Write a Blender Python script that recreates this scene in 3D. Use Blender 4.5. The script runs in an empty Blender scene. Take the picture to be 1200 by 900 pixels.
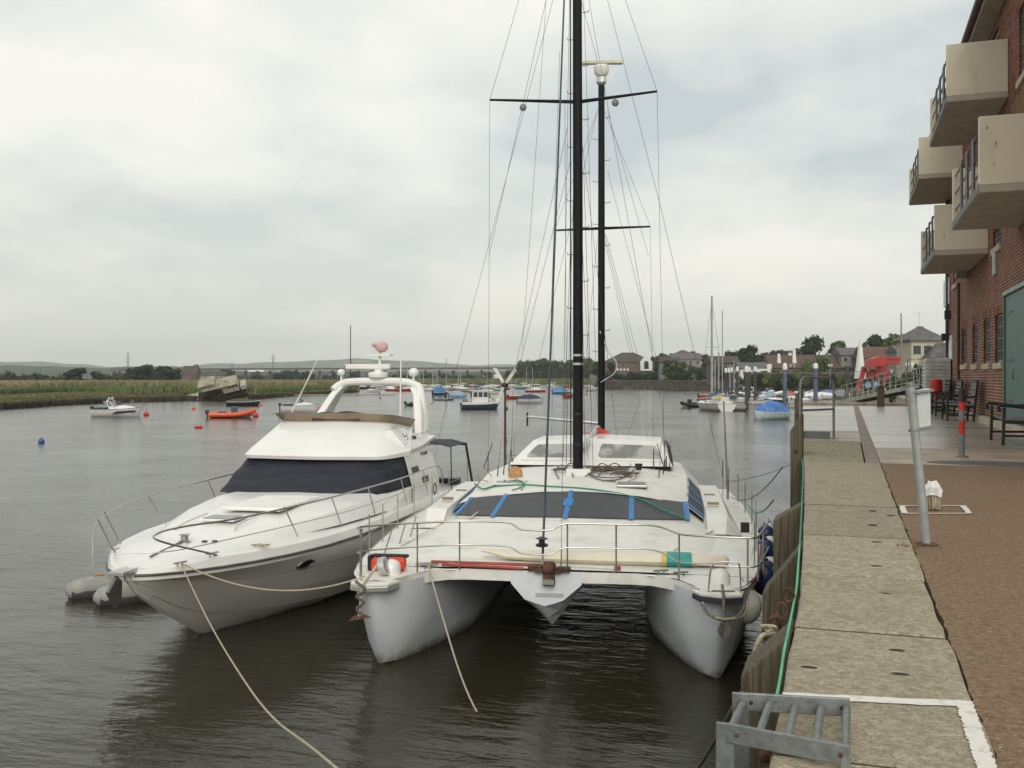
import bpy, math, random
from mathutils import Vector, Matrix
R = math.radians
SC = bpy.context.scene
COL = SC.collection
random.seed(7)

# ------------------------------------------------------------------ camera, sky, sun, exposure
EYE = Vector((0, 0, 4.45)); FPX = 1150.0; HZ = 443.0
YAW = math.atan(393 / 1150)
FW = Vector((-math.sin(YAW), math.cos(YAW), 0)); RT = Vector((math.cos(YAW), math.sin(YAW), 0))
cd = bpy.data.cameras.new('camera'); cam = bpy.data.objects.new('camera', cd); COL.objects.link(cam)
cam.location = EYE; cam.rotation_euler = (R(90), 0, YAW)
cd.sensor_width = 36; cd.lens = 36 * FPX / 1200; cd.shift_y = -7 / 1200
cd.clip_start = 0.05; cd.clip_end = 20000
SC.camera = cam
SC.view_settings.view_transform = 'Standard'; SC.view_settings.look = 'None'
SC.view_settings.gamma = 1; SC.view_settings.exposure = 0.0
SC.cycles.max_bounces = 6; SC.cycles.volume_bounces = 1

SUN_EL, SUN_AZ = R(31), R(160)      # azimuth of the bright part of the overcast, behind the camera to the right
wd = bpy.data.worlds.new('World'); SC.world = wd; wd.use_nodes = True
nt = wd.node_tree; nt.nodes.clear()
def wn(t, **k):
    n = nt.nodes.new(t)
    for a, b in k.items(): setattr(n, a, b)
    return n
sky = wn('ShaderNodeTexSky', sky_type='NISHITA', sun_disc=False); sky.sun_elevation = SUN_EL; sky.sun_rotation = R(160)
tc = wn('ShaderNodeTexCoord'); sep = wn('ShaderNodeSeparateXYZ'); nt.links.new(tc.outputs['Generated'], sep.inputs[0])
def mth(op, a, b=None):
    n = wn('ShaderNodeMath', operation=op)
    for i, x in enumerate((a, b)):
        if x is None: continue
        if isinstance(x, (int, float)): n.inputs[i].default_value = x
        else: nt.links.new(x, n.inputs[i])
    return n.outputs[0]
zc = mth('MAXIMUM', sep.outputs[2], 0.0)
zd = mth('ADD', zc, 0.30)
cx = mth('DIVIDE', sep.outputs[0], zd); cy = mth('DIVIDE', sep.outputs[1], zd)
cmb = wn('ShaderNodeCombineXYZ'); nt.links.new(cx, cmb.inputs[0]); nt.links.new(cy, cmb.inputs[1])
def noise(scale, detail, rough, off):
    mp = wn('ShaderNodeMapping'); mp.inputs['Location'].default_value = off; nt.links.new(cmb.outputs[0], mp.inputs[0])
    n = wn('ShaderNodeTexNoise'); n.inputs['Scale'].default_value = scale; n.inputs['Detail'].default_value = detail
    n.inputs['Roughness'].default_value = rough; nt.links.new(mp.outputs[0], n.inputs['Vector']); return n.outputs[0]
n1 = noise(0.75, 4, 0.45, (0.2, 3.9, 0)); n2 = noise(2.4, 6, 0.55, (0.4, 5.2, 0))
mixf = mth('ADD', mth('MULTIPLY', n1, 0.7), mth('MULTIPLY', n2, 0.3))
cr = wn('ShaderNodeValToRGB'); nt.links.new(mixf, cr.inputs[0])
e = cr.color_ramp.elements
e[0].position = 0.42; e[0].color = (0.50, 0.55, 0.555, 1)
e[1].position = 0.575; e[1].color = (0.855, 0.84, 0.775, 1)
m_ = e.new(0.48); m_.color = (0.67, 0.69, 0.66, 1)
# warm pale band low over the horizon
band = wn('ShaderNodeMapRange'); nt.links.new(zc, band.inputs[0]); band.inputs[1].default_value = 0.0; band.inputs[2].default_value = 0.22
band.inputs[3].default_value = 0.75; band.inputs[4].default_value = 0.0
mx1 = wn('ShaderNodeMix', data_type='RGBA'); nt.links.new(band.outputs[0], mx1.inputs[0])
nt.links.new(cr.outputs[0], mx1.inputs[6]); mx1.inputs[7].default_value = (0.85, 0.81, 0.69, 1)
sc_ = wn('ShaderNodeVectorMath', operation='SCALE'); nt.links.new(mx1.outputs[2], sc_.inputs[0]); sc_.inputs['Scale'].default_value = 12.4
mx2 = wn('ShaderNodeMix', data_type='RGBA'); mx2.inputs[0].default_value = 0.93
nt.links.new(sky.outputs[0], mx2.inputs[6]); nt.links.new(sc_.outputs[0], mx2.inputs[7])
bg = wn('ShaderNodeBackground'); bg.inputs[1].default_value = 0.1; nt.links.new(mx2.outputs[2], bg.inputs[0])
wo = wn('ShaderNodeOutputWorld'); nt.links.new(bg.outputs[0], wo.inputs[0])
sl = bpy.data.lights.new('sun', 'SUN'); sl.energy = 1.8; sl.angle = R(40); sl.color = (1, 0.96, 0.9)
so = bpy.data.objects.new('sun', sl); COL.objects.link(so)
sd = Vector((math.sin(R(160)) * math.cos(SUN_EL), math.cos(R(160)) * math.cos(SUN_EL), math.sin(SUN_EL)))
so.rotation_euler = sd.to_track_quat('Z', 'Y').to_euler(); so.location = (0, -20, 60)

# ------------------------------------------------------------------ helpers
def PD(px, py, D): return EYE + FW * D + RT * ((px - 600) / FPX * D) + Vector((0, 0, (HZ - py) / FPX * D))
def PZ(px, py, z): return PD(px, py, (z - EYE.z) * FPX / (HZ - py))
def GX(px, D, z=0):
    v = PD(px, HZ, D); v.z = z; return v
FACE = YAW      # rotz that turns local -Y towards the camera for far things

_m = {}
def mat(name, col, rough=0.6, metal=0.0, var=0.15, scale=3.0, bump=0.0, bscale=40.0, col2=None, stretch=(1, 1, 1), island=0.0,
        spec=0.5, stain=None, trans=0.0, coord='Object', coat=0.0, th=(0.4, 0.6), detail=5.0, speck=None, objvar=0.0):
    """stain=(colour, z_lo, z_hi, threshold): patchy marks that thin out between two object-space heights."""
    if name in _m: return _m[name]
    m = bpy.data.materials.new(name); m.use_nodes = True; t = m.node_tree; b = t.nodes['Principled BSDF']
    L = t.links.new
    def N(ty, **k):
        n = t.nodes.new(ty)
        for a, c in k.items(): setattr(n, a, c)
        return n
    tc = N('ShaderNodeTexCoord'); mp = N('ShaderNodeMapping'); L(tc.outputs[coord], mp.inputs[0]); mp.inputs['Scale'].default_value = stretch
    no = N('ShaderNodeTexNoise'); no.inputs['Scale'].default_value = scale; no.inputs['Detail'].default_value = detail; no.inputs['Roughness'].default_value = 0.6
    L(mp.outputs[0], no.inputs['Vector'])
    r = N('ShaderNodeMapRange'); L(no.outputs[0], r.inputs[0]); r.inputs[1].default_value = th[0]; r.inputs[2].default_value = th[1]
    mx = N('ShaderNodeMix', data_type='RGBA'); L(r.outputs[0], mx.inputs[0])
    c2 = col2 if col2 else tuple(min(1, c * (1 + var)) for c in col)
    mx.inputs[6].default_value = tuple(c * (1 - var) if not col2 else c for c in col) + (1,); mx.inputs[7].default_value = tuple(c2) + (1,)
    out = mx.outputs[2]
    if speck:      # (colour, scale, low, high): fine grains
        n3 = N('ShaderNodeTexNoise'); n3.inputs['Scale'].default_value = speck[1]; n3.inputs['Detail'].default_value = 3; L(mp.outputs[0], n3.inputs['Vector'])
        r3 = N('ShaderNodeMapRange'); L(n3.outputs[0], r3.inputs[0]); r3.inputs[1].default_value = speck[2]; r3.inputs[2].default_value = speck[3]
        m3 = N('ShaderNodeMix', data_type='RGBA'); L(r3.outputs[0], m3.inputs[0]); L(out, m3.inputs[6]); m3.inputs[7].default_value = tuple(speck[0]) + (1,); out = m3.outputs[2]
    if objvar:
        oi = N('ShaderNodeObjectInfo'); vr = N('ShaderNodeMapRange'); L(oi.outputs['Random'], vr.inputs[0]); vr.inputs[3].default_value = 1 - objvar; vr.inputs[4].default_value = 1 + objvar
        s = N('ShaderNodeVectorMath', operation='SCALE'); L(out, s.inputs[0]); L(vr.outputs[0], s.inputs['Scale']); out = s.outputs[0]
    if island:
        g = N('ShaderNodeNewGeometry'); ir = N('ShaderNodeMapRange'); L(g.outputs['Random Per Island'], ir.inputs[0])
        ir.inputs[3].default_value = 1 - island; ir.inputs[4].default_value = 1 + island
        s = N('ShaderNodeVectorMath', operation='SCALE'); L(out, s.inputs[0]); L(ir.outputs[0], s.inputs['Scale']); out = s.outputs[0]
    if stain:
        sc, z0, z1, th_ = stain
        sp = N('ShaderNodeSeparateXYZ'); L(tc.outputs[coord], sp.inputs[0])
        zr = N('ShaderNodeMapRange'); L(sp.outputs[2], zr.inputs[0]); zr.inputs[1].default_value = z0; zr.inputs[2].default_value = z1
        zr.inputs[3].default_value = 1; zr.inputs[4].default_value = 0
        n2 = N('ShaderNodeTexNoise'); n2.inputs['Scale'].default_value = 7; n2.inputs['Detail'].default_value = 8; n2.inputs['Roughness'].default_value = .7
        mp2 = N('ShaderNodeMapping'); L(tc.outputs[coord], mp2.inputs[0]); mp2.inputs['Scale'].default_value = (1, 1, .45); L(mp2.outputs[0], n2.inputs['Vector'])
        ad = N('ShaderNodeMath', operation='ADD'); L(n2.outputs[0], ad.inputs[0]); L(zr.outputs[0], ad.inputs[1])
        rr = N('ShaderNodeMapRange'); L(ad.outputs[0], rr.inputs[0]); rr.inputs[1].default_value = th_; rr.inputs[2].default_value = th_ + .3
        rr.inputs[4].default_value = .8
        m2 = N('ShaderNodeMix', data_type='RGBA'); L(rr.outputs[0], m2.inputs[0]); L(out, m2.inputs[6]); m2.inputs[7].default_value = tuple(sc) + (1,); out = m2.outputs[2]
    L(out, b.inputs['Base Color'])
    b.inputs['Roughness'].default_value = rough; b.inputs['Metallic'].default_value = metal
    b.inputs['Specular IOR Level'].default_value = spec; b.inputs['Coat Weight'].default_value = coat
    if trans: b.inputs['Transmission Weight'].default_value = trans
    if bump:
        nb = N('ShaderNodeTexNoise'); nb.inputs['Scale'].default_value = bscale; nb.inputs['Detail'].default_value = 4; L(mp.outputs[0], nb.inputs['Vector'])
        bp = N('ShaderNodeBump'); bp.inputs['Strength'].default_value = bump; bp.inputs['Distance'].default_value = .02 if bscale > 2 else .12
        L(nb.outputs[0], bp.inputs['Height']); L(bp.outputs[0], b.inputs['Normal'])
    _m[name] = m; return m

class MB:
    def __init__(s): s.v = []; s.f = []
    def add(s, v, f):
        n = len(s.v); s.v += [tuple(p) for p in v]; s.f += [tuple(i + n for i in q) for q in f]; return s
    def box(s, c, d, rz=0, M=None):
        x, y, z = d[0] / 2, d[1] / 2, d[2] / 2
        v = [Vector((a * x, b * y, e * z)) for e in (-1, 1) for a, b in ((-1, -1), (1, -1), (1, 1), (-1, 1))]
        if M is None: M = Matrix.Rotation(rz, 3, 'Z')
        v = [M @ p + Vector(c) for p in v]
        return s.add(v, [(0, 3, 2, 1), (4, 5, 6, 7), (0, 1, 5, 4), (1, 2, 6, 5), (2, 3, 7, 6), (3, 0, 4, 7)])
    def mm(s, a, b): return s.box([(a[i] + b[i]) / 2 for i in range(3)], [abs(b[i] - a[i]) for i in range(3)])
    def bar(s, a, b, w, h):      # rectangular beam from a to b
        a, b = Vector(a), Vector(b); d = b - a; q = d.to_track_quat('Y', 'Z').to_matrix()
        return s.box((a + b) / 2, (w, d.length, h), M=q)
    def tube(s, pts, r, n=6, closed=False, cap=True):
        P = [Vector(p) for p in pts]; k = len(P); up = None; rings = []
        rr = r if isinstance(r, (list, tuple)) else [r] * k
        for i, p in enumerate(P):
            if closed: t = P[(i + 1) % k] - P[i - 1]
            else: t = P[min(i + 1, k - 1)] - P[max(i - 1, 0)]
            if t.length < 1e-9: t = Vector((0, 0, 1))
            t.normalize()
            if up is None:
                up = Vector((0, 0, 1)) if abs(t.z) < .9 else Vector((1, 0, 0))
            a = t.cross(up)
            if a.length < 1e-6: a = t.orthogonal()
            a.normalize(); up = a.cross(t).normalized()
            rings.append([p + (a * math.cos(j * 2 * math.pi / n) + up * math.sin(j * 2 * math.pi / n)) * rr[i] for j in range(n)])
        return s.loft(rings, ring=True, caps=(cap and not closed), closed=closed)
    def loft(s, secs, ring=False, caps=False, closed=False):
        k = len(secs); n = len(secs[0]); v = [p for q in secs for p in q]; f = []
        for i in range(k if closed else k - 1):
            for j in range(n if ring else n - 1):
                a = i * n + j; b = i * n + (j + 1) % n; c = ((i + 1) % k) * n + (j + 1) % n; d = ((i + 1) % k) * n + j
                f.append((a, b, c, d))
        if caps: f.append(tuple(range(n - 1, -1, -1))); f.append(tuple((k - 1) * n + j for j in range(n)))
        return s.add(v, f)
    def lathe(s, prof, c=(0, 0, 0), n=12, M=None):
        secs = []
        for r, z in prof:
            secs.append([Vector((max(r, 1e-4) * math.cos(j * 2 * math.pi / n), max(r, 1e-4) * math.sin(j * 2 * math.pi / n), z)) for j in range(n)])
        secs = [[(M @ p if M else p) + Vector(c) for p in q] for q in secs]
        return s.loft(secs, ring=True, caps=True)
    def ball(s, c, r, n=12, sq=(1, 1, 1)):
        k = max(4, n // 2); secs = []
        for i in range(k + 1):
            t = math.pi * i / k
            secs.append([Vector((c[0] + sq[0] * r * max(math.sin(t), 1e-3) * math.cos(j * 2 * math.pi / n), c[1] + sq[1] * r * max(math.sin(t), 1e-3) * math.sin(j * 2 * math.pi / n), c[2] - sq[2] * r * math.cos(t))) for j in range(n)])
        return s.loft(secs, ring=True, caps=True)
    def prism(s, poly, z0, z1):
        n = len(poly); v = [(x, y, z0) for x, y in poly] + [(x, y, z1) for x, y in poly]
        return s.add(v, [tuple(range(n - 1, -1, -1)), tuple(range(n, 2 * n))] + [(i, (i + 1) % n, n + (i + 1) % n, n + i) for i in range(n)])
    def slab(s, pts, t):     # a panel through 3D points, thickness t along its normal
        P = [Vector(p) for p in pts]; nn = Vector((0, 0, 0))
        for i in range(len(P)): nn += (P[i] - P[0]).cross(P[(i + 1) % len(P)] - P[0])
        nn.normalize(); n = len(P); v = P + [p + nn * t for p in P]
        return s.add(v, [tuple(range(n - 1, -1, -1)), tuple(range(n, 2 * n))] + [(i, (i + 1) % n, n + (i + 1) % n, n + i) for i in range(n)])
    def build(s, name, m, parent=None, smooth=False, sharp=35, bevel=0, label=None, fix=False):
        me = bpy.data.meshes.new(name); me.from_pydata(s.v, [], s.f)
        if fix:
            import bmesh
            bm = bmesh.new(); bm.from_mesh(me); bmesh.ops.recalc_face_normals(bm, faces=bm.faces); bm.to_mesh(me); bm.free()
        me.materials.append(m); me.update()
        if smooth: me.shade_smooth(); me.set_sharp_from_angle(angle=R(sharp))
        o = bpy.data.objects.new(name, me); COL.objects.link(o)
        if parent: o.parent = parent
        if bevel:
            b = o.modifiers.new('bevel', 'BEVEL'); b.width = bevel; b.segments = 2; b.limit_method = 'ANGLE'
        if label: o['label'] = label
        return o

def thing(name, label, cat, loc=(0, 0, 0), rz=0, group=None):
    o = bpy.data.objects.new(name, None); o.empty_display_size = .3; COL.objects.link(o); o.location = loc; o.rotation_euler = (0, 0, rz)
    return tag(o, label, cat, group)
def tag(o, label, cat, group=None):
    o['label'] = label; o['category'] = cat
    if group: o['group'] = group
    return o
def struct(o): o['kind'] = 'structure'; return o
def stuff(o, label=None, cat=None):
    o['kind'] = 'stuff'
    if label: o['label'] = label
    if cat: o['category'] = cat
    return o
def dup(root, loc, rz=None, label=None, sc=None):
    kids = {}
    for ch in list(root.children): kids[ch] = list(ch.children)
    r = root.copy(); COL.objects.link(r); r.location = loc
    if rz is not None: r.rotation_euler = (0, 0, rz)
    if sc: r.scale = sc if isinstance(sc, (tuple, list)) else (sc, sc, sc)
    if label: r['label'] = label
    for ch, gs in kids.items():
        c = ch.copy(); COL.objects.link(c); c.parent = r
        for g in gs:
            d = g.copy(); COL.objects.link(d); d.parent = c
    return r
def sag(a, b, s, n=12):
    a, b = Vector(a), Vector(b)
    return [a.lerp(b, i / n) - Vector((0, 0, s * 4 * (i / n) * (1 - i / n))) for i in range(n + 1)]
def smooth_pts(pts, k=6):    # Catmull-Rom
    P = [Vector(p) for p in pts]; P = [P[0] * 2 - P[1]] + P + [P[-1] * 2 - P[-2]]; out = []
    for i in range(1, len(P) - 2):
        for j in range(k):
            t = j / k; a, b, c, d = P[i - 1], P[i], P[i + 1], P[i + 2]
            out.append(.5 * ((2 * b) + (c - a) * t + (2 * a - 5 * b + 4 * c - d) * t * t + (3 * b - a - 3 * c + d) * t ** 3))
    return out + [P[-2]]

# ------------------------------------------------------------------ materials
GRP = mat('gelcoat_white', (.78, .77, .73), .28, var=.03, scale=1.2, coat=.2)
GRP2 = mat('weathered_white_deck', (.76, .745, .69), .5, col2=(.56, .53, .44), scale=2.2, th=(.50, .78), detail=9, bump=.08, bscale=50, speck=((.30, .27, .2), 34, .70, .78))
HULLM = mat('motor_yacht_hull', (.80, .78, .72), .25, var=.03, scale=1, coat=.25, stain=((.24, .21, .12), -.05, .20, 1.12))
HULLC = mat('catamaran_hull', (.62, .64, .66), .4, col2=(.50, .52, .53), scale=1.5, th=(.45, .8), detail=9, stain=((.20, .18, .09), -.10, .55, 1.08))
STEEL = mat('stainless_tube', (.46, .45, .42), .38, 1, var=.08)
GALV = mat('galvanised_steel', (.21, .225, .22), .55, .55, var=.16, scale=14, bump=.15, speck=((.09, .07, .05), 120, .66, .72))
RUSTY = mat('rusty_iron', (.10, .05, .03), .85, .2, var=.4, scale=12, bump=.3)
WIRE = mat('rigging_wire', (.12, .12, .12), .4, .6)
BLACK = mat('black_paint', (.02, .02, .022), .4, var=.2)
BLKRUB = mat('black_rubber', (.02, .02, .02), .7)
MAST = mat('black_mast_coating', (.010, .010, .011), .6, var=.25, scale=6, spec=.2)
NAVY = mat('navy_canvas', (.010, .012, .022), .7, var=.25, scale=4, bump=1.0, bscale=1.6, stretch=(.7, 1, 2.2))
SMOKE = mat('smoked_plastic', (.25, .19, .125), .2, var=.15, scale=2)
GLASSD = mat('dark_glass', (.03, .035, .038), .08, var=.2)
GLASSG = mat('grey_glass', (.20, .20, .19), .12, col2=(.42, .42, .40), scale=1.2, th=(.46, .54))
GREYWIN = mat('grey_window_cover', (.055, .058, .065), .55, var=.1, scale=5, bump=.1)
TAPE = mat('blue_tape', (.03, .19, .46), .5, var=.12, scale=9)
ROPE = mat('pale_rope', (.42, .37, .26), .85, var=.2, scale=40, bump=.4, bscale=180)
ROPEG = mat('green_rope', (.03, .22, .15), .7, var=.2, scale=30)
ROPED = mat('dark_rope', (.12, .10, .08), .9, var=.2, scale=40)
RED = mat('red_paint', (.55, .03, .02), .4, var=.15)
REDF = mat('faded_red', (.34, .055, .04), .6, var=.2)
ORANGE = mat('orange_tube', (.65, .10, .03), .5, var=.1)
WOODM = mat('varnished_cork', (.42, .22, .08), .6, var=.2, scale=20)
CREAMB = mat('cream_board', (.72, .65, .52), .5, var=.06)
TEAL = mat('teal_band', (.03, .30, .27), .5)
GREYF = mat('grey_inflatable', (.30, .29, .26), .7, var=.12, scale=4, bump=.1)
BLUEF = mat('navy_fender', (.02, .035, .11), .35, var=.2)
WHITEF = mat('white_fender', (.62, .60, .53), .45, var=.1, scale=4)
TIMBER = mat('weathered_timber', (.075, .062, .038), .9, col2=(.15, .128, .082), scale=6, stretch=(9, 9, .3), bump=.5, bscale=14, stain=((.07, .085, .05), -4, -.5, .75))
ALU = mat('aluminium', (.55, .55, .53), .35, .7, var=.1)
# ------------------------------------------------------------------ water, ground, quay
def water_mat():
    m = bpy.data.materials.new('river_water'); m.use_nodes = True; t = m.node_tree; b = t.nodes['Principled BSDF']; L = t.links.new
    b.inputs['Roughness'].default_value = .12; b.inputs['IOR'].default_value = 1.33
    tc = t.nodes.new('ShaderNodeTexCoord')
    def nz(sc, det, rot, st, w):
        mp = t.nodes.new('ShaderNodeMapping'); mp.inputs['Rotation'].default_value = (0, 0, rot); mp.inputs['Scale'].default_value = st
        L(tc.outputs['Object'], mp.inputs[0]); n = t.nodes.new('ShaderNodeTexNoise'); n.inputs['Scale'].default_value = sc
        n.inputs['Detail'].default_value = det; n.inputs['Roughness'].default_value = .55; L(mp.outputs[0], n.inputs['Vector'])
        k = t.nodes.new('ShaderNodeMath'); k.operation = 'MULTIPLY'; L(n.outputs[0], k.inputs[0]); k.inputs[1].default_value = w; return k.outputs[0]
    def add(a, c):
        k = t.nodes.new('ShaderNodeMath'); L(a, k.inputs[0]); L(c, k.inputs[1]); return k.outputs[0]
    h = add(add(nz(1.6, 4, -YAW + .12, (.5, 1.4, 1), .050), nz(5.0, 4, -YAW - .2, (.6, 1.4, 1), .017)), nz(.35, 2, .5, (1, 1, 1), .08))
    pn = t.nodes.new('ShaderNodeTexNoise'); pn.inputs['Scale'].default_value = .09; pn.inputs['Detail'].default_value = 3; L(tc.outputs['Object'], pn.inputs['Vector'])
    pr = t.nodes.new('ShaderNodeMapRange'); L(pn.outputs[0], pr.inputs[0]); pr.inputs[1].default_value = .38; pr.inputs[2].default_value = .62; pr.inputs[3].default_value = .55; pr.inputs[4].default_value = 1.25
    pm = t.nodes.new('ShaderNodeMath'); pm.operation = 'MULTIPLY'; L(h, pm.inputs[0]); L(pr.outputs[0], pm.inputs[1]); h = pm.outputs[0]
    bp = t.nodes.new('ShaderNodeBump'); bp.inputs['Strength'].default_value = 1; bp.inputs['Distance'].default_value = 1.0
    L(h, bp.inputs['Height']); L(bp.outputs[0], b.inputs['Normal'])
    no = t.nodes.new('ShaderNodeTexNoise'); no.inputs['Scale'].default_value = .05; L(tc.outputs['Object'], no.inputs['Vector'])
    mx = t.nodes.new('ShaderNodeMix'); mx.data_type = 'RGBA'; L(no.outputs[0], mx.inputs[0])
    mx.inputs[6].default_value = (.020, .018, .009, 1); mx.inputs[7].default_value = (.032, .029, .015, 1); L(mx.outputs[2], b.inputs['Base Color'])
    return m
struct(MB().add([(-6000, -200, 0), (6000, -200, 0), (6000, 6400, 0), (-6000, 6400, 0)], [(0, 1, 2, 3)]).build('river_water', water_mat()))

QT = 3.30
EDGE = [(-4, -.21), (3, -.22), (5.5, -.24), (7, -.29), (9, -.36), (12.7, -.50), (17.5, -.73), (30, -1.27), (43.5, -1.78)]
def edge(y):
    for (a, b), (c, d) in zip(EDGE, EDGE[1:]):
        if y <= c: return b + (d - b) * (y - a) / (c - a)
    return EDGE[-1][1]
M_MOSS_SHADE = mat('moss_and_hole_shade', (.02, .02, .012), .95, col2=(.05, .045, .025), scale=15, bump=1)
M_GRAN = mat('speckled_granite', (.28, .24, .165), .85, col2=(.46, .40, .295), scale=26, detail=9, bump=.9, bscale=70, th=(.36, .66), objvar=.11, speck=((.14, .115, .08), 80, .58, .68), stain=((.17, .15, .07), 2.3, 4.3, 1.0))
M_GRANW = mat('algae_stained_granite', (.20, .19, .11), .8, col2=(.35, .31, .22), scale=16, bump=.6, bscale=80)
M_TAR = mat('brown_tarmac', (.135, .082, .042), .8, col2=(.29, .185, .105), scale=30, detail=10, bump=1.0, bscale=70, th=(.33, .68), speck=((.42, .34, .24), 62, .63, .70), stain=((.24, .19, .10), 2.3, 4.3, 1.0))
M_CONC = mat('wet_concrete', (.22, .185, .14), .24, col2=(.50, .455, .38), scale=.7, bump=.12, bscale=14, stretch=(.25, 1.6, 1), th=(.3, .7))
M_CONCD = mat('damp_concrete', (.27, .21, .145), .5, col2=(.44, .36, .27), scale=1.2, bump=.2, bscale=20)
M_STRIP = mat('brown_drain_strip', (.17, .12, .095), .6, col2=(.26, .19, .15), scale=8, bump=.3)
M_WALLQ = mat('quay_masonry', (.10, .09, .065), .9, var=.4, scale=3, bump=.6, bscale=12)
M_LINE = mat('worn_white_paint', (.70, .68, .62), .7, col2=(.48, .44, .36), scale=28, detail=8, th=(.52, .7))
M_MOSS_SHADE = mat('moss_and_hole_shade', (.02, .02, .012), .95, col2=(.05, .045, .025), scale=15, bump=1)
# body of the quay
poly = [(edge(y) + .03, y) for y in (-4, 3, 5.5, 7, 9, 12.7, 17.5, 30, 43.5)] + [(60, 43.5), (60, -4)]
struct(MB().prism(poly, -2.5, 2.96).build('quay_body', M_WALLQ))
# coping, one stone at a time
cop = thing('quay_coping', 'row of speckled granite coping stones along the quay edge', 'coping', (0, 0, 0))
def pY(y, x=960):
    D = 1.15 * FPX / (y - HZ); return D * (math.cos(YAW) + math.sin(YAW) * (x - 600) / FPX)
cuts = [-1.6, -.1, 1.35, pY(889), pY(736), pY(672.5), pY(626), pY(590.5), pY(565), pY(541)]
rnd = random.Random(3)
for a, b in zip(cuts, cuts[1:]):
    g = .010 + .008 * rnd.random(); xr = .421 + rnd.uniform(-.006, .006); dz = rnd.uniform(-.006, .004)
    n = 7; L_ = []
    ys = [a + g + (b - a - 2 * g) * i / n for i in range(n + 1)]
    pl = [(edge(y) + rnd.uniform(-.004, .004), y) for y in ys] + [(xr + rnd.uniform(-.007, .007), y) for y in reversed(ys)]
    MB().prism(pl, 2.93, QT + dz).build('stone', M_GRAN, cop, bevel=.012)
    MB().mm((edge(b) + .012, b - .019, 2.9), (.41, b + .019, QT - .007)).build('dirt_joint', M_MOSS_SHADE, cop)
cop2 = thing('worn_coping_slab', 'greenish worn coping slabs by the hoop handrail', 'coping', (0, 0, 0))
for a, b in ((pY(541) + .01, 15.0), (15.01, pY(516))):
    MB().prism([(edge(a), a), (edge(b), b), (.22, b), (.22, a)], 2.93, QT - .004).build('slab', M_GRANW, cop2, bevel=.01)
for i in range(7):
    a = pY(516) + .01 + i * 3.65; b = a + 3.64
    MB().prism([(edge(a), a), (edge(b), b), (.24, b), (.24, a)], 2.93, QT - .002).build('slab', M_CONCD if i < 1 else M_CONC, cop2, bevel=.01)
y0 = pY(541)
struct(MB().prism([(14, -4), (14, y0)] + [(.428 + rnd.uniform(-.008, .008), y0 - (y0 + 4) * i / 230) for i in range(231)], 2.9, QT - .004).build('tarmac', M_TAR))
struct(MB().mm((.39, -4, 2.9), (.46, y0 - .01, QT - .022)).build('mossy_joint', M_MOSS_SHADE))
struct(MB().mm((.24, y0 + .005, 2.9), (.425, 43.4, QT - .012)).build('drain_strip', M_STRIP))
# concrete apron, poured in bays
ap = struct(MB().mm((.43, y0 + .012, 2.9), (3.26, y0 + 3.2, QT)).build('concrete_apron', M_CONCD))
bays = [y0 + 3.21, 21, 26, 31, 36, 43.4]
for k, (a, b) in enumerate(zip(bays, bays[1:])):
    struct(MB().mm((.43, a, 2.9), (3.26 if b < 40 else 3.26, b - .012, QT + .001)).build('concrete_apron', M_CONC))
struct(MB().mm((3.3, 39.6, 2.9), (30, 43.4, QT - .003)).build('yard_ground', M_CONC))
struct(MB().mm((3.262, 8, 2.9), (3.44, 39.5, QT + .16)).build('building_kerb', mat('pale_kerb', (.42, .36, .25), .8, col2=(.50, .44, .33), scale=3, bump=.3), bevel=.015))
struct(MB().mm((-1.8, 43.42, 2.6), (16, 43.8, QT + .12)).build('end_kerb', M_CONCD, bevel=.02))
# thin dark cracks with weeds along the joint
M_WEED = mat('joint_weeds', (.035, .035, .015), .9, col2=(.16, .09, .03), scale=9, island=.3)
w = MB(); rr = random.Random(11)
for i in range(1500):
    y = rr.choice([rr.uniform(1.5, y0), rr.gauss(pY(640, 1060), .25), rr.uniform(5, 9)])
    if not 1.2 < y < y0: continue
    x = .425 + rr.gauss(0, .012); h = rr.uniform(.001, .010) * (2.2 if abs(y - pY(640, 1060)) < .2 else 1); a = rr.uniform(0, 6.28)
    dx, dy = math.cos(a) * .004, math.sin(a) * .004; lx, ly = rr.gauss(0, .014), rr.gauss(0, .014)
    w.add([(x - dx, y - dy, QT - .03), (x + dx, y + dy, QT - .03), (x + lx, y + ly, QT - .015 + h)], [(0, 1, 2)])
for c in cuts[2:]:
    for i in range(90):
        x = edge(c) + (.42 - edge(c)) * rr.random() ** 1.7; h = rr.uniform(-.006, .004)
        w.add([(x - .006, c, QT - .03), (x + .006, c + .002, QT - .03), (x + rr.gauss(0, .006), c + rr.gauss(0, .008), QT + h)], [(0, 1, 2)])
stuff(w.build('joint_weeds', M_WEED), 'small dry weeds growing in the joints of the quay paving', 'weeds')
# small holes in the stones, their shadow painted as flat dark discs
sl_ = MB()
for px, py in ((1022, 598.5), (1044, 604), (1022.5, 615), (1027.5, 635), (1027, 663), (1037.5, 695.5), (1051, 762), (1055, 790), (948, 782)):
    p = PZ(px, py, QT); sl_.lathe([(.022, 0), (.022, .0035), (.016, .004)], (p.x, p.y, QT - .002), 10, Matrix.Diagonal((1.5, .75, 1)))
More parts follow.
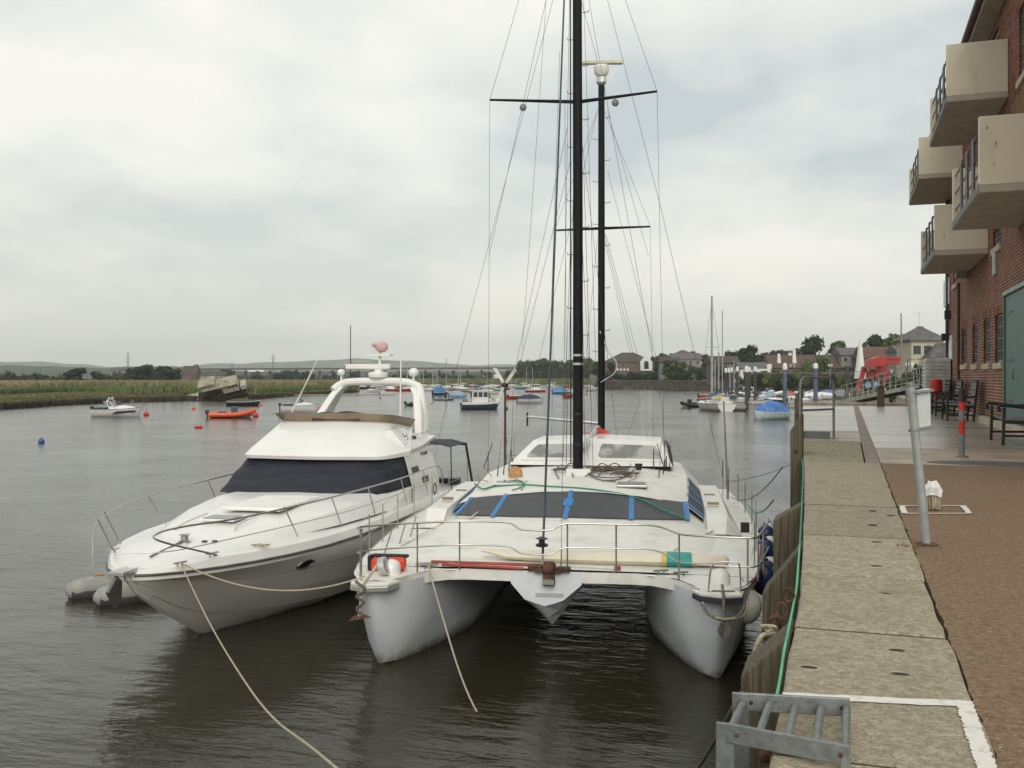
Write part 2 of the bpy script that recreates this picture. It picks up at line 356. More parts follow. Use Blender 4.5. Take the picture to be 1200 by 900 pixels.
# painted lines
def line(pts, wd, z=QT + .004):
    m = MB(); P = [Vector(p) for p in pts]; rr = random.Random(5); L_, R_ = [], []
    for a, b in zip(P, P[1:]):
        d = (b - a); n = max(2, int(d.length / .05)); q = Vector((-d.y, d.x, 0)).normalized() * wd / 2
        for i in range(n + 1):
            c = a.lerp(b, i / n); j = rr.uniform(.82, 1.1); k = rr.uniform(.82, 1.1)
            L_.append((c + q * j)); R_.append((c - q * k))
    n = len(L_); return m.add([(p.x, p.y, z) for p in L_ + R_], [(i, n + i, n + i + 1, i + 1) for i in range(n - 1)])
c1, c2, c3 = PZ(918, 816, QT), PZ(1132, 826, QT), PZ(1155, 897, QT)
lm = line([c1, c2], .07); lm2 = line([(c2.x - .005, c2.y + .03, 0), c3, (c3.x, c3.y - 1.2, 0)], .058, QT + .0055); lm.add(lm2.v, lm2.f)
tag(lm.build('painted_line', M_LINE), 'worn white painted corner line across the near coping stones', 'painted line')
a, b, c, d = PZ(1057, 593, QT), PZ(1128, 593, QT), PZ(1136, 602, QT), PZ(1060, 602, QT)
lm = MB()
for p, q, wd in ((a, b, .035), (b, c, .05), (c, d, .035), (d, a, .05)):
    k = line([p, q], wd, QT + .0045 + .001 * (wd > .04)); lm.add(k.v, k.f)
tag(lm.build('painted_square', M_LINE), 'small white painted rectangle on the brown tarmac around the bagged post', 'painted line')
tag(sl_.build('hole_shade', M_MOSS_SHADE), 'small dark discs painted as the shadow in holes of the coping stones', 'socket')
# iron cover (dark lens-shaped plate across the tarmac edge)
pc = PZ(1165, 543.5, QT)
tag(MB().lathe([(.95, 0), (.95, .004), (.9, .006)], (pc.x + .1, pc.y, QT - .001), 32, Matrix.Diagonal((1, .42, 1))).build('patch_cover', mat('dark_patch', (.085, .085, .08), .6, var=.2, scale=14, bump=.3)), 'dark grey oval cover plate set where tarmac meets concrete', 'cover plate')

# ------------------------------------------------------------------ fender piles on the quay face
def pile(name, label, ox, ix, y, w, zo, zi, group='timber fender piles on the quay face', thick=.34, zb=-2):
    t = thing(name, label, 'timber pile', (ix, y, 0), 0, group); m = MB()
    # planks side by side along y, chamfered outwards
    n = 2
    for i in range(n):
        a, b = y - y + i * thick / n + .004, (i + 1) * thick / n - .004; x0, x1 = ox - ix, 0
        MB().add([(x0, a, zb), (x1, a, zb), (x1, b, zb), (x0, b, zb), (x0, a, zo), (x1, a, zi), (x1, b, zi), (x0, b, zo)],
                 [(0, 3, 2, 1), (4, 5, 6, 7), (0, 1, 5, 4), (1, 2, 6, 5), (2, 3, 7, 6), (3, 0, 4, 7)]).build('baulk', TIMBER, t, bevel=.01)
    for z in (zi - .55, zi - 1.5): MB().lathe([(.03, 0), (.03, .02), (.012, .03)], ((ox - ix) / 2, -.001, z), 8, Matrix.Rotation(R(90), 3, 'X')).build('bolt', RUSTY, t)
    return t
def ipx(px, py, y):   # world point where the pixel ray meets the plane Y=y
    d = FW + RT * ((px - 600) / FPX) + Vector((0, 0, (HZ - py) / FPX)); return EYE + d * (y / d.y)
specs = [((868, 792), (926, 744), 'nearest timber fender pile with sloping top, rope shackled beside it'),
         ((893, 696), (936, 641), 'second timber fender pile from the ladder, sloping top beside the big blue fender'),
         ((906, 610), (924, 590), 'third timber fender pile, squarer top beside the small blue fenders'), ]
ys = [pY(745, 925), pY(641, 936), pY(590, 940)]
for (o_, i_, lb), y in zip(specs, ys):
    A, B = ipx(*o_, y), ipx(*i_, y); ix = edge(y) - .01
    pile('timber_pile', lb, A.x, ix, y, .25, A.z, B.z)
for px, py, y, top, lb in ((922, 520, 12.2, 2.9, 'tall grey timber pile just before the hoop handrail'), (926, 500, 15.4, 3.9, 'tall timber pile standing above the quay at the hoop handrail foot'),
                          (931, 470, 19.5, 4.3, 'tall dark timber pile just beyond the hoop handrail'), (936, 457, 24.5, 4.35, 'tall mossy timber pile farthest along the quay edge')):
    A = ipx(px, py, y); pile('timber_pile', lb, A.x, edge(y) - .02, y, .3, top - .25, top, thick=.7)
for ya, yb, z, lb in ((ys[0] + .35, ys[1] - .02, 2.55, 'weathered timber waling between the two nearest piles'), (ys[1] + .36, ys[2] - .02, 2.6, 'weathered timber waling beside the second fender pile')):
    tag(MB().mm((edge(ya) - .17, ya, z), (edge(ya) - .02, yb, z + .2)).build('waling_beam', TIMBER, bevel=.01), lb, 'timber beam')

# ------------------------------------------------------------------ galvanised ladder folded over the quay edge
t = thing('quay_ladder', 'galvanised steel ladder hooked over the quay edge in the foreground', 'ladder', (0, 0, 0))
zt = QT + .05
f0, f1 = PZ(868, 822, zt), PZ(996, 829, zt); n0, n1 = PZ(850, 858, zt), PZ(996, 886, zt)
def stringer(a, b):
    s = MB(); s.bar(a, b, .012, .062); s.bar((a.x, a.y, zt + .03), (a.x, a.y, -.5), .058, .012)
    d = (b - a).normalized(); s.bar(b - d * .012, Vector((b.x - .012, b.y, QT + .0)), .03, .012)
    return s.build('stringer', GALV, t, bevel=.004)
stringer(f0, f1); stringer(n0, n1)
for i in range(5):
    k = (.03, .27, .51, .74, .97)[i]; MB().tube([f0.lerp(f1, k), n0.lerp(n1, k)], .0125, 10).build('rung', GALV, t, smooth=True)
for i in range(11):
    z = QT - .2 - i * .28; MB().tube([(f0.x, f0.y, z), (n0.x, n0.y, z)], .0125, 8).build('rung', GALV, t, smooth=True)
for k in (.1, .93):
    for a, b in ((f0, f1), (n0, n1)): 
        p = a.lerp(b, k); MB().lathe([(.007, 0), (.007, .004), (.003, .006)], (p.x, p.y - .006, p.z), 8, Matrix.Rotation(R(90), 3, 'X')).build('bolt', RUSTY, t)

# ------------------------------------------------------------------ hoop handrail
A, B = PZ(977, 514, QT), PZ(938, 517, QT)
t = thing('hoop_handrail', 'tall galvanised hoop handrail at the head of the quay ladder', 'handrail', A)
q = (B - A); H = 1.16; r_ = .16
pts = [(0, 0, 0), (0, 0, H - r_)]; d = q.normalized(); L_ = q.length
for i in range(1, 8):
    an = R(90) * i / 8; pts.append(tuple(d * (r_ - r_ * math.cos(an)) + Vector((0, 0, H - r_ + r_ * math.sin(an)))))
for i in range(8):
    an = R(90) * i / 8; pts.append(tuple(d * (L_ - r_ + r_ * math.sin(an)) + Vector((0, 0, H - r_ + r_ * math.cos(an)))))
pts.append(tuple(d * L_ + Vector((0, 0, H - r_)))); pts.append(tuple(d * (L_ + .02) + Vector((0, 0, -.9))))
MB().tube(pts, .024, 10).build('hoop', GALV, t, smooth=True)
MB().tube([d * .0 + Vector((0, 0, .56)), d * L_ + Vector((0, 0, .56))], .02, 8).build('crossbar', GALV, t, smooth=True)
MB().mm((-.09, -.09, 0), (.09, .09, .012)).build('foot_plate', GALV, t)
MB().box((-.32, .18, .06), (.5, .25, .12)).build('step_block', mat('grey_block', (.15, .16, .16), .8), t, bevel=.01)

# ------------------------------------------------------------------ leaning post with its tray, bollard, bagged stub, bench
base = PZ(1086, 638, QT); D = (base - EYE).dot(FW); top = PD(1067, 453, D)
t = thing('signpost', 'leaning grey tubular post with a pale metal holder clamped at its top', 'signpost', base)
v = top - base
MB().tube([(0, 0, -.02), v], .0305, 14).build('post', mat('grey_post_paint', (.30, .31, .30), .5, .2, var=.12, scale=7), t, smooth=True)
MB().lathe([(.075, 0), (.075, .006), (.05, .012)], (0, 0, 0), 14).build('foot_plate', RUSTY, t)
hp = Vector((.02, 0, v.z)); HM = mat('pale_green_metal', (.48, .53, .50), .5, var=.08)
def vp(px, py, dd=0): return PD(px, py, D + dd) - base
MB().slab([vp(1074, 458), vp(1090.5, 455), vp(1091, 499), vp(1076, 502)], .07).build('holder_box', HM, t, bevel=.004)
MB().bar(vp(1066, 460, .02), vp(1091, 457, .02), .10, .016).build('top_bracket', GALV, t)
MB().bar(vp(1068, 505, .02), vp(1091, 500, .02), .10, .02).build('lower_bracket', GALV, t)
MB().lathe([(.034, 0), (.034, .02), (.02, .03)], v, 14).build('cap', GALV, t)

base = PZ(1127, 536, QT)
t = thing('bollard', 'slim grey bollard with two red reflective bands near the benches', 'bollard', base)
GP = mat('grey_bollard_paint', (.16, .18, .18), .5)
for a, b, m in ((0, .34, GP), (.34, .53, RED), (.53, .68, GP), (.68, .80, RED), (.80, .98, BLACK)):
    MB().tube([(0, 0, a), (0, 0, b)], .042, 12).build('band' if m is RED else ('shaft' if m is GP else 'cap'), m, t, smooth=True)
MB().lathe([(.09, 0), (.09, .02), (.05, .03)], (0, 0, 0), 12).build('foot_plate', GALV, t)

base = PZ(1093, 597, QT)
t = thing('stub_post', 'rotten timber stub post capped with a torn white plastic bag', 'post', base)
m = MB()
for i in range(5):
    x = -.045 + i * .0225; m.box((x, random.uniform(-.01, .01), .085 + random.uniform(-.01, .01)), (.021, .09, .17 + random.uniform(-.02, .02)), rz=random.uniform(-.1, .1))
m.build('stump', mat('rotten_wood', (.20, .14, .07), .9, col2=(.42, .36, .27), scale=14, stretch=(3, 3, .5), bump=.6), t)
bg_ = MB(); rg = random.Random(4); secs = []
for z, r1 in ((.12, .078), (.15, .082), (.19, .075), (.215, .06), (.235, .03)):
    secs.append([Vector((math.cos(j * .628) * (r1 + rg.uniform(-.016, .016)), math.sin(j * .628) * (r1 + rg.uniform(-.016, .016)), z + rg.uniform(-.015, .022))) for j in range(10)])
bg_.loft(secs, ring=True, caps=True).build('plastic_bag', mat('white_plastic', (.74, .73, .70), .4), t)
# fallen leaves / litter at the foot of the leaning post
lf = MB(); b0 = PZ(1075, 640, QT)
for i in range(26):
    p = b0 + Vector((rr.gauss(0, .07), rr.gauss(0, .05), 0)); a = rr.uniform(0, 6); s = rr.uniform(.006, .014)
    lf.add([(p.x + s * math.cos(a), p.y + s * math.sin(a), QT + .002), (p.x - s * math.sin(a), p.y + s * math.cos(a), QT + .012), (p.x - s * math.cos(a), p.y - s * math.sin(a), QT + .004), (p.x + s * math.sin(a), p.y - s * math.cos(a), QT + .009)], [(0, 1, 2, 3)])
stuff(lf.build('fallen_leaves', mat('dead_leaves', (.22, .11, .05), .8, island=.4)), 'dead brown leaves gathered at the foot of the leaning post', 'leaves')

BW = mat('black_bench_iron', (.015, .014, .014), .5); BS = mat('grey_bench_slat', (.16, .17, .17), .6, var=.2, stretch=(.5, 6, 6))
def bench(loc, label, L_=1.45):
    t = thing('bench', label, 'bench', loc, 0, 'benches against the brick building')
    for y in (0, L_):
        m = MB(); m.bar((-.62, y, 0), (-.60, y, .64), .06, .05); m.bar((.02, y, 0), (.12, y, 1.06), .06, .06)
        m.bar((-.60, y, .40), (.03, y, .38), .05, .06)
        m.bar((-.60, y, .16), (.02, y, .16), .04, .04)
        m.tube(smooth_pts([(-.66, y, .58), (-.69, y, .62), (-.66, y, .68), (-.5, y, .67), (-.2, y, .64), (.07, y, .66)]), .03, 6)
        m.build('end_frame', BW, t)
    for i in range(6): MB().box((-.52 + i * .1, L_ / 2, .43), (.075, L_ + .02, .028)).build('slat', BS, t)
    for i in range(5): MB().bar((.04 + i * .017, .0, .55 + i * .108), (.04 + i * .017, L_, .55 + i * .108), .028, .075).build('slat', BS, t)
    MB().bar((.112, -.02, 1.06), (.112, L_ + .02, 1.06), .05, .07).build('top_rail', BW, t)
    return t
for (px, D, lb) in ((1150, 25.9, 'black and grey bench nearest the row of four windows'), (1134, 29.3, 'black and grey bench in the middle of the three by the wall'), (1122, 32.6, 'black and grey bench farthest along the wall beside the red float')):
    p = GX(px, D, QT); bench((3.14, p.y, QT), lb)
p = PZ(1188, 522, QT); bench((3.14, p.y, QT), 'black bench end by the green door at the right edge', 1.5)
p = PD(1097, 455, 33.2)
t = thing('lifebuoy_post', 'red life ring holder standing behind the farthest bench', 'lifebuoy', (p.x, p.y, QT))
MB().tube([(0, 0, 0), (0, 0, .95)], .04, 8).build('post', BLACK, t); MB().lathe([(.12, .3), (.16, .4), (.12, .52), (.1, .62), (.19, .7), (.21, .95), (.19, 1.1), (.05, 1.14)], (0, 0, 0), 12).build('red_housing', RED, t, smooth=True)
# ------------------------------------------------------------------ brick warehouse with balconies
BX = 3.44
def wy(px, X=BX):       # world Y on the plane X=const seen at pixel column px
    d = FW + RT * ((px - 600) / FPX); return d.y * (X / d.x)
def wz(px, py, X=BX):
    d = FW + RT * ((px - 600) / FPX); return EYE.z + (HZ - py) / FPX * (X / d.x)
BY1 = wy(1108); BY0 = 9.0; RZ = 13.2
bld = thing('brick_warehouse', 'tall red brick quayside building with cream balconies and a green door', 'building', (BX, BY0, QT))
def bl(x, y, z): return (x - BX, y - BY0, z - QT)
BRK = mat('red_brick', (.165, .056, .030), .85, island=.28, col2=(.25, .092, .047), scale=2.0, bump=.4, bscale=60)
MOR = mat('pale_mortar', (.46, .40, .32), .95, var=.15)
CREAM = mat('cream_render', (.76, .69, .54), .8, col2=(.60, .53, .40), speck=((.26, .21, .15), 5, .70, .76), scale=1.6, stretch=(1.5, 1.5, .8), th=(.5, .85), bump=.1, stain=((.22, .19, .15), -.6, -.2, 1.3))
SOFF = mat('soffit_concrete', (.46, .41, .33), .9, var=.1); EDGEM = mat('slab_edge_grey', (.20, .21, .21), .8, var=.15)
RAILM = mat('dark_railing', (.035, .03, .045), .5)
SILL = mat('stone_sill', (.48, .41, .30), .8, var=.12, scale=5)
FRAME = mat('window_frame_grey', (.20, .22, .22), .5)
PANE = mat('window_glass', (.06, .07, .075), .06)
opens = []   # y0,y1,z0,z1
for a, b, p, q in ((1127, 1133, 384, 427.5), (1139.5, 1145.5, 379, 427), (1152.5, 1160, 373, 426), (1166, 1175, 368, 425)):
    y0_, y1_ = wy(b), wy(a); opens.append((y0_, y1_, wz((a + b) / 2, q), wz((a + b) / 2, p), 'g'))
DY1 = wy(1179); opens.append((DY1 - 3.0, DY1, QT + .16, wz(1179, 347), 'door'))
for a, b, p, q in ((1163.5, 1172.5, 266, 289), (1117, 1121.5, 318, 333), (1194, 1215, -10, 78)):
    opens.append((wy(b), wy(a), wz((a + b) / 2, q), wz((a + b) / 2, p), 'u'))
opens.append((wy(1110.5), wy(1108.5), wz(1110, 226), wz(1110, 205), 'u'))
for y0_ in (10.3, 13.6): opens.append((y0_, y0_ + 1.0, 4.9, 6.0, 'g'))
for y0_ in (24.9, 34.1): opens.append((y0_ + 1.2, y0_ + 3.2, 10.95, 13.0 - .05, 'bd'))
for y0_ in (19.0, 28.2): opens.append((y0_ + 1.2, y0_ + 3.2, 7.8, 9.9, 'bd'))
# brickwork: outer leaf laid brick by brick, mortar bed just behind the faces
bk = MB(); mo = MB(); rb = random.Random(1); CH = .075; BL = .225; nC = int((RZ - QT) / CH)
for c in range(nC):
    z0 = QT + c * CH; z1 = z0 + CH; zm = (z0 + z1) / 2
    blk = sorted((o[0], o[1]) for o in opens if o[2] < zm < o[3]); y = BY0; segs = []
    for a, b in blk:
        if a > y: segs.append((y, a))
        y = max(y, b)
    if y < BY1: segs.append((y, BY1))
    for a, b in segs:
        v = [bl(BX + .006, a, z0), bl(BX + .006, b, z0), bl(BX + .006, b, z1), bl(BX + .006, a, z1)]
        mo.add(v, [(0, 3, 2, 1)])
        y = a - (BL / 2 if c % 2 else 0)
        k = 0
        while y < b:
            s, e_ = max(y + .006, a), min(y + BL - .006, b); y += BL if (c % 2 == 0) else BL
            if e_ - s < .03: continue
            x = BX + rb.uniform(-.003, .003); v = [bl(x, s, z0 + .009), bl(x, e_, z0 + .009), bl(x, e_, z1 - .009), bl(x, s, z1 - .009)]
            w2 = [bl(BX + .11, s, z0 + .009), bl(BX + .11, e_, z0 + .009), bl(BX + .11, e_, z1 - .009), bl(BX + .11, s, z1 - .009)]
            bk.add(v + w2, [(0, 3, 2, 1), (0, 1, 5, 4), (3, 7, 6, 2), (0, 4, 7, 3), (1, 2, 6, 5)])
stuff(bk.build('brick_facing', BRK, bld)); mo.build('mortar_bed', MOR, bld)
core = MB().mm(bl(BX + .115, BY0, QT), bl(BX + 9, BY1 - .0, RZ)).build('inner_wall', MOR, bld)
MB().mm(bl(BX + .002, BY1 + .001, QT), bl(BX + 9, BY1 + .1, RZ)).build('end_wall', BRK, bld)
# roof with overhanging eaves
MB().mm(bl(BX - .42, BY0 - .3, RZ), bl(BX + 9.3, BY1 + .35, RZ + .1)).build('soffit', SOFF, bld)
r_ = MB().mm(bl(BX - .5, BY0 - .4, RZ + .102), bl(BX + 9.4, BY1 + .42, RZ + .3)).build('roof', mat('dark_roof', (.09, .06, .055), .8), bld)
MB().tube([bl(BX - .52, BY0 - .3, RZ + .16), bl(BX - .52, BY1 + .35, RZ + .16)], .07, 8).build('gutter', mat('brown_gutter', (.12, .04, .04), .5), r_)
for i, (a, b, z0, z1, k) in enumerate(opens):
    if k in 'gu':
        t = MB()
        for p, q in (((a, z0), (b, z0 + .06)), ((a, z1 - .05), (b, z1)), ((a, z0 + .06), (a + .05, z1 - .05)), ((b - .05, z0 + .06), (b, z1 - .05))):
            t.mm(bl(BX + .06, p[0], p[1]), bl(BX + .11, q[0], q[1]))
        for j in (1, 2): t.mm(bl(BX + .065, a + (b - a) * j / 3 - .012, z0 + .06), bl(BX + .108, a + (b - a) * j / 3 + .012, z1 - .05))
        for j in (1, 2, 3): t.mm(bl(BX + .068, a + .05, z0 + (z1 - z0) * j / 4 - .012), bl(BX + .107, b - .05, z0 + (z1 - z0) * j / 4 + .012))
        f = t.build('window', FRAME, bld)
        MB().mm(bl(BX + .095, a + .05, z0 + .06), bl(BX + .1, b - .05, z1 - .05)).build('pane', PANE, f)
        MB().mm(bl(BX - .055, a - .07, z0 - .15), bl(BX + .05, b + .07, z0 - .003)).build('sill', SILL, f, bevel=.012)
        m = MB(); n = int((b - a + .2) / .08)      # soldier course
        for j in range(n): m.mm(bl(BX - .006, a - .1 + j * .08 + .005, z1 + .002), bl(BX + .02, a - .1 + (j + 1) * .08 - .005, z1 + .215))
        m.build('lintel', BRK, f)
    elif k == 'bd':
        f = MB().mm(bl(BX + .06, a, z0), bl(BX + .11, b, z1)).build('balcony_door', FRAME, bld)
        for j in (0, 1): MB().mm(bl(BX + .05, a + .1 + j * 1.0, z0 + .1), bl(BX + .058, a + .9 + j * 1.0, z1 - .1)).build('pane', PANE, f)
    else:
        GD = mat('green_door_paint', (.065, .15, .135), .5, var=.08, scale=5, bump=.05)
        d = MB().mm(bl(BX + .02, a, z0), bl(BX + .11, b, z1)).build('double_door', GD, bld)
        n = 14
        for j in range(n):
            y = a + (b - a) * j / n; MB().mm(bl(BX - .012, y + .006, z0 + .03), bl(BX + .018, a + (b - a) * (j + 1) / n - .006, z1 - .03)).build('board', GD, d)
        IR = mat('door_ironwork', (.05, .07, .06), .5)
        for zz in (z0 + .45, z0 + 1.35, z1 - .45): MB().mm(bl(BX - .022, b - 1.0, zz), bl(BX - .0125, b - .02, zz + .07)).build('strap_hinge', IR, d)
        MB().tube([bl(BX - .05, b - 1.42, z0 + .95), bl(BX - .07, b - 1.42, z0 + 1.05), bl(BX - .05, b - 1.42, z0 + 1.18)], .012, 6).build('handle', IR, d)
        MB().mm(bl(BX - .07, a - .05, z1), bl(BX + .1, b + .05, z1 + .09)).build('head_flashing', mat('pale_green_trim', (.30, .40, .36), .6), d)
        MB().mm(bl(BX - .05, b - .001, z0), bl(BX + .1, b + .09, z1)).build('jamb', GD, d)
# balconies
XB = 2.16
for i, (a, b, zb) in enumerate(((24.6, 29.3, 10.80), (33.8, 38.9, 10.80), (18.7, 23.3, 7.66), (27.9, 32.9, 7.66))):
    t = MB().mm(bl(XB, a, zb), bl(BX - .002, b, zb + .13)).build('balcony', SOFF, bld, bevel=.01)
    MB().mm(bl(XB - .012, a + .001, zb + .012), bl(XB - .001, b, zb + .16)).build('slab_edge', EDGEM, t)
    for y in (a, b - .12):
        MB().mm(bl(XB - .004, y - .004, zb + .132), bl(BX - .004, y + .116, zb + 1.32)).build('cheek_wall', CREAM, t, bevel=.01)
    m = MB()
    for z in (.42, .78, 1.16): m.tube([bl(XB + .06, a + .12, zb + z), bl(XB + .06, b - .12, zb + z)], .02, 6)
    m.build('rail', mat('red_brown_rail', (.16, .08, .09), .5), t)
    for j in (.30, .52, .74):
        y = a + (b - a) * j
        MB().mm(bl(XB + .045, y - .17, zb + .16), bl(XB + .075, y + .17, zb + 1.24)).build('baluster', RAILM, t)
# fittings
m = MB()
for px, w_ in ((1126, .045), (1112.5, .05)):
    y = wy(px); m.tube([bl(BX - .07, y, QT + .2), bl(BX - .07, y, 7.5 if px > 1120 else RZ)], w_, 8)
m.build('downpipe', mat('dark_downpipe', (.06, .04, .035), .6), bld)
def fit(px, py, w, h, d, m, nm, lb=None, X=BX):
    y, z = wy(px), wz(px, py); o = MB().mm(bl(BX - d, y - w / 2, z - h / 2), bl(BX - .004, y + w / 2, z + h / 2)).build(nm, m, bld, bevel=.01); return o
fit(1134, 320, .5, .28, .34, mat('floodlight_grey', (.32, .31, .27), .5), 'floodlight')
fit(1167, 309, .42, .55, .06, mat('vent_white', (.42, .44, .40), .6), 'wall_vent')
fit(1110.2, 343, 2.0, .95, .05, mat('sign_white', (.68, .68, .70), .5), 'white_sign')
fit(1115, 407, 1.0, .85, .05, _m['sign_white'], 'white_sign')
fit(1114, 395, .25, .25, .3, BLACK, 'lantern')
fit(1114, 369, .2, .3, .2, RAILM, 'alarm_box')
# grey cabinet outside the far end of the wall
y = wy(1113)
t = thing('grey_cabinet', 'pale grey louvred cabinet beyond the benches at the end of the wall', 'cabinet', (2.75, 38.2, QT))
CG = mat('cabinet_grey', (.55, .56, .52), .7, var=.15, scale=3)
MB().mm((-.05, -.9, .0), (.62, .5, .5)).build('plinth', CG, t)
MB().mm((-.12, -1.0, .5), (.66, .6, 1.85)).build('body', CG, t, bevel=.02)
for j in range(10): MB().mm((-.16, -1.03, .58 + j * .125), (-.115, .6, .66 + j * .125)).build('louvre', CG, t); 
for j in range(10): MB().mm((-.12, -1.04, .58 + j * .125), (.64, -1.0, .66 + j * .125)).build('louvre', CG, t)
# ------------------------------------------------------------------ catamaran
CA = R(8.5); corg = FW * 15.6 + RT * .6
cat_ = thing('catamaran', 'large weathered white catamaran with black masts moored bow-on beside the quay', 'sailing catamaran', (corg.x, corg.y, 0), YAW - CA)
MC = Matrix.Translation((corg.x, corg.y, 0)) @ Matrix.Rotation(YAW - CA, 4, 'Z'); MCi = MC.inverted()
def cy_(px, py, yl):   # pixel -> catamaran-local point on the plane local y = yl
    o = MCi @ EYE; d = MCi.to_3x3() @ (FW + RT * ((px - 600) / FPX) + Vector((0, 0, (HZ - py) / FPX))); return o + d * ((yl - o.y) / d.y)
def cz_(px, py, z):
    o = MCi @ EYE; d = MCi.to_3x3() @ (FW + RT * ((px - 600) / FPX) + Vector((0, 0, (HZ - py) / FPX))); return o + d * ((z - o.z) / d.z)
# each hull: (y, outer sheer, outer knuckle, outer WL, keel z, inner WL, inner top, z_sheer)
HS = [(-1.12, .10, .07, .02, 1.05, .02, .10, 1.28), (-.95, .28, .17, .04, .58, .05, .26, 1.30), (-.7, .44, .30, .08, .02, .10, .42, 1.31),
      (-.42, .55, .42, .15, -.25, .19, .56, 1.32), (0, .68, .56, .28, -.5, .34, .66, 1.33), (.7, .80, .70, .46, -.6, .56, .84, 1.34),
      (1.7, .92, .82, .64, -.7, .84, 1.02, 1.35), (3, 1.06, .94, .78, -.75, .94, 1.08, 1.36), (5, 1.22, 1.05, .88, -.75, .96, 1.1, 1.37), (9, 1.25, 1.05, .88, -.7, .94, 1.1, 1.36), (12.3, 1.1, .9, .7, -.45, .8, 1.0, 1.34)]
def hull(s, cxx):
    secs = []
    for (y, os_, ok, ow, kz, iw, it, zs) in HS:
        kzz = kz; lo = kz if kz > 0 else 0.0; zm = lo + (zs - lo) * .52
        wl = max(kz + .02, .0)
        pr = [(os_, zs), (os_ - .01, zs - .12), (ok, zm), ((ok + ow) / 2 + .03, (zm + wl) / 2), (ow, wl), (0, kz), (-iw, wl), (-(it * .55 + iw * .45), (zm + wl) / 2 - .05), (-it * .9, zm), (-it, zs - .14), (-it, zs)]
        dr = .17 * max(0, (0.2 - y)) ; dc = cxx + s * dr * .5
        secs.append([Vector((dc + s * a, y, z)) for a, z in pr])
    m = MB().loft(secs); n = len(secs[0])
    m.f.append(tuple(range(n))); m.f.append(tuple((len(secs) - 1) * n + i for i in range(n)))
    return m.build('hull', HULLC, cat_, smooth=True, sharp=50, fix=True)
HC = 2.47
for s in (-1, 1): hull(s, s * HC)
# anchor platform tips
for s in (-1, 1):
    pl = [(s * (HC + .02 - .30), -.98), (s * (HC + .1 - .27), -1.22), (s * (HC + .13), -1.34), (s * (HC + .42), -1.22), (s * (HC + .46), -.98)]
    if s < 0: pl.reverse()
    MB().prism(pl, 1.325, 1.368).build('bow_platform', GRP2, cat_, bevel=.01)
    pl = [(x * 1.0, y - .02) for x, y in pl]; MB().prism(pl, 1.245, 1.323).build('platform_skirt', RAILM if s > 0 else ALU, cat_, bevel=.01)
# deck: outline strip loft across stations
DK = []
def deck_z(x, y): return 1.36 + .05 * (1 - min(1, abs(x) / 3.6) ** 2)
def bo(y):  # outer deck edge
    for a, b in zip(HS, HS[1:]):
        if a[0] <= y <= b[0]: k = (y - a[0]) / (b[0] - a[0]); return HC + a[1] + (b[1] - a[1]) * k
    return HC + HS[-1][1]
dk = MB()
ys = [0.02, .4, 1, 1.7, 2.4, 3, 4, 5, 7, 9, 11, 12.3]
dk.loft([[Vector((x, y, deck_z(x, y))) for x in [-bo(y) - .03, -bo(y) * .8, -bo(y) * .5, 0, bo(y) * .5, bo(y) * .8, bo(y) + .03]] for y in ys])
for s in (-1, 1):   # bow lobes with concave inner curve
    L_ = []
    for y in (-1.1, -.9, -.65, -.4, -.2, -.08, .02):
        k = (.02 - y) / 1.12; xi = HC - .14 - .52 * (1 - k) ** 1.6 - (.35 if y > -.1 else 0); xo = bo(max(y, -1.12)) + .03 + .09 * k
        L_.append([Vector((s * xi, y, 1.365)), Vector((s * (xi + xo) / 2, y, 1.385)), Vector((s * xo, y, 1.365))])
    if s < 0: L_ = [q[::-1] for q in L_]
    dk.loft(L_)
# front and rim edges of the deck
fr = [(-HC + .14 + .04, -1.1), (-HC + .2, -.9), (-HC + .4, -.5), (-HC + .62, -.22), (-1.62, -.04), (-1.35, .02), (-.6, .0), (.6, .0), (1.35, .02), (1.62, -.04), (HC - .62, -.22), (HC - .4, -.5), (HC - .2, -.9), (HC - .18, -1.1)]
dk.loft([[Vector((x, y - .03, 1.385)) for x, y in fr], [Vector((x, y - .035, 1.21)) for x, y in fr], [Vector((x, y + .03, 1.20)) for x, y in fr]])
for s in (-1, 1):
    yy = [-1.1, -.9, -.7, -.4, 0, .7, 1.7, 3, 5, 9, 12.3]
    dk.loft([[Vector((s * (bo(y) + .04), y, 1.385)) for y in yy], [Vector((s * (bo(y) + .045), y, 1.27)) for y in yy]])
dk.build('deck', GRP2, cat_, smooth=True, sharp=30)
# bridge deck underside
UND = mat('underside_shade_grey', (.12, .12, .12), .6, var=.1)  # grey-white paint darkened: the shade under the deck is in the colour
MB().loft([[Vector((x, y, z)) for x in (-1.75, 0, 1.75)] for y, z in ((.03, 1.2), (.5, 1.12), (2, .95), (12, .9))]).build('bridge_deck', UND, cat_)
# central nacelle
nz_ = [[(-.62, 1.21), (-.62, 1.18), (-.40, .93), (-.25, .88), (-.08, .83), (.09, .88), (.22, .93), (.51, 1.18), (.51, 1.21)]]
na = MB(); a = [Vector((x, -.04, z + .17 if z > 1.2 else z)) for x, z in nz_[0]]
b = [Vector((x, .55, z)) for x, z in ((-.62, 1.38), (-.62, 1.15), (-.36, .82), (-.19, .60), (-.02, .39), (.15, .60), (.30, .82), (.55, 1.15), (.55, 1.38))]
c = [Vector((x, 4, z)) for x, z in ((-.62, 1.38), (-.62, 1.0), (-.36, .5), (-.15, .4), (0, .36), (.15, .4), (.36, .5), (.62, 1.0), (.62, 1.38))]
na.loft([a, [p.lerp(q, .5) + Vector((0, 0, -.035 * (abs(p.x) < .3))) for p, q in zip(a, b)], b, c]); na.f.append(tuple(range(8, -1, -1))); na.build('nacelle', mat('nacelle_white', (.68, .70, .72), .45, var=.04), cat_)
MB().mm((-.22, -.055, .985), (.22, -.043, 1.04)).build('name_plate', mat('dull_plate', (.42, .42, .40), .6), cat_)
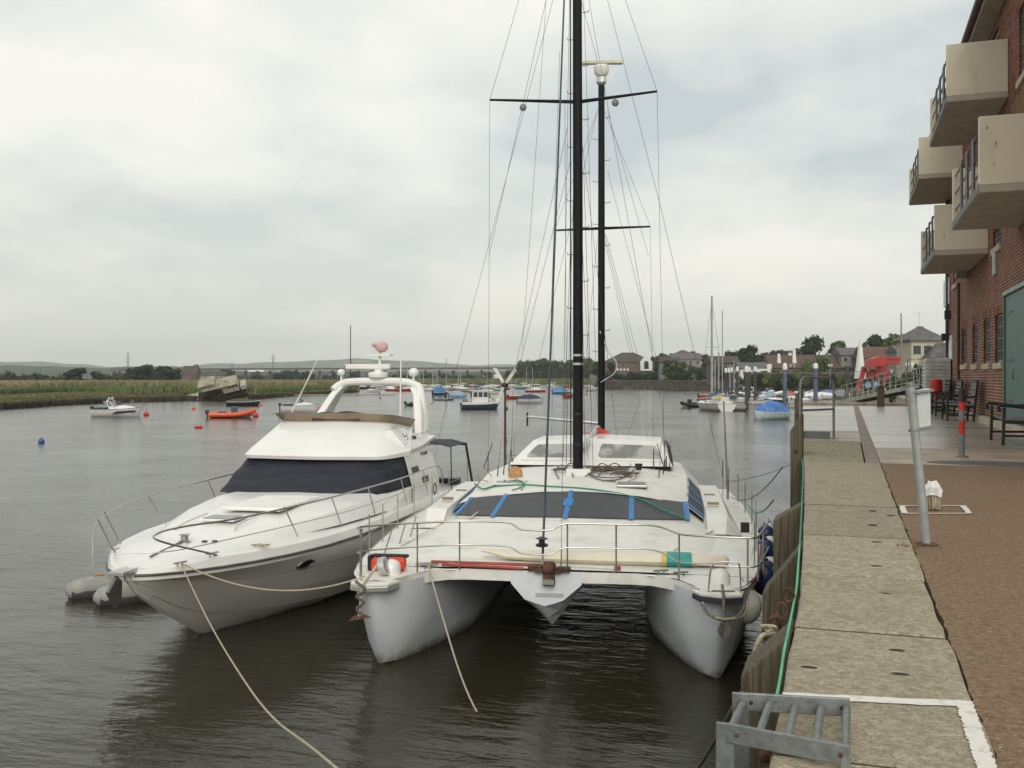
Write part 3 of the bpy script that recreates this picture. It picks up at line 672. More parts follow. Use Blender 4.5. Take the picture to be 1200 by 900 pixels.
# stem roller with rusty anchor roller
m = MB(); m.lathe([(.08, -.1), (.12, -.06), (.12, .06), (.08, .1)], (0, -.06, 1.43), 12, Matrix.Rotation(R(90), 3, 'Y'))
m.mm((-.34, -.10, 1.39), (-.13, .08, 1.47)); m.mm((.12, -.12, 1.39), (.33, .06, 1.45)); m.mm((-.22, -.13, 1.37), (.20, .1, 1.43)); m.mm((-.09, -.17, 1.18), (.09, -.06, 1.36)); m.build('anchor_roller', RUSTY, cat_, smooth=True)
MB().mm((-.085, -.18, 1.2), (.085, -.171, 1.28)).build('roller_cheek', mat('grey_metal', (.3, .3, .28), .5, .5), cat_)
# --- coach roof trunk, window band, roof
def gridm(rows): return MB().loft([[Vector(p) for p in r] for r in rows])
trunk = []
for y, zc, hw, ze, hb in ((.95, 1.415, 2.35, 1.40, 2.5), (2.2, 1.53, 2.42, 1.48, 2.66), (3.55, 1.66, 2.36, 1.56, 2.80), (4.3, 1.74, 2.34, 1.64, 2.84), (5.2, 1.80, 2.30, 1.72, 2.78), (8.5, 1.95, 2.25, 1.85, 2.7)):
    trunk.append([(-hb, y, 1.375), (-hw, y, ze), (-hw * .5, y, ze + (zc - ze) * .75), (0, y, zc), (hw * .5, y, ze + (zc - ze) * .75), (hw, y, ze), (hb, y, 1.375)])
gridm(trunk).build('cabin_trunk', GRP2, cat_, smooth=True, sharp=25)
MB().slab([(-2.5, .96, 1.37), (2.5, .96, 1.37), (2.35, .955, 1.42), (-2.35, .955, 1.42)], .01).build('trunk_lip', GRP2, cat_)
# window band bottom/top edges by x
bandx = [-2.38, -1.58, -.10, 1.18, 2.28]
def bb(x): k = abs(x + .1) / 2.4; return Vector((x, 3.62 + .42 * k ** 1.5, 1.70 - .05 * k))
def bt(x): k = abs(x + .1) / 2.4; return Vector((x * .93 if x < 0 else x * .985, 4.95 + .05 * k, 2.09 - .20 * k ** 1.4))
rows = [[], []]
for i in range(25):
    x = -2.42 + 4.76 * i / 24; rows[0].append(bb(x) + Vector((0, 0, -.03))); rows[1].append(bt(x))
MB().loft(rows).build('window_surround', GRP2, cat_, smooth=True)
nrm = Vector((0, -.3, .95)).normalized()
def bandpt(x, t, up): return bb(x).lerp(bt(x), t) + nrm * up
for i in range(4):
    x0, x1 = bandx[i] + .03, bandx[i + 1] - .03
    k = 8; top = [bandpt(x0 + (x1 - x0) * j / k, .97, .012) for j in range(k + 1)]; bot = [bandpt(x0 + (x1 - x0) * j / k, .06, .012) for j in range(k + 1)]
    low = [p - nrm * .02 for p in bot]; tl = [p - nrm * .02 for p in top]
    MB().loft([low, bot, top, tl]).build('window_panel', GREYWIN, cat_, smooth=True, sharp=30)
for i, x in enumerate(bandx):
    w_ = .05 if i else .04
    MB().loft([[bandpt(x - w_, t, .017) for t in (.0, .5, 1.0)], [bandpt(x + w_, t, .017) for t in (.0, .5, 1.0)]]).build('tape_strip', TAPE, cat_)
MB().loft([[bandpt(-.10 - .11, t, .024) for t in (.42, .68)], [bandpt(-.10 + .10, t, .024) for t in (.42, .68)]]).build('tape_patch', TAPE, cat_)
# roof from band top back to doghouse
rf = []
for y, zc, ze, hw in ((4.9, 2.09, 1.86, 2.24), (5.6, 2.16, 1.98, 2.28), (7.0, 2.25, 2.10, 2.34), (8.0, 2.31, 2.16, 2.36), (12.0, 2.3, 2.1, 2.3)):
    rf.append([(-hw - .25, y + .05, 1.78 if y < 8 else 1.84), (-hw, y, ze)] + [(hw * q, y, zc - (zc - ze) * q * q) for q in (-.6, -.3, 0, .3, .6)] + [(hw, y, ze), (hw + .46, y + .02, 1.50 if y < 5.5 else 1.62)])
gridm(rf).build('cabin_roof', GRP2, cat_, smooth=True, sharp=30)
# side windows of the cabin with blue tape (right side)
def sd(y, t, s=1, up=.012):
    for a, b in zip(rf, rf[1:]):
        if a[3][1] <= y <= b[3][1]:
            k = (y - a[3][1]) / (b[3][1] - a[3][1]); p = Vector(a[-2]).lerp(Vector(b[-2]), k); q = Vector(a[-1]).lerp(Vector(b[-1]), k); r = q.lerp(p, t) + Vector((up, 0, up * .6)); return Vector((r.x * s, r.y, r.z))
for s in (1, -1):
    m = MB().loft([[sd(y, .1, s) for y in (5.0, 5.6, 6.4, 7.2, 7.9)], [sd(y, .9, s) for y in (5.0, 5.6, 6.4, 7.2, 7.9)]]); m.build('side_window', GREYWIN, cat_)
    for y in (5.05, 5.7, 6.5, 7.5): MB().loft([[sd(y + d, t, s, .02) for t in (0.02, .5, .98)] for d in (-.09, .09)]).build('tape_strip', TAPE, cat_)
# doghouse
Yf, Yb = 8.35, 9.35
lo = [(-1.98, Yf + .25, 2.30), (-.05, Yf - .1, 2.33), (2.05, Yf + .25, 2.30)]; hi = [(-1.45, Yb, 2.86), (0.1, Yb - .12, 2.93), (1.78, Yb, 2.86)]
dh = MB(); dh.loft([[Vector(p) for p in lo], [Vector(p) for p in hi], [Vector((p[0], 11.6, p[2] - .02)) for p in hi], [Vector((p[0], 11.7, 2.2)) for p in lo]])
for e_ in (0, 2):
    dh.add([lo[e_], hi[e_], (hi[e_][0], 11.6, hi[e_][2] - .02), (lo[e_][0], 11.7, 2.0), (lo[e_][0], 9.5, 2.0), (lo[e_][0], 8.6, 2.1)], [(0, 1, 2, 3, 4, 5)])
dh.build('doghouse', GRP, cat_, bevel=.03, fix=True)
def facept(a, b):   # a across 0..2, b up 0..1
    i = 0 if a <= 1 else 1; k = a - i; l_ = Vector(lo[i]).lerp(Vector(lo[i + 1]), k); h_ = Vector(hi[i]).lerp(Vector(hi[i + 1]), k); return l_.lerp(h_, b)
nf = Vector((0, -.5, .87)).normalized()
def pane_poly(a0, a1, b0, b1, up, c=.03):
    return [facept(a0 + c, b0) + nf * up, facept(a1 - c, b0) + nf * up, facept(a1, b0 + .1) + nf * up, facept(a1 - .01, b1 - .1) + nf * up, facept(a1 - c, b1) + nf * up, facept(a0 + c, b1) + nf * up, facept(a0 + .01, b1 - .1) + nf * up, facept(a0, b0 + .1) + nf * up]
for a0, a1 in ((.14, .86), (1.12, 1.90)):
    f = MB().slab(pane_poly(a0 - .05, a1 + .05, .17, .86, .0), .022).build('windscreen_frame', GRP, cat_)
    MB().slab(pane_poly(a0, a1, .26, .78, .022), .006).build('glass', GLASSG, f)
m = MB().mm((-.30, 8.45, 2.3), (.34, 9.4, 2.42)); m.build('companion_hatch', GRP, cat_, bevel=.05)
# side windows of doghouse (curved black frame on the right)
MB().tube(smooth_pts([(2.05, 9.2, 2.25), (1.98, 9.5, 2.7), (1.9, 10.2, 2.82), (1.98, 10.9, 2.6), (2.05, 11.0, 2.2)]), .03, 6).build('side_window_frame', BLACK, cat_)
MB().slab([(2.0, 9.3, 2.3), (1.95, 9.6, 2.68), (1.9, 10.2, 2.78), (1.96, 10.8, 2.55), (2.02, 10.9, 2.25)], .01).build('side_glass', GLASSD, cat_)
# raised side coaming on the right hull
for s in (1, -1):
    A_ = [(s * 2.55, 4.2, 1.38), (s * 2.55, 4.2, 1.42), (s * 3.1, 4.3, 1.42), (s * 3.2, 4.3, 1.38)]; q = []
    for y, z in ((4.0, 1.40), (4.6, 1.72), (7.8, 1.86), (8.8, 1.84), (9.2, 1.4)):
        q.append([Vector((s * 2.6, y, 1.38)), Vector((s * 2.66, y, z)), Vector((s * (3.08 if y > 4.3 else 3.0), y, z)), Vector((s * 3.32, y, 1.38))])
    MB().loft(q).build('side_coaming', GRP2, cat_, smooth=True, sharp=25)
    for y in (5.4, 6.9): MB().mm((s * 2.72, y, 1.80), (s * 2.96, y + .1, 1.85)).build('vent_slot', SMOKE, cat_)
# hatches on the roof
HATM = mat('grey_hatch', (.20, .20, .20), .35, var=.1)
for (x, y, z, w_, d_, rz, al) in ((1.14, 5.75, 2.13, .58, .50, .05, 0), (-1.5, 6.0, 2.10, .62, .40, -.1, 1)):
    h = MB().box((x, y, z + .02), (w_ + .08, d_ + .08, .05), rz=rz).build('deck_hatch', GRP if al else ALU, cat_, bevel=.015)
    MB().box((x, y, z + .055), (w_, d_, .02), rz=rz).build('hatch_glass', HATM if not al else GLASSG, h)
HM2 = MB()
for i in range(5): HM2.box((.72 + i * .0, 7.5 + i * .11, 2.32), (.62, .05, .02), rz=.1)
HM2.build('roof_grating', mat('grating_grey', (.12, .11, .10), .8), cat_)
MB().box((-.10, 7.0, 2.29), (.56, .4, .16)).build('mast_step', GRP, cat_, bevel=.02)
# --- masts
def px_tube(path, r, name, m, parent, n=6, label=None): return MB().tube(path, r, n).build(name, m, parent, smooth=True, label=label)
mx, my = -.13, 7.1
MT = Vector((mx - .03, my, 18.6))
mst = px_tube([(mx, my, 2.3), (mx, my, 8), MT], [.118, .114, .10], 'main_mast', MAST, cat_, 14)
nx, ny = .06, 13.2; NT = 13.0
mz = px_tube([(nx, ny, 1.6), (nx, ny, 8), (nx, ny, NT)], [.105, .102, .092], 'mizzen_mast', MAST, cat_, 14)
def steps(x, y, z0, z1, par):
    z = z0; s = 1
    while z < z1:
        MB().tube([(x + s * .1, y, z), (x + s * .24, y - .01, z + .0), (x + s * .25, y, z + .05)], .011, 5).build('mast_step', GALV, par); z += .62; s = -s
steps(mx, my, 4.2, 13.6, mst); steps(nx, ny, 4.6, 12.5, mz)
for z in (2.9, 3.6, 4.75, 4.95): MB().tube([(mx, my, z), (mx, my, z + .05)], .124, 14).build('mast_band', ALU if z > 4 else BLKRUB, mst)
MB().tube([(mx - .16, my - .05, 2.5), (mx - .17, my - .05, 13.8)], .016, 5).build('sail_track', BLKRUB, mst)
# spreaders
sl1, sr1 = cy_(574, 117, my + .1), cy_(770, 107, my + .1)
mzc = cy_(668, 119, my)
sp1 = [MB().tube([(mx, my, 10.82), sl1], [.045, .026], 8).build('spreader', MAST, mst), MB().tube([(mx, my, 10.82), sr1], [.045, .026], 8).build('spreader', MAST, mst)]
for px, py in ((613, 121.5), (721, 116)):
    p = cy_(px, py, my + .1); MB().lathe([(.02, .06), (.075, .02), (.085, -.05), (.05, -.1)], (p.x, p.y, p.z - .06), 10).build('spreader_lamp', EDGEM, mst)
sl2, sr2 = cy_(650, 270, ny + .1), cy_(762, 265.5, ny + .1)
for q in (sl2, sr2): MB().tube([(nx, ny, 8.82), q], [.045, .025], 8).build('spreader', MAST, mz)
# radar on mizzen top
t = MB().lathe([(.09, 0), (.15, .06), (.15, .22), (.11, .26)], (nx, ny, NT + .0), 12).build('radar_bracket', ALU, mz)
MB().lathe([(.14, .26), (.21, .34), (.23, .52), (.2, .56)], (nx, ny, NT), 14).build('radar_base', GRP, mz, smooth=True)
MB().box((nx - .03, ny, NT + .66), (1.3, .14, .10), rz=.12).build('radar_scanner', mat('yellowed_plastic', (.50, .50, .36), .5), mz, bevel=.02)
# booms and red cover
p = cy_(703, 499, ny - .2)
MB().tube([(mx + .06, my + .15, 2.78), (-.02, ny - .35, 3.02)], [.085, .075], 10).build('boom', ALU, cat_, smooth=True)
q = cy_(618, 488, 13.6); MB().tube([(nx - .05, ny + .1, 3.12), q], [.05, .035], 8).build('boom', ALU, cat_, smooth=True)
MB().tube([q + Vector((0, 0, .12)), q - Vector((0, 0, .28))], .03, 6).build('boom_end_fitting', BLACK, cat_)
MB().loft([[Vector((x, y, 2.88)) for x in (-.28, .06, .42)] for y in (11.4, 11.5)] + [[Vector((-.10, 11.8, 3.02)), Vector((.06, 11.8, 3.08)), Vector((.30, 11.8, 2.98))], [Vector((-.2, 12.6, 2.9)), Vector((.06, 12.6, 2.95)), Vector((.4, 12.6, 2.9))]]).build('red_cover', RED, cat_, smooth=True)
# --- rails
def post(x, y, z0, z1, r=.014): return MB().tube([(x, y, z0), (x, y, z1)], r, 8).build('rail_post', STEEL, cat_, smooth=True)
def railh(y): return 2.14
top = [(-2.75, -1.12), (-2.86, -.9), (-2.5, -.58), (-2.05, -.32), (-1.45, -.06), (-.72, -.05), (-.55, -.08), (-.42, -.12), (.0, -.14), (.12, -.10), (.3, -.05), (1.0, -.03), (1.65, -.08), (2.0, -.35), (2.2, -.5), (2.65, -.6), (2.98, -.62), (3.15, -.55), (3.3, .05), (3.52, 1.2)]
rp = []
for x, y in top:
    z = 2.15
    if -.6 < x < .2: z -= .10 if (x > -.5 and x < .05) else .05
    if x > 1.9: z -= .07
    rp.append((x, y, z))
tp = MB().tube(smooth_pts(rp, 4), .0165, 8).build('pulpit_rail', STEEL, cat_, smooth=True)
rp2 = [(x, y, z - .38 - (.05 if x > 1.8 else 0)) for x, y, z in rp]
MB().tube(smooth_pts(rp2, 4), .0125, 8).build('mid_rail', STEEL, cat_, smooth=True)
for x, y in ((-2.76, -1.1), (-2.84, -.9), (-2.08, -.33), (-1.45, -.06), (-.02 - .0, -.0), (1.05, -.02), (2.02, -.36), (3.2, -.3), (3.02, -.58), (3.34, .3), (.0, -9)):
    if y < -5: continue
    if abs(x + .02) < .02: x = .28
    post(x, y + .01, 1.37, 2.14 - (.06 if x > 1.9 else 0))
# side stanchions and guard wires
for s in (-1, 1):
    pr = None
    for y in (-.2, 1.0, 2.4, 4.0, 5.7, 7.5, 9.4, 11.4):
        x = s * (bo(max(y, 0)) - .04); 
        if y > 0: post(x, y, 1.37, 2.08, .012)
        if pr:
            for h in (.70, .36): MB().tube([(pr[0], pr[1], 1.37 + h), (x, y, 1.37 + h)], .005, 4).build('guard_wire', STEEL, cat_)
        pr = (x, y)
# left gate frame (leaning tubes by the motor yacht)
for y in (1.2, 2.2, 3.0): MB().tube([(-3.05, y, 1.38), (-3.02, y + .35, 1.72)], .014, 6).build('strut', STEEL, cat_)
# teal stern rail lines
MB().tube([(-2.6, 12, 1.4), (-2.55, 12, 2.25), (-1.2, 12.2, 2.25)], .015, 6).build('stern_rail', TEAL, cat_)
# toe rail wood on right
MB().tube([(bo(y) + .05, y, 1.37) for y in (-.4, 0, .7, 1.7, 3)], .03, 6).build('rubbing_strake', mat('red_brown_strake', (.16, .06, .05), .7, var=.3, scale=9), cat_)
# stainless nose + windlass boxes + cleats
for s in (-1, 1):
    w = MB(); w.lathe([(.15, 0), (.15, .14), (.11, .20), (.04, .23)], (s * 2.62 - (.0 if s > 0 else -.18), -.55, 1.37), 12); w.build('windlass', GRP, cat_, smooth=True)
MB().lathe([(.12, -.07), (.15, -.05), (.15, .05), (.12, .07)], (-2.52, -.72, 1.52), 12, Matrix.Rotation(R(75), 3, 'Y')).build('windlass_drum', ALU, cat_, smooth=True)
def cleat(x, y, z, rz, par, s=.12, m=ALU):
    M_ = Matrix.Rotation(rz, 3, 'Z'); k = MB(); k.tube([Vector((x, y, z)) + M_ @ Vector((-s, 0, .06)), Vector((x, y, z)) + M_ @ Vector((s, 0, .06))], .016, 6)
    for q in (-.4, .4): k.tube([Vector((x, y, z)) + M_ @ Vector((q * s, 0, 0)), Vector((x, y, z)) + M_ @ Vector((q * s, 0, .06))], .014, 6)
    return k.build('cleat', m, par, smooth=True)
for x, y in ((-1.95, -.12), (-1.55, .12), (1.75, -.02), (2.05, -.12), (2.7, .6)): cleat(x, y, 1.385, .4, cat_, m=GALV)
# anchors at the bows
def anchor(x, y, z, lb, s=1, lean=0):
    t = thing('anchor', lb, 'anchor', (0, 0, 0)); t.matrix_world = MC @ Matrix.Translation((x, y, z)); 
    AM = mat('weathered_anchor', (.20, .18, .15), .6, .4, var=.3, scale=20)
    MB().tube([(0, .3, .10), (0, -.02, .02), (0, -.10, -.40)], .022, 8).build('shank', AM, t)
    m = MB(); m.tube(smooth_pts([(-.30, .0, -.12), (-.2, -.08, -.24), (0, -.12, -.30), (.2, -.08, -.24), (.30, .0, -.12)]), .022, 6); m.build('fluke_bar', AM, t)
    for q in (-1, 1): MB().slab([(q * .03, -.14, -.28), (q * .10, -.16, -.44), (q * .02, -.13, -.58), (0, -.13, -.40)], .012).build('fluke', AM, t)
    MB().tube([(-.16, -.0, .08), (.16, 0, .08)], .012, 6).build('stock', AM, t)
    return t
anchor(2.62, -1.36, 1.36, 'galvanised anchor hanging at the right bow of the catamaran')
t = thing('anchor', 'rusty anchor lashed with rope at the left bow of the catamaran', 'anchor', (0, 0, 0)); t.matrix_world = MC @ Matrix.Translation((-2.66, -1.33, 1.32))
AM2 = mat('rusty_anchor', (.13, .06, .035), .85, .2, var=.4, scale=18)
MB().tube([(.14, .25, .28), (0, -.02, .03), (-.04, -.06, -.42)], .024, 8).build('shank', mat('pale_shank', (.4, .35, .28), .6), t)
MB().slab([(-.05, -.06, -.36), (.16, -.1, -.42), (.0, -.08, -.46), (-.22, -.06, -.50)], .014).build('fluke', AM2, t)
MB().tube(smooth_pts([(-.10, -.05, .1), (.06, -.1, -.02), (-.08, -.08, -.12), (.05, -.1, -.2), (-.07, -.09, -.3), (.03, -.09, -.42)]), .02, 6).build('rope_lashing', ROPED, t)
# bow roller arch on the right bow
MB().tube(smooth_pts([(2.42, -1.1, 1.37), (2.46, -1.12, 1.72), (2.56, -1.12, 1.80), (2.80, -1.12, 1.80), (2.86, -1.12, 1.74), (2.88, -1.1, 1.37)]), .012, 6).build('bow_hoop', STEEL, cat_)
MB().tube(smooth_pts([(2.30, -1.15, 1.32), (2.42, -1.42, 1.12), (2.65, -1.5, 1.08), (2.9, -1.38, 1.12), (3.0, -1.1, 1.30)]), .014, 6).build('anchor_rope', ROPE, cat_)
# orange life jackets bundle on left bow
t = thing('lifejacket_bundle', 'bright orange and black lifejacket bundle lying on the left bow', 'lifejacket', (0, 0, 0)); t.matrix_world = MC @ Matrix.Translation((-2.55, -.30, 1.38))
ORJ = mat('orange_fabric', (.72, .07, .03), .7, var=.1, scale=12, bump=.3)
for i, (x, z) in enumerate(((-.14, .10), (.14, .11))): MB().box((x, 0, z), (.27, .24, .19), rz=.15 * i).build('float_panel', ORJ, t, bevel=.045)
MB().box((0, .10, .215), (.60, .12, .05)).build('collar', BLKRUB, t, bevel=.03); MB().box((-.30, 0, .12), (.06, .2, .24)).build('strap', BLKRUB, t, bevel=.02)
MB().box((0.02, -.15, .12), (.06, .03, .2), rz=.3).build('strap', BLKRUB, t)
# sailboard on deck (cream), red poles, boat hook
t = thing('sailboard', 'long cream sailboard with a teal band laid across the foredeck', 'sailboard', (0, 0, 0)); t.matrix_world = MC @ Matrix.Translation((.72, .72, 1.42))
sb = []
for x, w_, h_ in ((-1.95, .02, .02), (-1.85, .08, .04), (-1.5, .17, .07), (-.8, .26, .10), (0, .29, .11), (1.0, .28, .11), (1.65, .24, .10), (2.05, .17, .08), (2.12, .05, .04)):
    bend = .06 if x < -1.5 else 0
    sb.append([Vector((x, math.cos(j * math.pi / 4) * w_, bend + .07 + math.sin(j * math.pi / 4) * h_)) for j in range(8)])
MB().loft(sb, ring=True, caps=True).build('board', CREAMB, t, smooth=True, sharp=60)
for xa, xb, m, e_ in ((1.12, 1.52, TEAL, .011), (1.04, 1.12, mat('yellow_band', (.55, .45, .12), .5), .008)):
    def W(x): return (.28 - (x - 1.0) / .65 * .04) + e_, (.11 - (x - 1.0) / .65 * .01) + e_
    MB().loft([[Vector((x, math.cos(j * math.pi / 8) * W(x)[0], .07 + math.sin(j * math.pi / 8) * W(x)[1])) for j in range(16)] for x in (xa, xb)], ring=True).build('band', m, t, smooth=True)
MB().box((.6, 0, -.02), (.5, .1, .05)).build('rack', BLKRUB, t)
for k, (a, b, lb) in enumerate((((-1.95, .10, 1.46), (-.12, .22, 1.43), 'upper faded red pole lying on the foredeck'), ((-1.75, -.02, 1.44), (-.42, -.06, 1.42), 'lower faded red pole lying at the front edge of the foredeck'))):
    o = MB().tube([a, b], .025, 8).build('red_pole', REDF, None, smooth=True); o.matrix_world = MC; tag(o, lb, 'pole', 'red poles on the foredeck')
o = MB().tube([(-.05, .2, 1.44), (1.05, .1, 1.43)], .014, 6).build('pole_shaft', ALU, None); o2 = MB().mm((1.02, .07, 1.41), (1.12, .13, 1.47)).build('pole_tip', REDF, None)
t = thing('boat_hook', 'thin aluminium boat hook with red tip on the foredeck', 'boat hook', (0, 0, 0)); t.matrix_world = MC; o.parent = t; o2.parent = t
# rope heaps
rg = random.Random(9)
def heap(M_, c, r, n, rad, m, lb, cat='rope', flat=.5):
    pts = []
    for i in range(n):
        a = i * 1.9 + rg.uniform(-.4, .4); q = r * rg.uniform(.35, 1); pts.append((c[0] + math.cos(a) * q, c[1] + math.sin(a) * q * .7, c[2] + rg.uniform(0, r * flat)))
    o = MB().tube(smooth_pts(pts, 5), rad, 6).build('rope_coil', m, None, smooth=True); o.matrix_world = M_; return tag(o, lb, cat)
heap(MC, (-1.55, .12, 1.40), .13, 16, .014, ROPE, 'knotted heap of tan rope on the left foredeck')
heap(MC, (-2.0, .15, 1.40), .26, 9, .012, ROPE, 'loose tan rope trailing toward the left bow', flat=.1)
heap(MC, (.42, 7.15, 2.30), .36, 20, .013, ROPED, 'tangle of dark lines around the foot of the main mast', flat=.25)
heap(MC, (.95, 7.0, 2.26), .4, 12, .012, ROPED, 'dark loose lines trailing right of the main mast', flat=.12)
heap(MC, (-.55, 7.2, 2.28), .22, 9, .012, ROPED, 'dark coil of line left of the main mast', flat=.6)
# cork / wooden reel and bagged block
o = MB().lathe([(.04, -.06), (.13, -.05), (.17, 0), (.13, .05), (.04, .06)], (0, 0, 0), 16, Matrix.Rotation(R(80), 3, 'X')).build('cork_float', WOODM, None, smooth=True)
p = cy_(604, 555, 6.8); o.matrix_world = MC @ Matrix.Translation((p.x, 6.8, p.z)); tag(o, 'round brown cork float hanging at the left side of the cabin roof', 'float')
# winch on roof right
MB().lathe([(.07, 0), (.06, .05), (.09, .12), (.09, .15)], (1.25, 7.6, 2.30), 12).build('winch', BLACK, cat_, smooth=True); MB().tube([(1.2, 7.5, 2.36), (1.02, 6.9, 2.3)], .012, 5).build('winch_handle', ALU, cat_)
# --- standing rigging (each wire a part)
def wire(a, b, r=.0045, m=WIRE, nm='rigging_wire'): return MB().tube([a, b], r, 5, cap=False).build(nm, m, cat_)
TOP = Vector((mx, my, 18.4))
chL, chR = Vector((-3.35, 8.3, 1.4)), Vector((3.5, 8.3, 1.4))
stem = Vector((-.03, -.05, 1.45)); st_top = cy_(662, 0, 6.2) + (cy_(662, 0, 6.2) - stem) * .35
wr = lambda a, b, **k: wire(Vector(a), Vector(b), **k)
furl = cy_(640, 440, 1.95)
# forestay furler: thick blue-grey, thin wire lower down
FUR = mat('furler_blue_grey', (.05, .058, .085), .6)
q0 = Vector((-.12, .05, 1.62)); q1 = cy_(661, 0, 6.3); q1 = q0 + (q1 - q0) * 1.2
wire(q0, q1, r=.021, m=FUR, nm='furled_forestay')
MB().lathe([(.03, 0), (.10, .02), (.10, .05), (.05, .07), (.05, .12), (.11, .14), (.03, .17)], (-.13, .03, 1.75), 12).build('furler_drum', BLACK, cat_)
MB().tube([(-.10, -.02, 1.42), q0], .016, 6).build('furler_fork', STEEL, cat_)
wr((.18, -.02, 1.42), cy_(668, 0, 6.9) + Vector((0, 0, 1)), r=.005)
MB().tube([(.18, -.02, 1.42), (.185, .02, 1.72)], .011, 6).build('turnbuckle', STEEL, cat_); 
def W2(px0, py0, y0, px1, py1, y1, r=.005, ext=0, m=WIRE):
    a, b = cy_(px0, py0, y0), cy_(px1, py1, y1)
    if ext: a = b + (a - b) * ext
    wire(a, b, r=r, m=m)
# cap shrouds over the main spreaders
wire(sl1, cy_(572, 552, 9.0)); wire(sr1, cy_(779, 560, 8.4)); W2(608, 0, my, 574, 117, my + .1, ext=2); W2(733, 0, my, 770, 107, my + .1, ext=2)
W2(648, 0, 8.0, 519, 492, 11.5, ext=1.1); W2(519, 492, 11.5, 497, 600, 12)
W2(640, 0, 7.6, 573, 300, 9, ext=1.2); W2(665, 150, 7.4, 602, 440, 8.8); W2(602, 440, 8.8, 599, 548, 9.0); W2(668, 190, 7.4, 606, 440, 9.0)
W2(640, 0, 10, 612, 410, 13, ext=1.1); W2(656, 60, 9, 640, 545, 9)
W2(712, 0, 8.0, 776, 250, 8.8, ext=1.1); W2(776, 250, 8.8, 847, 560, 10.3)
W2(690, 0, 7.8, 776, 480, 8.5, ext=1.1); W2(776, 480, 8.5, 781, 556, 8.5)
W2(681, 0, 8, 701, 75, 9, ext=1.1); W2(677, 125, 7.2, 724, 520, 11)
W2(673, 118, 7.2, 693, 480, 7.4); W2(684, 0, 9, 700, 480, 12)
# mizzen shrouds
wire(sl2, cy_(646, 545, ny + .6)); wire(sr2, cy_(766, 520, ny + .6)); W2(705, 122, ny, 762, 265, ny + .1); W2(703, 122, ny, 650, 270, ny + .1)
for a, b in (((706, 270), (746, 448)), ((708, 272), (750, 448)), ((710, 274), (755, 448)), ((712, 130), (760, 300))): W2(*a, ny, *b, ny + 1)
for (px, py) in ((746, 448), (750, 448), (754, 448)): wire(cy_(px, py, ny + 1), cy_(px + 22, 556, 8.6), r=.004)
W2(700, 130, ny, 618, 480, 13.6); W2(712, 200, ny, 769, 420, 14); W2(769, 420, 14, 736, 508, 12)
W2(704, 270, ny, 702, 498, ny); W2(700, 280, ny, 682, 470, 11); W2(668, 300, my, 660, 540, my); W2(662, 120, my - .1, 664, 540, my - .2)
W2(677, 130, my, 679, 545, my + .2, r=.006); W2(680, 460, my, 690, 540, my + .6)
for dx in (-.18, -.06, .1, .22):
    wire(Vector((mx + dx * .6, my + .05, 9 + dx)), Vector((mx + dx * 1.5, my + .1 + dx, 2.35)), r=.006, m=ROPED)
# shroud turnbuckles, black end fittings
for (px, py, y) in ((572, 552, 9.0), (779, 560, 8.4), (781, 556, 8.5), (599, 548, 9.0), (766, 548, 8.5), (847, 560, 10.3)):
    p = cy_(px, py, y); MB().tube([p, p + Vector((0, 0, .45))], .013, 6).build('turnbuckle', BLACK, cat_)
    MB().tube([Vector((p.x, p.y, 1.4 if abs(p.x) > 2.3 else 2.2)), p], .010, 6).build('chainplate', STEEL, cat_)
for (a, b) in (((567, 548), (577, 520)), ((778, 548), (770, 520))):
    MB().tube([cy_(*a, 8.6), cy_(*b, 8.8)], .012, 6).build('turnbuckle', BLACK, cat_)
# halyard loop over the mizzen (pale curve)
MB().tube(smooth_pts([cy_(703, 388, ny - .1), cy_(713, 412, ny), cy_(722, 424, ny), cy_(720, 437, ny), cy_(704, 448, ny - .1)]), .015, 5).build('halyard', mat('pale_halyard', (.6, .58, .5), .7), cat_)
# green line across the cabin and slack lines, draped over what lies below
from mathutils.bvhtree import BVHTree
DV, DF = [], []
for ch in cat_.children:
    if ch.type == 'MESH' and ch.name.split('.')[0] in ('deck', 'cabin_trunk', 'cabin_roof', 'window_panel', 'window_surround', 'doghouse', 'side_coaming', 'side_window'):
        k = len(DV); DV += [v.co.copy() for v in ch.data.vertices]; DF += [tuple(i + k for i in p.vertices) for p in ch.data.polygons]
CB = BVHTree.FromPolygons(DV, DF); CEYE = MCi @ EYE
def drape(px, py, up=.025, guess=6.0):
    d = (MCi.to_3x3() @ (FW + RT * ((px - 600) / FPX) + Vector((0, 0, (HZ - py) / FPX)))).normalized(); h = CB.ray_cast(CEYE, d)
    p = h[0] if h[0] is not None and abs(h[0].x) < 4.2 else cy_(px, py, guess); return p - d * .01 + Vector((0, 0, up))
def dline(pts, r, m, nm): return MB().tube(smooth_pts([drape(x, y, up) for x, y, up in pts], 4), r, 6).build(nm, m, cat_, smooth=True)
dline([(556, 572, .1), (566, 575, .04), (580, 571, .02), (612, 569, .02), (645, 571, .02), (680, 573, .02), (705, 576, .02), (730, 580, .02), (755, 588, .02), (775, 598, .03), (795, 606, .03), (806, 611, .03)], .016, ROPEG, 'green_line')
dline([(566, 575, .03), (590, 567, .03), (608, 566, .06), (614, 571, .03), (600, 576, .03)], .014, ROPEG, 'green_line')
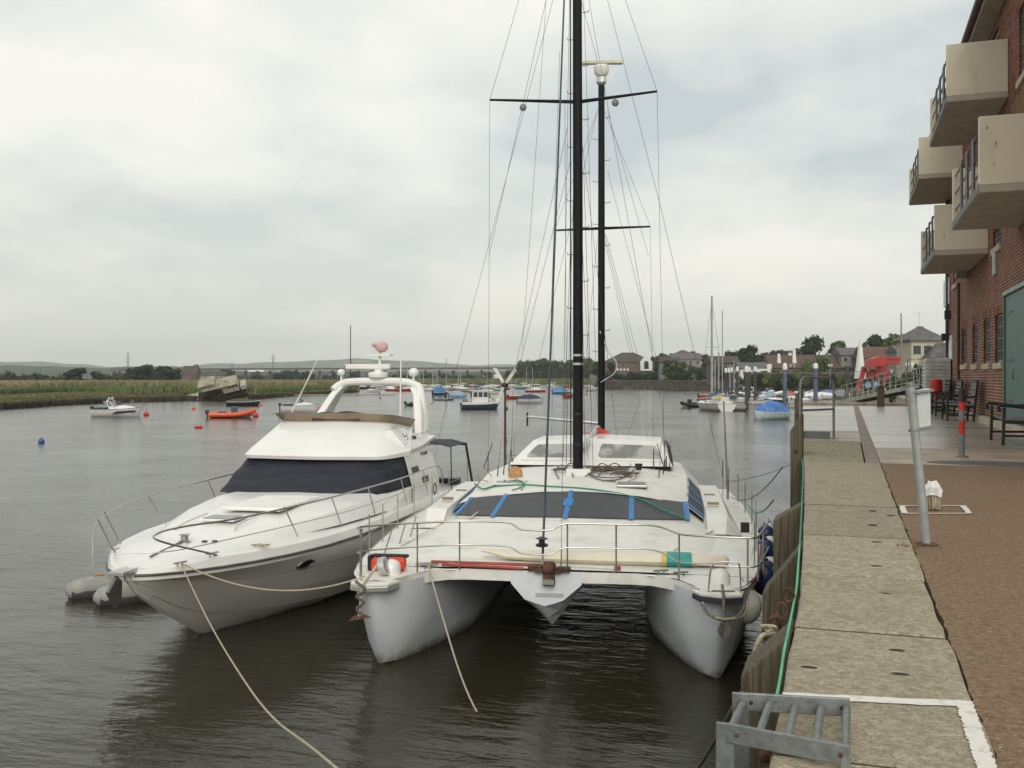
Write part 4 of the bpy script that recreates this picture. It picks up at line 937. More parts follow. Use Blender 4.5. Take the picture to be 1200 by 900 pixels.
for pts in ([(672, 556, .05), (664, 553, .08), (668, 549, .12), (682, 552, .1), (694, 559, .04), (712, 562, .04), (735, 560, .04), (744, 552, .06)], [(684, 556, .05), (698, 552, .08), (705, 549, .12), (714, 551, .08), (728, 558, .05), (741, 561, .03)],
            [(686, 560, .04), (696, 554, .06), (690, 551, .1), (686, 554, .06), (700, 563, .03), (722, 566, .03)], [(700, 560, .03), (712, 553, .12), (722, 549, .12), (734, 556, .04), (726, 563, .03), (706, 565, .03)],
            [(655, 562, .03), (651, 556, .08), (658, 551, .12), (668, 554, .06), (672, 560, .03)]):
    dline(pts, .013, ROPED, 'loose_line')
for pts in ([(735, 566, .03), (746, 560, .04), (738, 545, .05)], [(576, 560, .04), (566, 556, .15), (560, 562, .05), (572, 566, .03)], [(604, 560, .03), (612, 575, .03), (606, 566, .05)]):
    dline(pts, .011, ROPE, 'pale_line')
for (px, py) in ((596, 552), (600, 548), (590, 556), (583, 558), (777, 556), (784, 553), (772, 560)):
    p = drape(px, py, 0); MB().tube([p, p + Vector((.02, 0, .22))], .014, 6).build('block', BLACK, cat_)
    MB().tube([p + Vector((.02, 0, .2)), p + Vector((.05, .2, .8))], .006, 5).build('tackle', ROPED, cat_)
# scuffed non-skid strips and seams on the deck
NSK = mat('grey_nonskid', (.50, .48, .41), .8, var=.12, scale=8)
for a, b in (((470, 640), (520, 612)), ((790, 645), (835, 622)), ((700, 551), (735, 551)), ((560, 600), (545, 612))):
    p, q = drape(*a, up=.006), drape(*b, up=.006); MB().bar(p, q, .035, .006).build('deck_seam', NSK, cat_)
# wind generator
wgb = cy_(592, 545, 10.6); wgt = cy_(592, 451, 10.8)
wg = px_tube([(wgb.x, wgb.y, 1.8), wgt], [.038, .03], 'generator_pole', mat('brown_pole', (.06, .035, .03), .6, var=.4, scale=3), cat_, 8)
MB().ball(wgt + Vector((0, -.05, 0)), .10, 10).build('generator_hub', BLACK, wg, smooth=True)
for a in (-33, 33, 180 + 22):
    d = Vector((math.sin(R(a)), 0, math.cos(R(a)))); s = Vector((d.z, .25, -d.x))
    MB().slab([wgt + Vector((0, -.1, 0)) + d * .06 - s * .03, wgt + Vector((0, -.1, 0)) + d * .06 + s * .04, wgt + Vector((0, -.1, 0)) + d * .5 + s * .065, wgt + Vector((0, -.1, 0)) + d * .56 - s * .03], .012).build('generator_blade', mat('pale_blade', (.55, .55, .50), .5), wg)
p = cy_(593, 479, 10.7); MB().ball((p.x, p.y, p.z), .06, 8).build('pole_clamp', BLACK, wg)
# pole/ensign staff at right stern
for px, py0, py1 in ((851, 470, 585), ): MB().tube([cy_(px - 3, py0, 10.5), cy_(px + 2, py1, 10)], [.02, .03], 8).build('antenna_pole', EDGEM, cat_)
MB().box(cy_(873, 618, 1.5), (.14, .08, .17)).build('rail_box', BLACK, cat_)
MB().tube(sag(cy_(850, 565, 10), cy_(935, 540, 12), .1), .008, 5).build('stern_line', ROPED, cat_)
# pot/fenders between boat and piles
def fender(x, y, z, r, m, lb, sq=(1, 1, 1.15), tip=None):
    t = thing('fender', lb, 'fender', (0, 0, 0), 0, 'fenders along the side of the catamaran'); t.matrix_world = MC @ Matrix.Translation((x, y, z))
    MB().ball((0, 0, 0), r, 18, sq).build('body', m, t, smooth=True)
    MB().lathe([(r * .2, 0), (r * .2, r * .16), (r * .12, r * .22)], (0, 0, r * sq[2] * .93), 10).build('eye', m if m is WHITEF else BLUEF, t, smooth=True)
    if tip: MB().ball((.11, .16, r * .62), r * .72, 16, (1, 1, .95)).build('white_end', WHITEF, t, smooth=True)
    MB().tube([(0, 0, r * sq[2] * 1.1), (-.06, .0, max(1.42 - z, r * 1.3))], .01, 5).build('lanyard', ROPE if m is WHITEF else ROPED, t)
    return t
fender(3.02, -.3, 1.0, .235, WHITEF, 'large round white fender at the right bow')
fender(3.47, 1.3, 1.12, .25, BLUEF, 'largest blue and white fender nearest the right bow', (1, 1, 1.2), True)
fender(3.68, 3.3, 1.22, .20, BLUEF, 'middle blue and white fender along the catamaran side', tip=True)
fender(3.84, 4.7, 1.30, .18, BLUEF, 'farthest small blue fender along the catamaran side', tip=True)
MB().loft([[Vector((3.56 + .02, .9, 1.3)), Vector((3.7, 2.6, 1.3))], [Vector((3.45, .9, .8)), Vector((3.6, 2.6, .75))]]).build('blue_splash_cloth', mat('blue_cloth', (.04, .12, .2), .8), cat_)

# ------------------------------------------------------------------ motor yacht
MA = R(10.6); morg = RT * -5.43 + FW * 17.1
my_ = thing('motor_yacht', 'white flybridge motor yacht with navy windscreen cover moored left of the catamaran', 'motor yacht', (morg.x, morg.y, 0), YAW - MA)
MM = Matrix.Translation((morg.x, morg.y, 0)) @ Matrix.Rotation(YAW - MA, 4, 'Z')
MM = MM @ Matrix.Diagonal((1.06, 1, 1, 1)); my_.scale = (1.06, 1, 1); MMi = MM.inverted()
def mpx(px, py, yl):
    o = MMi @ EYE; d = MMi.to_3x3() @ (FW + RT * ((px - 600) / FPX) + Vector((0, 0, (HZ - py) / FPX))); return o + d * ((yl - o.y) / d.y)
# y, sheer half, sheer z, chine half, chine z, keel z
MS = [(-2.22, .08, 1.47, .02, 1.36, 1.32), (-2.08, .30, 1.46, .04, 1.22, 1.18), (-1.75, .60, 1.45, .09, 1.02, .96), (-1.2, .95, 1.44, .16, .74, .62), (-.55, 1.26, 1.43, .28, .48, .28), (.2, 1.52, 1.42, .50, .34, -.14), (1.2, 1.76, 1.41, .90, .24, -.35), (2.5, 1.92, 1.40, 1.32, .16, -.5), (4.5, 2.0, 1.38, 1.58, .08, -.6), (8, 2.0, 1.33, 1.7, .02, -.6), (11.6, 1.9, 1.28, 1.68, 0, -.6)]
hs = []
for (y, sh, sz, ch, cz, kz) in MS:
    kk = min(1, max(0, (y + 2) / 5)); K1 = .66 + .24 * kk; K2 = .28 + .30 * kk
    def side(s): return [(s * sh, sz), (s * (sh - .015), sz - .10), (s * (sh * K1 + ch * (1 - K1)), sz - (sz - cz) * .30), (s * (sh * K1 + ch * (1 - K1) - .035), sz - (sz - cz) * .335), (s * (sh * K2 + ch * (1 - K2)), sz - (sz - cz) * .66), (s * (sh * K2 + ch * (1 - K2) - .03), sz - (sz - cz) * .69), (s * (ch + .03), cz + .03), (s * (ch - .03), cz - .02), (s * ch * .5, (cz + kz) / 2 - .02)]
    hs.append([Vector((x, y, z)) for x, z in side(1) + [(0, kz)] + side(-1)[::-1]])
m = MB().loft(hs); n = len(hs[0]); m.f.append(tuple(range(n))); m.f.append(tuple((len(hs) - 1) * n + i for i in range(n)))
HULL_MB = m; m.build('hull', HULLM, my_, smooth=True, sharp=22, fix=True)
CRZ = mat('hull_step_shade', (.30, .29, .27), .5)
for s in (-1, 1):
    for ix, r in ((3, .009), (6, .007)):
        MB().tube([hh[ix] if s > 0 else hh[-1 - ix] for hh in hs[2:]], r, 5).build('step_shade_line', CRZ, my_, smooth=True)  # thin dark tubes paint in the shading of the hull steps
RUBM = mat('dark_rub_rail', (.09, .09, .085), .5)
ysx = [s[0] for s in MS]
def msh(y, k=1):
    for a, b in zip(MS, MS[1:]):
        if a[0] <= y <= b[0]: q = (y - a[0]) / (b[0] - a[0]); return a[k] + (b[k] - a[k]) * q
    return MS[-1][k]
for s in (-1, 1): MB().tube([(s * (a[1] + .012), a[0], a[2] - .02) for a in MS], .022, 6).build('rub_rail', RUBM, my_)
# raised deck edge (bulwark) and deck
def dz(y): return 1.60 + (.03 if y < 2 else 0)
dsec = []
for y in (-2.2, -2.05, -1.75, -1.2, -.55, .2, 1.2, 2.5, 4.0, 5.5, 8, 11.5):
    w_ = msh(y); e_ = min(.12, w_ * .4); z0 = msh(y, 2) - .005; zt = z0 + (.10 if y < -1.7 else .17)
    cr_ = zt - .02 + .12 * min(1, max(0, (y + 2.2) / 2))
    sp = [(1.0, z0), (1.0 - .01, zt - .03), (1 - .03 - .02, zt)]
    row = [(-w_, z0), (-w_ + .04, zt - .03), (-w_ + .04 + e_ * .5, zt), (-w_ * .82 + .0, zt - .015), (-w_ * .62, cr_ - .01), (-w_ * .3, cr_ + .02), (0, cr_ + .03)]
    row = row + [(-a, b) for a, b in row[-2::-1]]
    dsec.append([Vector((x, y, z)) for x, z in row])
m = MB().loft(dsec); m.f.append(tuple(range(13)))
m.build('deck', GRP, my_, smooth=True, sharp=28)
# coach roof moulding on foredeck
cr2 = []
for y, w_, z in ((-.55, .30, 1.66), (.0, .72, 1.72), (1.0, 1.12, 1.80), (2.4, 1.42, 1.88), (3.9, 1.62, 1.93), (4.6, 1.66, 1.95)):
    zb = 1.62; cr2.append([Vector((x, y, q)) for x, q in ((-w_ - .16, zb - .03), (-w_, z - .05), (-w_ * .85, z), (0, z + .04), (w_ * .85, z), (w_, z - .05), (w_ + .16, zb - .03))])
m = MB().loft(cr2); m.f.append(tuple(range(7))); m.build('foredeck_moulding', GRP, my_, smooth=True, sharp=30)
sp_ = MB()
sp_.box((.15, 2.6, 1.955), (1.15, 2.0, .07)); sp_.build('sunpad', mat('sunpad_white', (.80, .79, .75), .6, var=.05), my_, bevel=.03)
h = MB().box((-.05, .95, 1.875), (.66, .60, .04)).build('deck_hatch', GRP, my_, bevel=.01); MB().box((-.05, .93, 1.90), (.52, .46, .015)).build('hatch_glass', mat('grey_hatch_glass', (.25, .25, .25), .3), h)
for s in (-1, 1): MB().tube(smooth_pts([(s * .55 - .05, .2, 1.72), (s * .5 - .05, .45, 1.83), (s * .48 - .05, 1.3, 1.9)]), .014, 6).build('grab_rail', mat('offwhite_rail', (.6, .58, .52), .4), my_)
# superstructure: main window band (covered), brow, flybridge
WB = [(-2.0, 6.9, 1.80), (-1.78, 4.75, 1.90), (-1.15, 4.28, 1.93), (-.1, 4.12, 1.94), (.95, 4.28, 1.93), (1.55, 4.75, 1.90), (1.80, 6.7, 1.90)]
WT = [(-1.75, 7.6, 2.60), (-1.60, 6.05, 2.60), (-1.05, 5.72, 2.60), (-.1, 5.6, 2.60), (.85, 5.72, 2.60), (1.38, 5.95, 2.60), (1.60, 6.5, 2.62)]
def dens(P, k=6): return smooth_pts(P, k)
WB = [(x * 1.10 if x < -.2 else x, y, z) for x, y, z in WB]; WT = [(x * 1.16 if x < -.2 else x, y, z) for x, y, z in WT]
B_, T_ = dens(WB), dens(WT)
rg2 = random.Random(2)
rows = []
for i in range(13):
    t_ = i / 12; r = []
    for j, (p, q) in enumerate(zip(B_, T_)):
        v = p.lerp(q, t_); f = (.016 * math.sin(j * .62 + t_ * 7) + .020 * math.sin(j * .33 - t_ * 15) + .008 * math.sin(j * 1.3 + t_ * 22)) * math.sin(t_ * math.pi); v = v + Vector((0, -1, .8)) * f; r.append(v)
    rows.append(r)
MB().loft(rows).build('windscreen_cover', NAVY, my_, smooth=True)
# side cabin walls
for s, xo, xt in ((1, 1.82, 1.62), (-1, -2.02, -1.78)):
    cab = MB(); cab.loft([[Vector((xo, y, 1.45)), Vector((xo, y, 1.8)), Vector((xt, y + .0, 2.62))] for y in (6.5, 7.6, 8.9)])
    cab.loft([[Vector((xo - s * .02, 4.6, 1.5)), Vector((xo - s * .03, 6.75, 1.5))], [Vector((xo - s * .25, 4.7, 1.9)), Vector((xo - s * .03, 6.75, 1.91))]])
    cab.build('cabin_side', GRP, my_)
for y0, y1, z0, z1 in ((6.8, 7.35, 2.17, 2.31), (7.45, 8.0, 1.88, 2.02), (7.85, 8.4, 2.52, 2.60)):
    def sx(z): return 1.82 - (z - 1.8) * .244 + .004
    MB().slab([(sx(z0), y0, z0), (sx(z0), y1, z0), (sx(z1), y1, z1), (sx(z1), y0, z1)], .012).build('side_window', GLASSD, my_)
MB().tube([(1.832, 8.45 + math.cos(a * .5236) * .15, 1.63 + math.sin(a * .5236) * .13) for a in range(12)], .012, 5, closed=True).build('ring_emblem', RUBM, my_)
# brow moulding above the windows
BR0 = [(p[0] * 1.0, p[1] - .22, 2.585) for p in WT]; BR0[0] = (-1.9, 8.2, 2.56); BR0[-1] = (1.70, 6.7, 2.61)
BR1 = [(p[0], p[1] - .25, 2.66) for p in WT]; BR1[0] = (-1.9, 8.2, 2.64); BR1[-1] = (1.72, 6.7, 2.72)
FT = [(-1.42, 8.3, 3.25), (-1.35, 7.5, 3.36), (-.85, 7.15, 3.38), (-.1, 7.05, 3.40), (.65, 7.15, 3.38), (1.02, 7.5, 3.34), (1.22, 8.6, 3.2)]
FT = [(x * 1.22 if x < -.2 else x, y, z) for x, y, z in FT]; BR0[0] = (-2.02, 8.2, 2.56); BR1[0] = (-2.02, 8.2, 2.64)
MB().loft([dens([(p[0] * .9, p[1] + .3, 2.60) for p in BR0]), dens(BR0), dens(BR1), dens([Vector(p).lerp(Vector(q), .12) + Vector((0, 0, .03)) for p, q in zip(BR1, FT)]), dens([Vector(p).lerp(Vector(q), .9) + Vector((0, 0, .03)) for p, q in zip(BR1, FT)]), dens(FT), dens([(p[0] * .93, p[1] + .1, p[2]) for p in FT]), dens([(p[0] * .93, p[1] + .12, 2.85) for p in FT])]).build('flybridge_moulding', GRP, my_, smooth=True, sharp=40)
# flybridge side wings sweeping aft
for s in (1, -1):
    q = [[Vector((s * 1.70 - .08, y, zl)), Vector((s * 1.74 - .08, y, zl + .12)), Vector((s * 1.35 - .08, y, zh)), Vector((s * 1.22 - .08, y, zh)), Vector((s * 1.2 - .08, y, 2.8))] for y, zl, zh in ((6.7, 2.60, 3.2), (7.4, 2.62, 3.26), (8.0, 2.66, 3.16), (8.6, 2.74, 3.02), (9.2, 2.82, 2.97))]
    m = MB().loft(q); m.f.append((0, 1, 2, 3, 4)); n5 = len(q) * 5; m.f.append(tuple(range(n5 - 5, n5))); m.build('flybridge_side', GRP, my_, smooth=True, sharp=30, fix=True)
MB().mm((-1.65, 7.2, 2.66), (1.45, 9.9, 2.72)).build('flybridge_floor', GRP, my_)
MB().mm((-1.2, 8.6, 2.72), (1.0, 9.1, 3.42)).build('helm_seat', GRP, my_, bevel=.06)
# smoked wrap-around deflector
dl = [Vector(p) + Vector((0, -.02, 0)) for p in FT]
MB().loft([dens(dl), dens([(p[0] * 1.10, p[1] - .14, p[2] + .20) for p in FT]), dens([(p[0] * 1.09, p[1] - .12, p[2] + .20) for p in FT]), dens([(p[0] * .99, p[1], p[2]) for p in FT])]).build('wind_deflector', SMOKE, my_, smooth=True, sharp=60)
cov = []
for i, (x, h_) in enumerate(((-.75, .0), (-.55, .05), (-.3, .01), (-.05, .07), (.25, .02), (.4, .0))): cov.append([Vector((x, 7.0, 3.42)), Vector((x, 7.1, 3.56 + h_)), Vector((x, 7.6, 3.56 + h_)), Vector((x, 8.0, 3.4))])
MB().loft(cov).build('dash_cover', NAVY, my_, smooth=True)
# side details: horns / deck fittings on the flybridge corner
p = mpx(463, 503, 7.5)
for dx in (0, .14): MB().lathe([(.02, -.14), (.025, .06), (.055, .12)], (1.26 + dx, 6.98, 3.28), 8, Matrix.Rotation(R(90), 3, 'X')).build('horn', STEEL, my_, smooth=True)
for x, y, z in ((1.44, 7.2, 3.06), (1.46, 7.2, 2.97)): MB().ball((x, y, z), .055, 8).build('spotlight', STEEL, my_, smooth=True)
MB().box((1.66, 7.2, 3.0), (.09, .04, .08)).build('nav_light', RUSTY, my_)
MB().tube([(1.52, 7.4, 3.02), (1.50, 9.0, 3.06)], .012, 6).build('side_rail', STEEL, my_)
for i in range(4): MB().box((1.62, 8.45 + i * .17, 2.80), (.03, .10, .035)).build('vent_slot', RUBM, my_)
# radar arch
def arch_leg(s):
    a = [(s * 1.40 - .08, 9.2, 2.75), (s * 1.28 - .08, 9.5, 3.5), (s * 1.12 - .08, 9.9, 4.0), (s * .98 - .08, 10.0, 4.21)]
    secs = []
    for (x, y, z), (w_, d_) in zip(a, ((.10, .42), (.10, .36), (.10, .27), (.10, .20))):
        secs.append([Vector((x + p * w_, y + q * d_, z)) for p, q in ((-1, -1), (1, -1), (1, 1), (-1, 1))])
    return secs
for s in (1, -1): MB().loft(arch_leg(s), ring=True, caps=True).build('arch_leg', GRP, my_, smooth=True, sharp=50, bevel=.04)
MB().tube(smooth_pts([(-1.22, 9.75, 4.12), (-1.08, 9.9, 4.26), (-.8, 9.9, 4.34), (-.08, 9.9, 4.36), (.66, 9.9, 4.34), (.94, 9.9, 4.26), (1.10, 9.8, 4.1), (1.25, 9.5, 3.3), (1.3, 9.2, 2.95)]), .105, 10).build('arch_tube', GRP, my_, smooth=True)
RAD = GRP
MB().lathe([(.10, 0), (.24, .04), (.26, .12), (.24, .18), (.1, .2)], (-.05, 9.9, 4.43), 16).build('radar_dome', RAD, my_, smooth=True)
MB().box((-.32, 9.9, 4.76), (1.2, .16, .14)).build('radar_scanner', RAD, my_, bevel=.03)
MB().mm((-.12, 9.85, 4.60), (.05, 9.95, 4.72)).build('scanner_post', RAD, my_)
MB().tube(smooth_pts([(-1.0, 9.95, 4.35), (-.98, 9.95, 4.78), (-.85, 9.95, 4.88), (.55, 9.95, 4.9), (.70, 9.95, 4.8), (.72, 9.95, 4.35)]), .018, 6).build('mast_hoop', STEEL, my_)
for x in (-1.05, .9): MB().tube([(x, 9.9, 4.3), (x, 9.9, 4.5)], .03, 8).build('antenna_stem', RAD, my_); MB().ball((x, 9.9, 4.60), .11 if x < 0 else .14, 12, (1, 1, .9)).build('antenna_dome', RAD, my_, smooth=True)
MB().tube([(-.02, 9.95, 4.82), (-.02, 9.95, 5.16)], .04, 8).build('lamp_post', RAD, my_); MB().mm((-.3, 9.8, 5.05), (.3, 10.05, 5.10)).build('lamp_shelf', RAD, my_)
MB().ball((.04, 9.9, 5.30), .155, 14, (1.15, 1, 1.0)).build('hooded_lamp', mat('faded_pink', (.58, .39, .36), .8, var=.12, scale=8, bump=.3), my_, smooth=True); MB().ball((-.10, 9.85, 5.36), .10, 8, (1.2, 1, .8)).build('lamp_hood', _m['faded_pink'], my_, smooth=True)
MB().tube([(-.80, 9.9, 4.6), (-.80, 9.9, 5.9)], .012, 5).build('whip_antenna', RAILM, my_)
a, b = mpx(342, 483, 7.8), mpx(372, 422, 8.2); MB().tube([a, b], [.022, .014], 6).build('whip_antenna', mat('pale_whip', (.6, .58, .5), .5), my_)
a, b = mpx(469, 497, 8.4), mpx(470, 405, 8.4); MB().tube([a, b], [.024, .014], 6).build('whip_antenna', RAD, my_)
for s in (1,): MB().tube([(.45, 9.3, 3.25), (.95, 9.5, 3.35), (1.1, 9.6, 3.3)], .013, 6).build('fly_rail', STEEL, my_); MB().tube([(.5, 9.3, 2.8), (.7, 9.4, 3.3)], .013, 6).build('fly_rail', STEEL, my_)
MB().mm((-.6, 9.5, 2.72), (1.0, 9.85, 3.36)).build('aft_seat', GRP, my_, bevel=.05)
# cockpit canopy frame at the stern
MB().loft([[Vector((x, y, 2.72 if abs(x) < 1.7 else 2.62)) for x in (-1.9, -1.5, 1.6, 2.0)] for y in (9.3, 11.2)] + [[Vector((x, 11.24, 2.55)) for x in (-1.9, -1.5, 1.6, 2.0)]]).build('awning', NAVY, my_)
for x in (-1.9, 2.0):
    MB().tube([(x, 11.1, 2.62), (x + .05, 11.8, 1.3)], .035, 6).build('awning_pole', BLACK, my_); MB().tube([(x, 9.4, 2.62), (x, 9.5, 1.4)], .015, 6).build('awning_pole', BLACK, my_)
MB().prism([(-1.85, 11.65), (1.9, 11.65), (1.75, 12.6), (-1.75, 12.6)], .35, .5).build('swim_platform', GRP, my_)
MB().mm((-1.8, 11.0, 1.25), (1.8, 11.4, 1.62)).build('transom_locker', BLACK, my_)
# rails
top = [(1.9, 9.0, 1.62), (1.9, 8.75, 2.1), (1.93, 7.9, 2.24), (1.93, 5.5, 2.22), (1.8, 3, 2.22), (1.55, 1, 2.20), (1.1, -.8, 2.16), (.62, -1.75, 2.14), (.40, -2.1, 2.08), (.48, -2.18, 1.98), (.9, -1.25, 1.62)]
MB().tube(smooth_pts(top, 6), .0165, 8).build('deck_rail', STEEL, my_, smooth=True)
topL = [(-2.0, 9, 1.9), (-2.0, 8, 2.22), (-1.95, 5, 2.22), (-1.7, 2, 2.22), (-1.45, .2, 2.2), (-1.05, -1.2, 2.15), (-.75, -1.9, 2.05), (-.62, -2.12, 1.85), (-.55, -2.2, 1.56)]
MB().tube(smooth_pts(topL, 6), .0165, 8).build('deck_rail', STEEL, my_, smooth=True)
MB().tube(smooth_pts([(1.9, 8, 1.86), (1.78, 3, 1.86), (1.5, 1, 1.86), (1.05, -.8, 1.84), (.5, -1.9, 1.78), (-.2, -2.25, 1.78)], 6), .008, 6).build('guard_wire', STEEL, my_)
for (x, y), (xb, yb) in (((1.82, 3.3), (1.80, 3.8)), ((1.66, 1.7), (1.62, 2.3)), ((1.38, .2), (1.36, .85)), ((1.92, 5.2), (1.88, 5.8)), ((1.93, 7.0), (1.9, 7.5)), ((-1.85, 4), (-1.85, 4.5)), ((-1.6, 1.2), (-1.6, 1.8)), ((-1.18, -.9), (-1.2, -.4)), ((-.8, -1.7), (-.72, -1.35))):
    MB().tube([(x, y, 2.21), (xb, yb, 1.6)], .013, 6).build('rail_post', STEEL, my_, smooth=True)
# bow gear
MB().mm((-.12, -2.55, 1.50), (.12, -1.8, 1.56)).build('bow_roller', ALU, my_, bevel=.01)
MB().slab([(-.03, -2.52, 1.5), (-.03, -2.75, 1.30), (-.03, -2.55, 1.02), (-.03, -2.42, 1.15), (-.03, -2.4, 1.4)], .05).build('bow_anchor', mat('anchor_steel', (.2, .2, .19), .4, .7), my_)
MB().tube([(-.0, -1.6, 1.62), (.06, -.75, 1.72)], .02, 6).build('anchor_chain', GALV, my_)
MB().lathe([(.10, 0), (.1, .05), (.06, .08), (.06, .15), (.1, .17)], (.06, -.65, 1.66), 12).build('windlass', STEEL, my_, smooth=True)
for x, y in ((.85, -1.3), (-.8, -1.3), (.35, -.55), (.5, -.5)):
    if y < -1: cleat(x, y, 1.60, 1.2, my_)
    else: MB().lathe([(.05, 0), (.04, .02)], (x, y, 1.70), 10).build('deck_filler', RAILM, my_)
heap(MM, (1.22, -.35, 1.62), .16, 12, .012, ROPE, 'small coil of tan rope on the motor yacht side deck', flat=.2)
# portlight set into the hull side
hb = BVHTree.FromPolygons([Vector(v) for v in HULL_MB.v], HULL_MB.f)
o_ = MMi @ EYE; d_ = (MMi.to_3x3() @ (FW + RT * ((357 - 600) / FPX) + Vector((0, 0, (HZ - 660) / FPX)))).normalized()
hit = hb.ray_cast(o_, d_)
if hit[0] is not None:
    c, nn = hit[0], hit[1]
    if nn.dot(d_) > 0: nn = -nn
    uu = Vector((0, 0, 1)).cross(nn).normalized(); vv = nn.cross(uu).normalized()
    ell = lambda k, e_: [c + nn * e_ + uu * math.cos(a * .3927) * .20 * k + vv * math.sin(a * .3927) * .105 * k for a in range(16)]
    po = MB().tube(ell(1, .022), .020, 6, closed=True).build('portlight', STEEL, my_, smooth=True)
    MB().add(ell(.97, .030) + ell(.97, -.04), [tuple(range(16))] + [(i, (i + 1) % 16, 16 + (i + 1) % 16, 16 + i) for i in range(16)]).build('port_glass', BLACK, po)

# grey inflatable under the bow
p = PZ(85, 694, .12); p2 = PZ(118, 703, .1)
t = thing('inflatable_dinghy', 'grey inflatable dinghy tied on the far side under the motor yacht bow', 'dinghy', (p.x, p.y, 0))
d = (RT * .80 + FW * .60)
def dg(o, s): 
    o = Vector(o); return [o - d * .08, o, o + d * .12, o + d * .4, o + d * 1.4, o + d * 2.9]
for q in (Vector((0, 0, .16)), Vector((p2.x - p.x, p2.y - p.y, .15))):
    MB().tube([q + d * a for a in (-.13, -.06, .04, .2, .5, 1.5, 2.9)], [.06, .15, .20, .225, .235, .235, .2], 14).build('tube', GREYF, t, smooth=True)
    MB().tube([q + d * a + Vector((0, 0, -.06)) for a in (-.05, .2, .5, 1.5, 2.9)], [.17, .235, .242, .242, .2], 14).build('rubbing_band', mat('dark_band', (.05, .045, .045), .7), t, smooth=True).scale = (1, 1, 1)
w = Vector((p2.x - p.x, p2.y - p.y, 0)); MB().slab([d * .6 + Vector((0, 0, .02)), d * .6 + w + Vector((0, 0, .02)), d * .64 + w + Vector((0, 0, .42)), d * .64 + Vector((0, 0, .42))], .04).build('transom', GREYF, t)
MB().slab([d * .6 + Vector((0, 0, .05)), d * .6 + w + Vector((0, 0, .05)), d * 2.8 + w * .9 + Vector((0, 0, .05)), d * 2.8 + Vector((0, 0, .05))], .03).build('floor', GREYF, t)
MB().tube([d * .4 + Vector((0, 0, .41)), d * 1.2 + Vector((.02, 0, .43)), d * 2.2 + Vector((0, 0, .41))], .02, 6).build('oar', WOODM, t)

# ------------------------------------------------------------------ mooring ropes
def rope(pts, r, m, lb, k=8): return tag(MB().tube(smooth_pts(pts, k), r, 8).build('mooring_rope', m, None, smooth=True), lb, 'rope', 'mooring ropes')
BOWP = PD(211, 659, (1.60 - EYE.z) * FPX / (HZ - 659)); A_ = BOWP; Bq = Vector((-.26, 2.8, 2.32)); cleat(*(MMi @ BOWP - Vector((0, 0, .06))), 1.2, my_)
rope([A_, PD(244, 727, 12.6), PD(280, 788, 10.4), PD(319, 840, 8.5), PD(394, 900, 6.2), Bq], .0095, ROPE, 'long tan rope from the motor yacht bow running past the bottom edge', 6)
a = cz_(503, 668, 1.40); A_ = MC @ Vector(a); w = PZ(574, 852, -.02)
pts = [A_ + Vector((0, 0, .05)), A_, A_.lerp(w, .25) - Vector((0, 0, .18)), A_.lerp(w, .55) - Vector((0, 0, .33)), A_.lerp(w, .8) - Vector((0, 0, .26)), w]
rope(pts, .013, ROPE, 'tan rope dropping from the catamaran left bow into the water')
A_ = BOWP; Bq = MC @ Vector((-2.70, -1.1, 1.44)); rope(sag(A_, Bq, .32, 12), .012, ROPE, 'slack tan rope hanging between the motor yacht and catamaran bows', 2)
A_ = PD(869, 812, 4.3); w = PZ(770, 945, -.02); rope([A_, A_.lerp(w, .3) - Vector((0, 0, .10)), A_.lerp(w, .7) - Vector((0, 0, .10)), w], .011, ROPED, 'dark rope from the nearest timber pile down to the water')
p0 = PZ(938, 641, QT); gp = []
for px, py in ((937, 640), (936, 665), (933, 690), (929, 715), (926, 740), (926, 765), (922, 795), (921, 820)):
    q = PZ(px, py, QT); gp.append(Vector((edge(q.y) - .015 + .006 * math.sin(py), q.y, QT + .005)))
tag(MB().tube(smooth_pts(gp, 4), .0058, 8).build('green_rope', mat('bright_green_rope', (.10, .42, .25), .6), None, smooth=True), 'bright green rope running along the edge of the coping stones', 'rope')
gp = [Vector((edge(y) - .02, y, QT - .02 + .01 * math.sin(y * 2))) for y in (5.9, 8, 10, 13, 15)]
tag(MB().tube(smooth_pts(gp, 5), .008, 6).build('green_rope', ROPEG, None, smooth=True), 'thin dark green rope along the coping towards the hoop handrail', 'rope')
# chain shackle and rope on second pile
c = PD(916, 716, 5.05)
t = thing('mooring_shackle', 'rusty chain and shackle on the quay face beside the nearest pile', 'shackle', c)
for i, (dx, dy, dz_) in enumerate(((.03, .06, .10), (.0, .0, .0), (-.03, -.05, -.08), (-.06, -.08, -.14))):
    pts = [Vector((dx + math.cos(a * .449) * .026, dy + math.sin(a * .449) * .014 * (1 if i % 2 else -1), dz_ * .7 + math.sin(a * .449) * .038)) for a in range(14)]
    MB().tube(pts, .010, 6, closed=True).build('link', RUSTY, t, smooth=True)
heap(Matrix.Identity(4), (c.x - .05, c.y - .12, c.z - .10), .045, 14, .0085, ROPE, 'knotted tan rope tied to the rusty chain on the quay face', flat=1.3)
rope([c + Vector((-.04, -.1, -.1)), PD(893, 745, 4.9), PD(884, 765, 4.9), PD(880, 800, 5.0)], .011, ROPE, 'frayed tan rope end hanging from the shackle over the pile')
A_ = MC @ Vector((3.5, 3.0, 1.9)); Bq = PZ(925, 583, QT); Bq = Vector((edge(Bq.y) - .2, Bq.y, 2.7))
rope(sag(MC @ Vector((3.45, 4.2, 1.95)), Vector((edge(12.2) - .35, 12.1, 3.0)), .15, 10), .010, ROPEG, 'green rope looping from the catamaran rail to the quay piles', 2)
rope(sag(MC @ Vector((3.5, 9.4, 1.5)), Vector((edge(15.4) - .3, 15.4, 3.1)), .25, 10), .010, ROPED, 'dark rope from the catamaran stern quarter to the tall piles', 2)
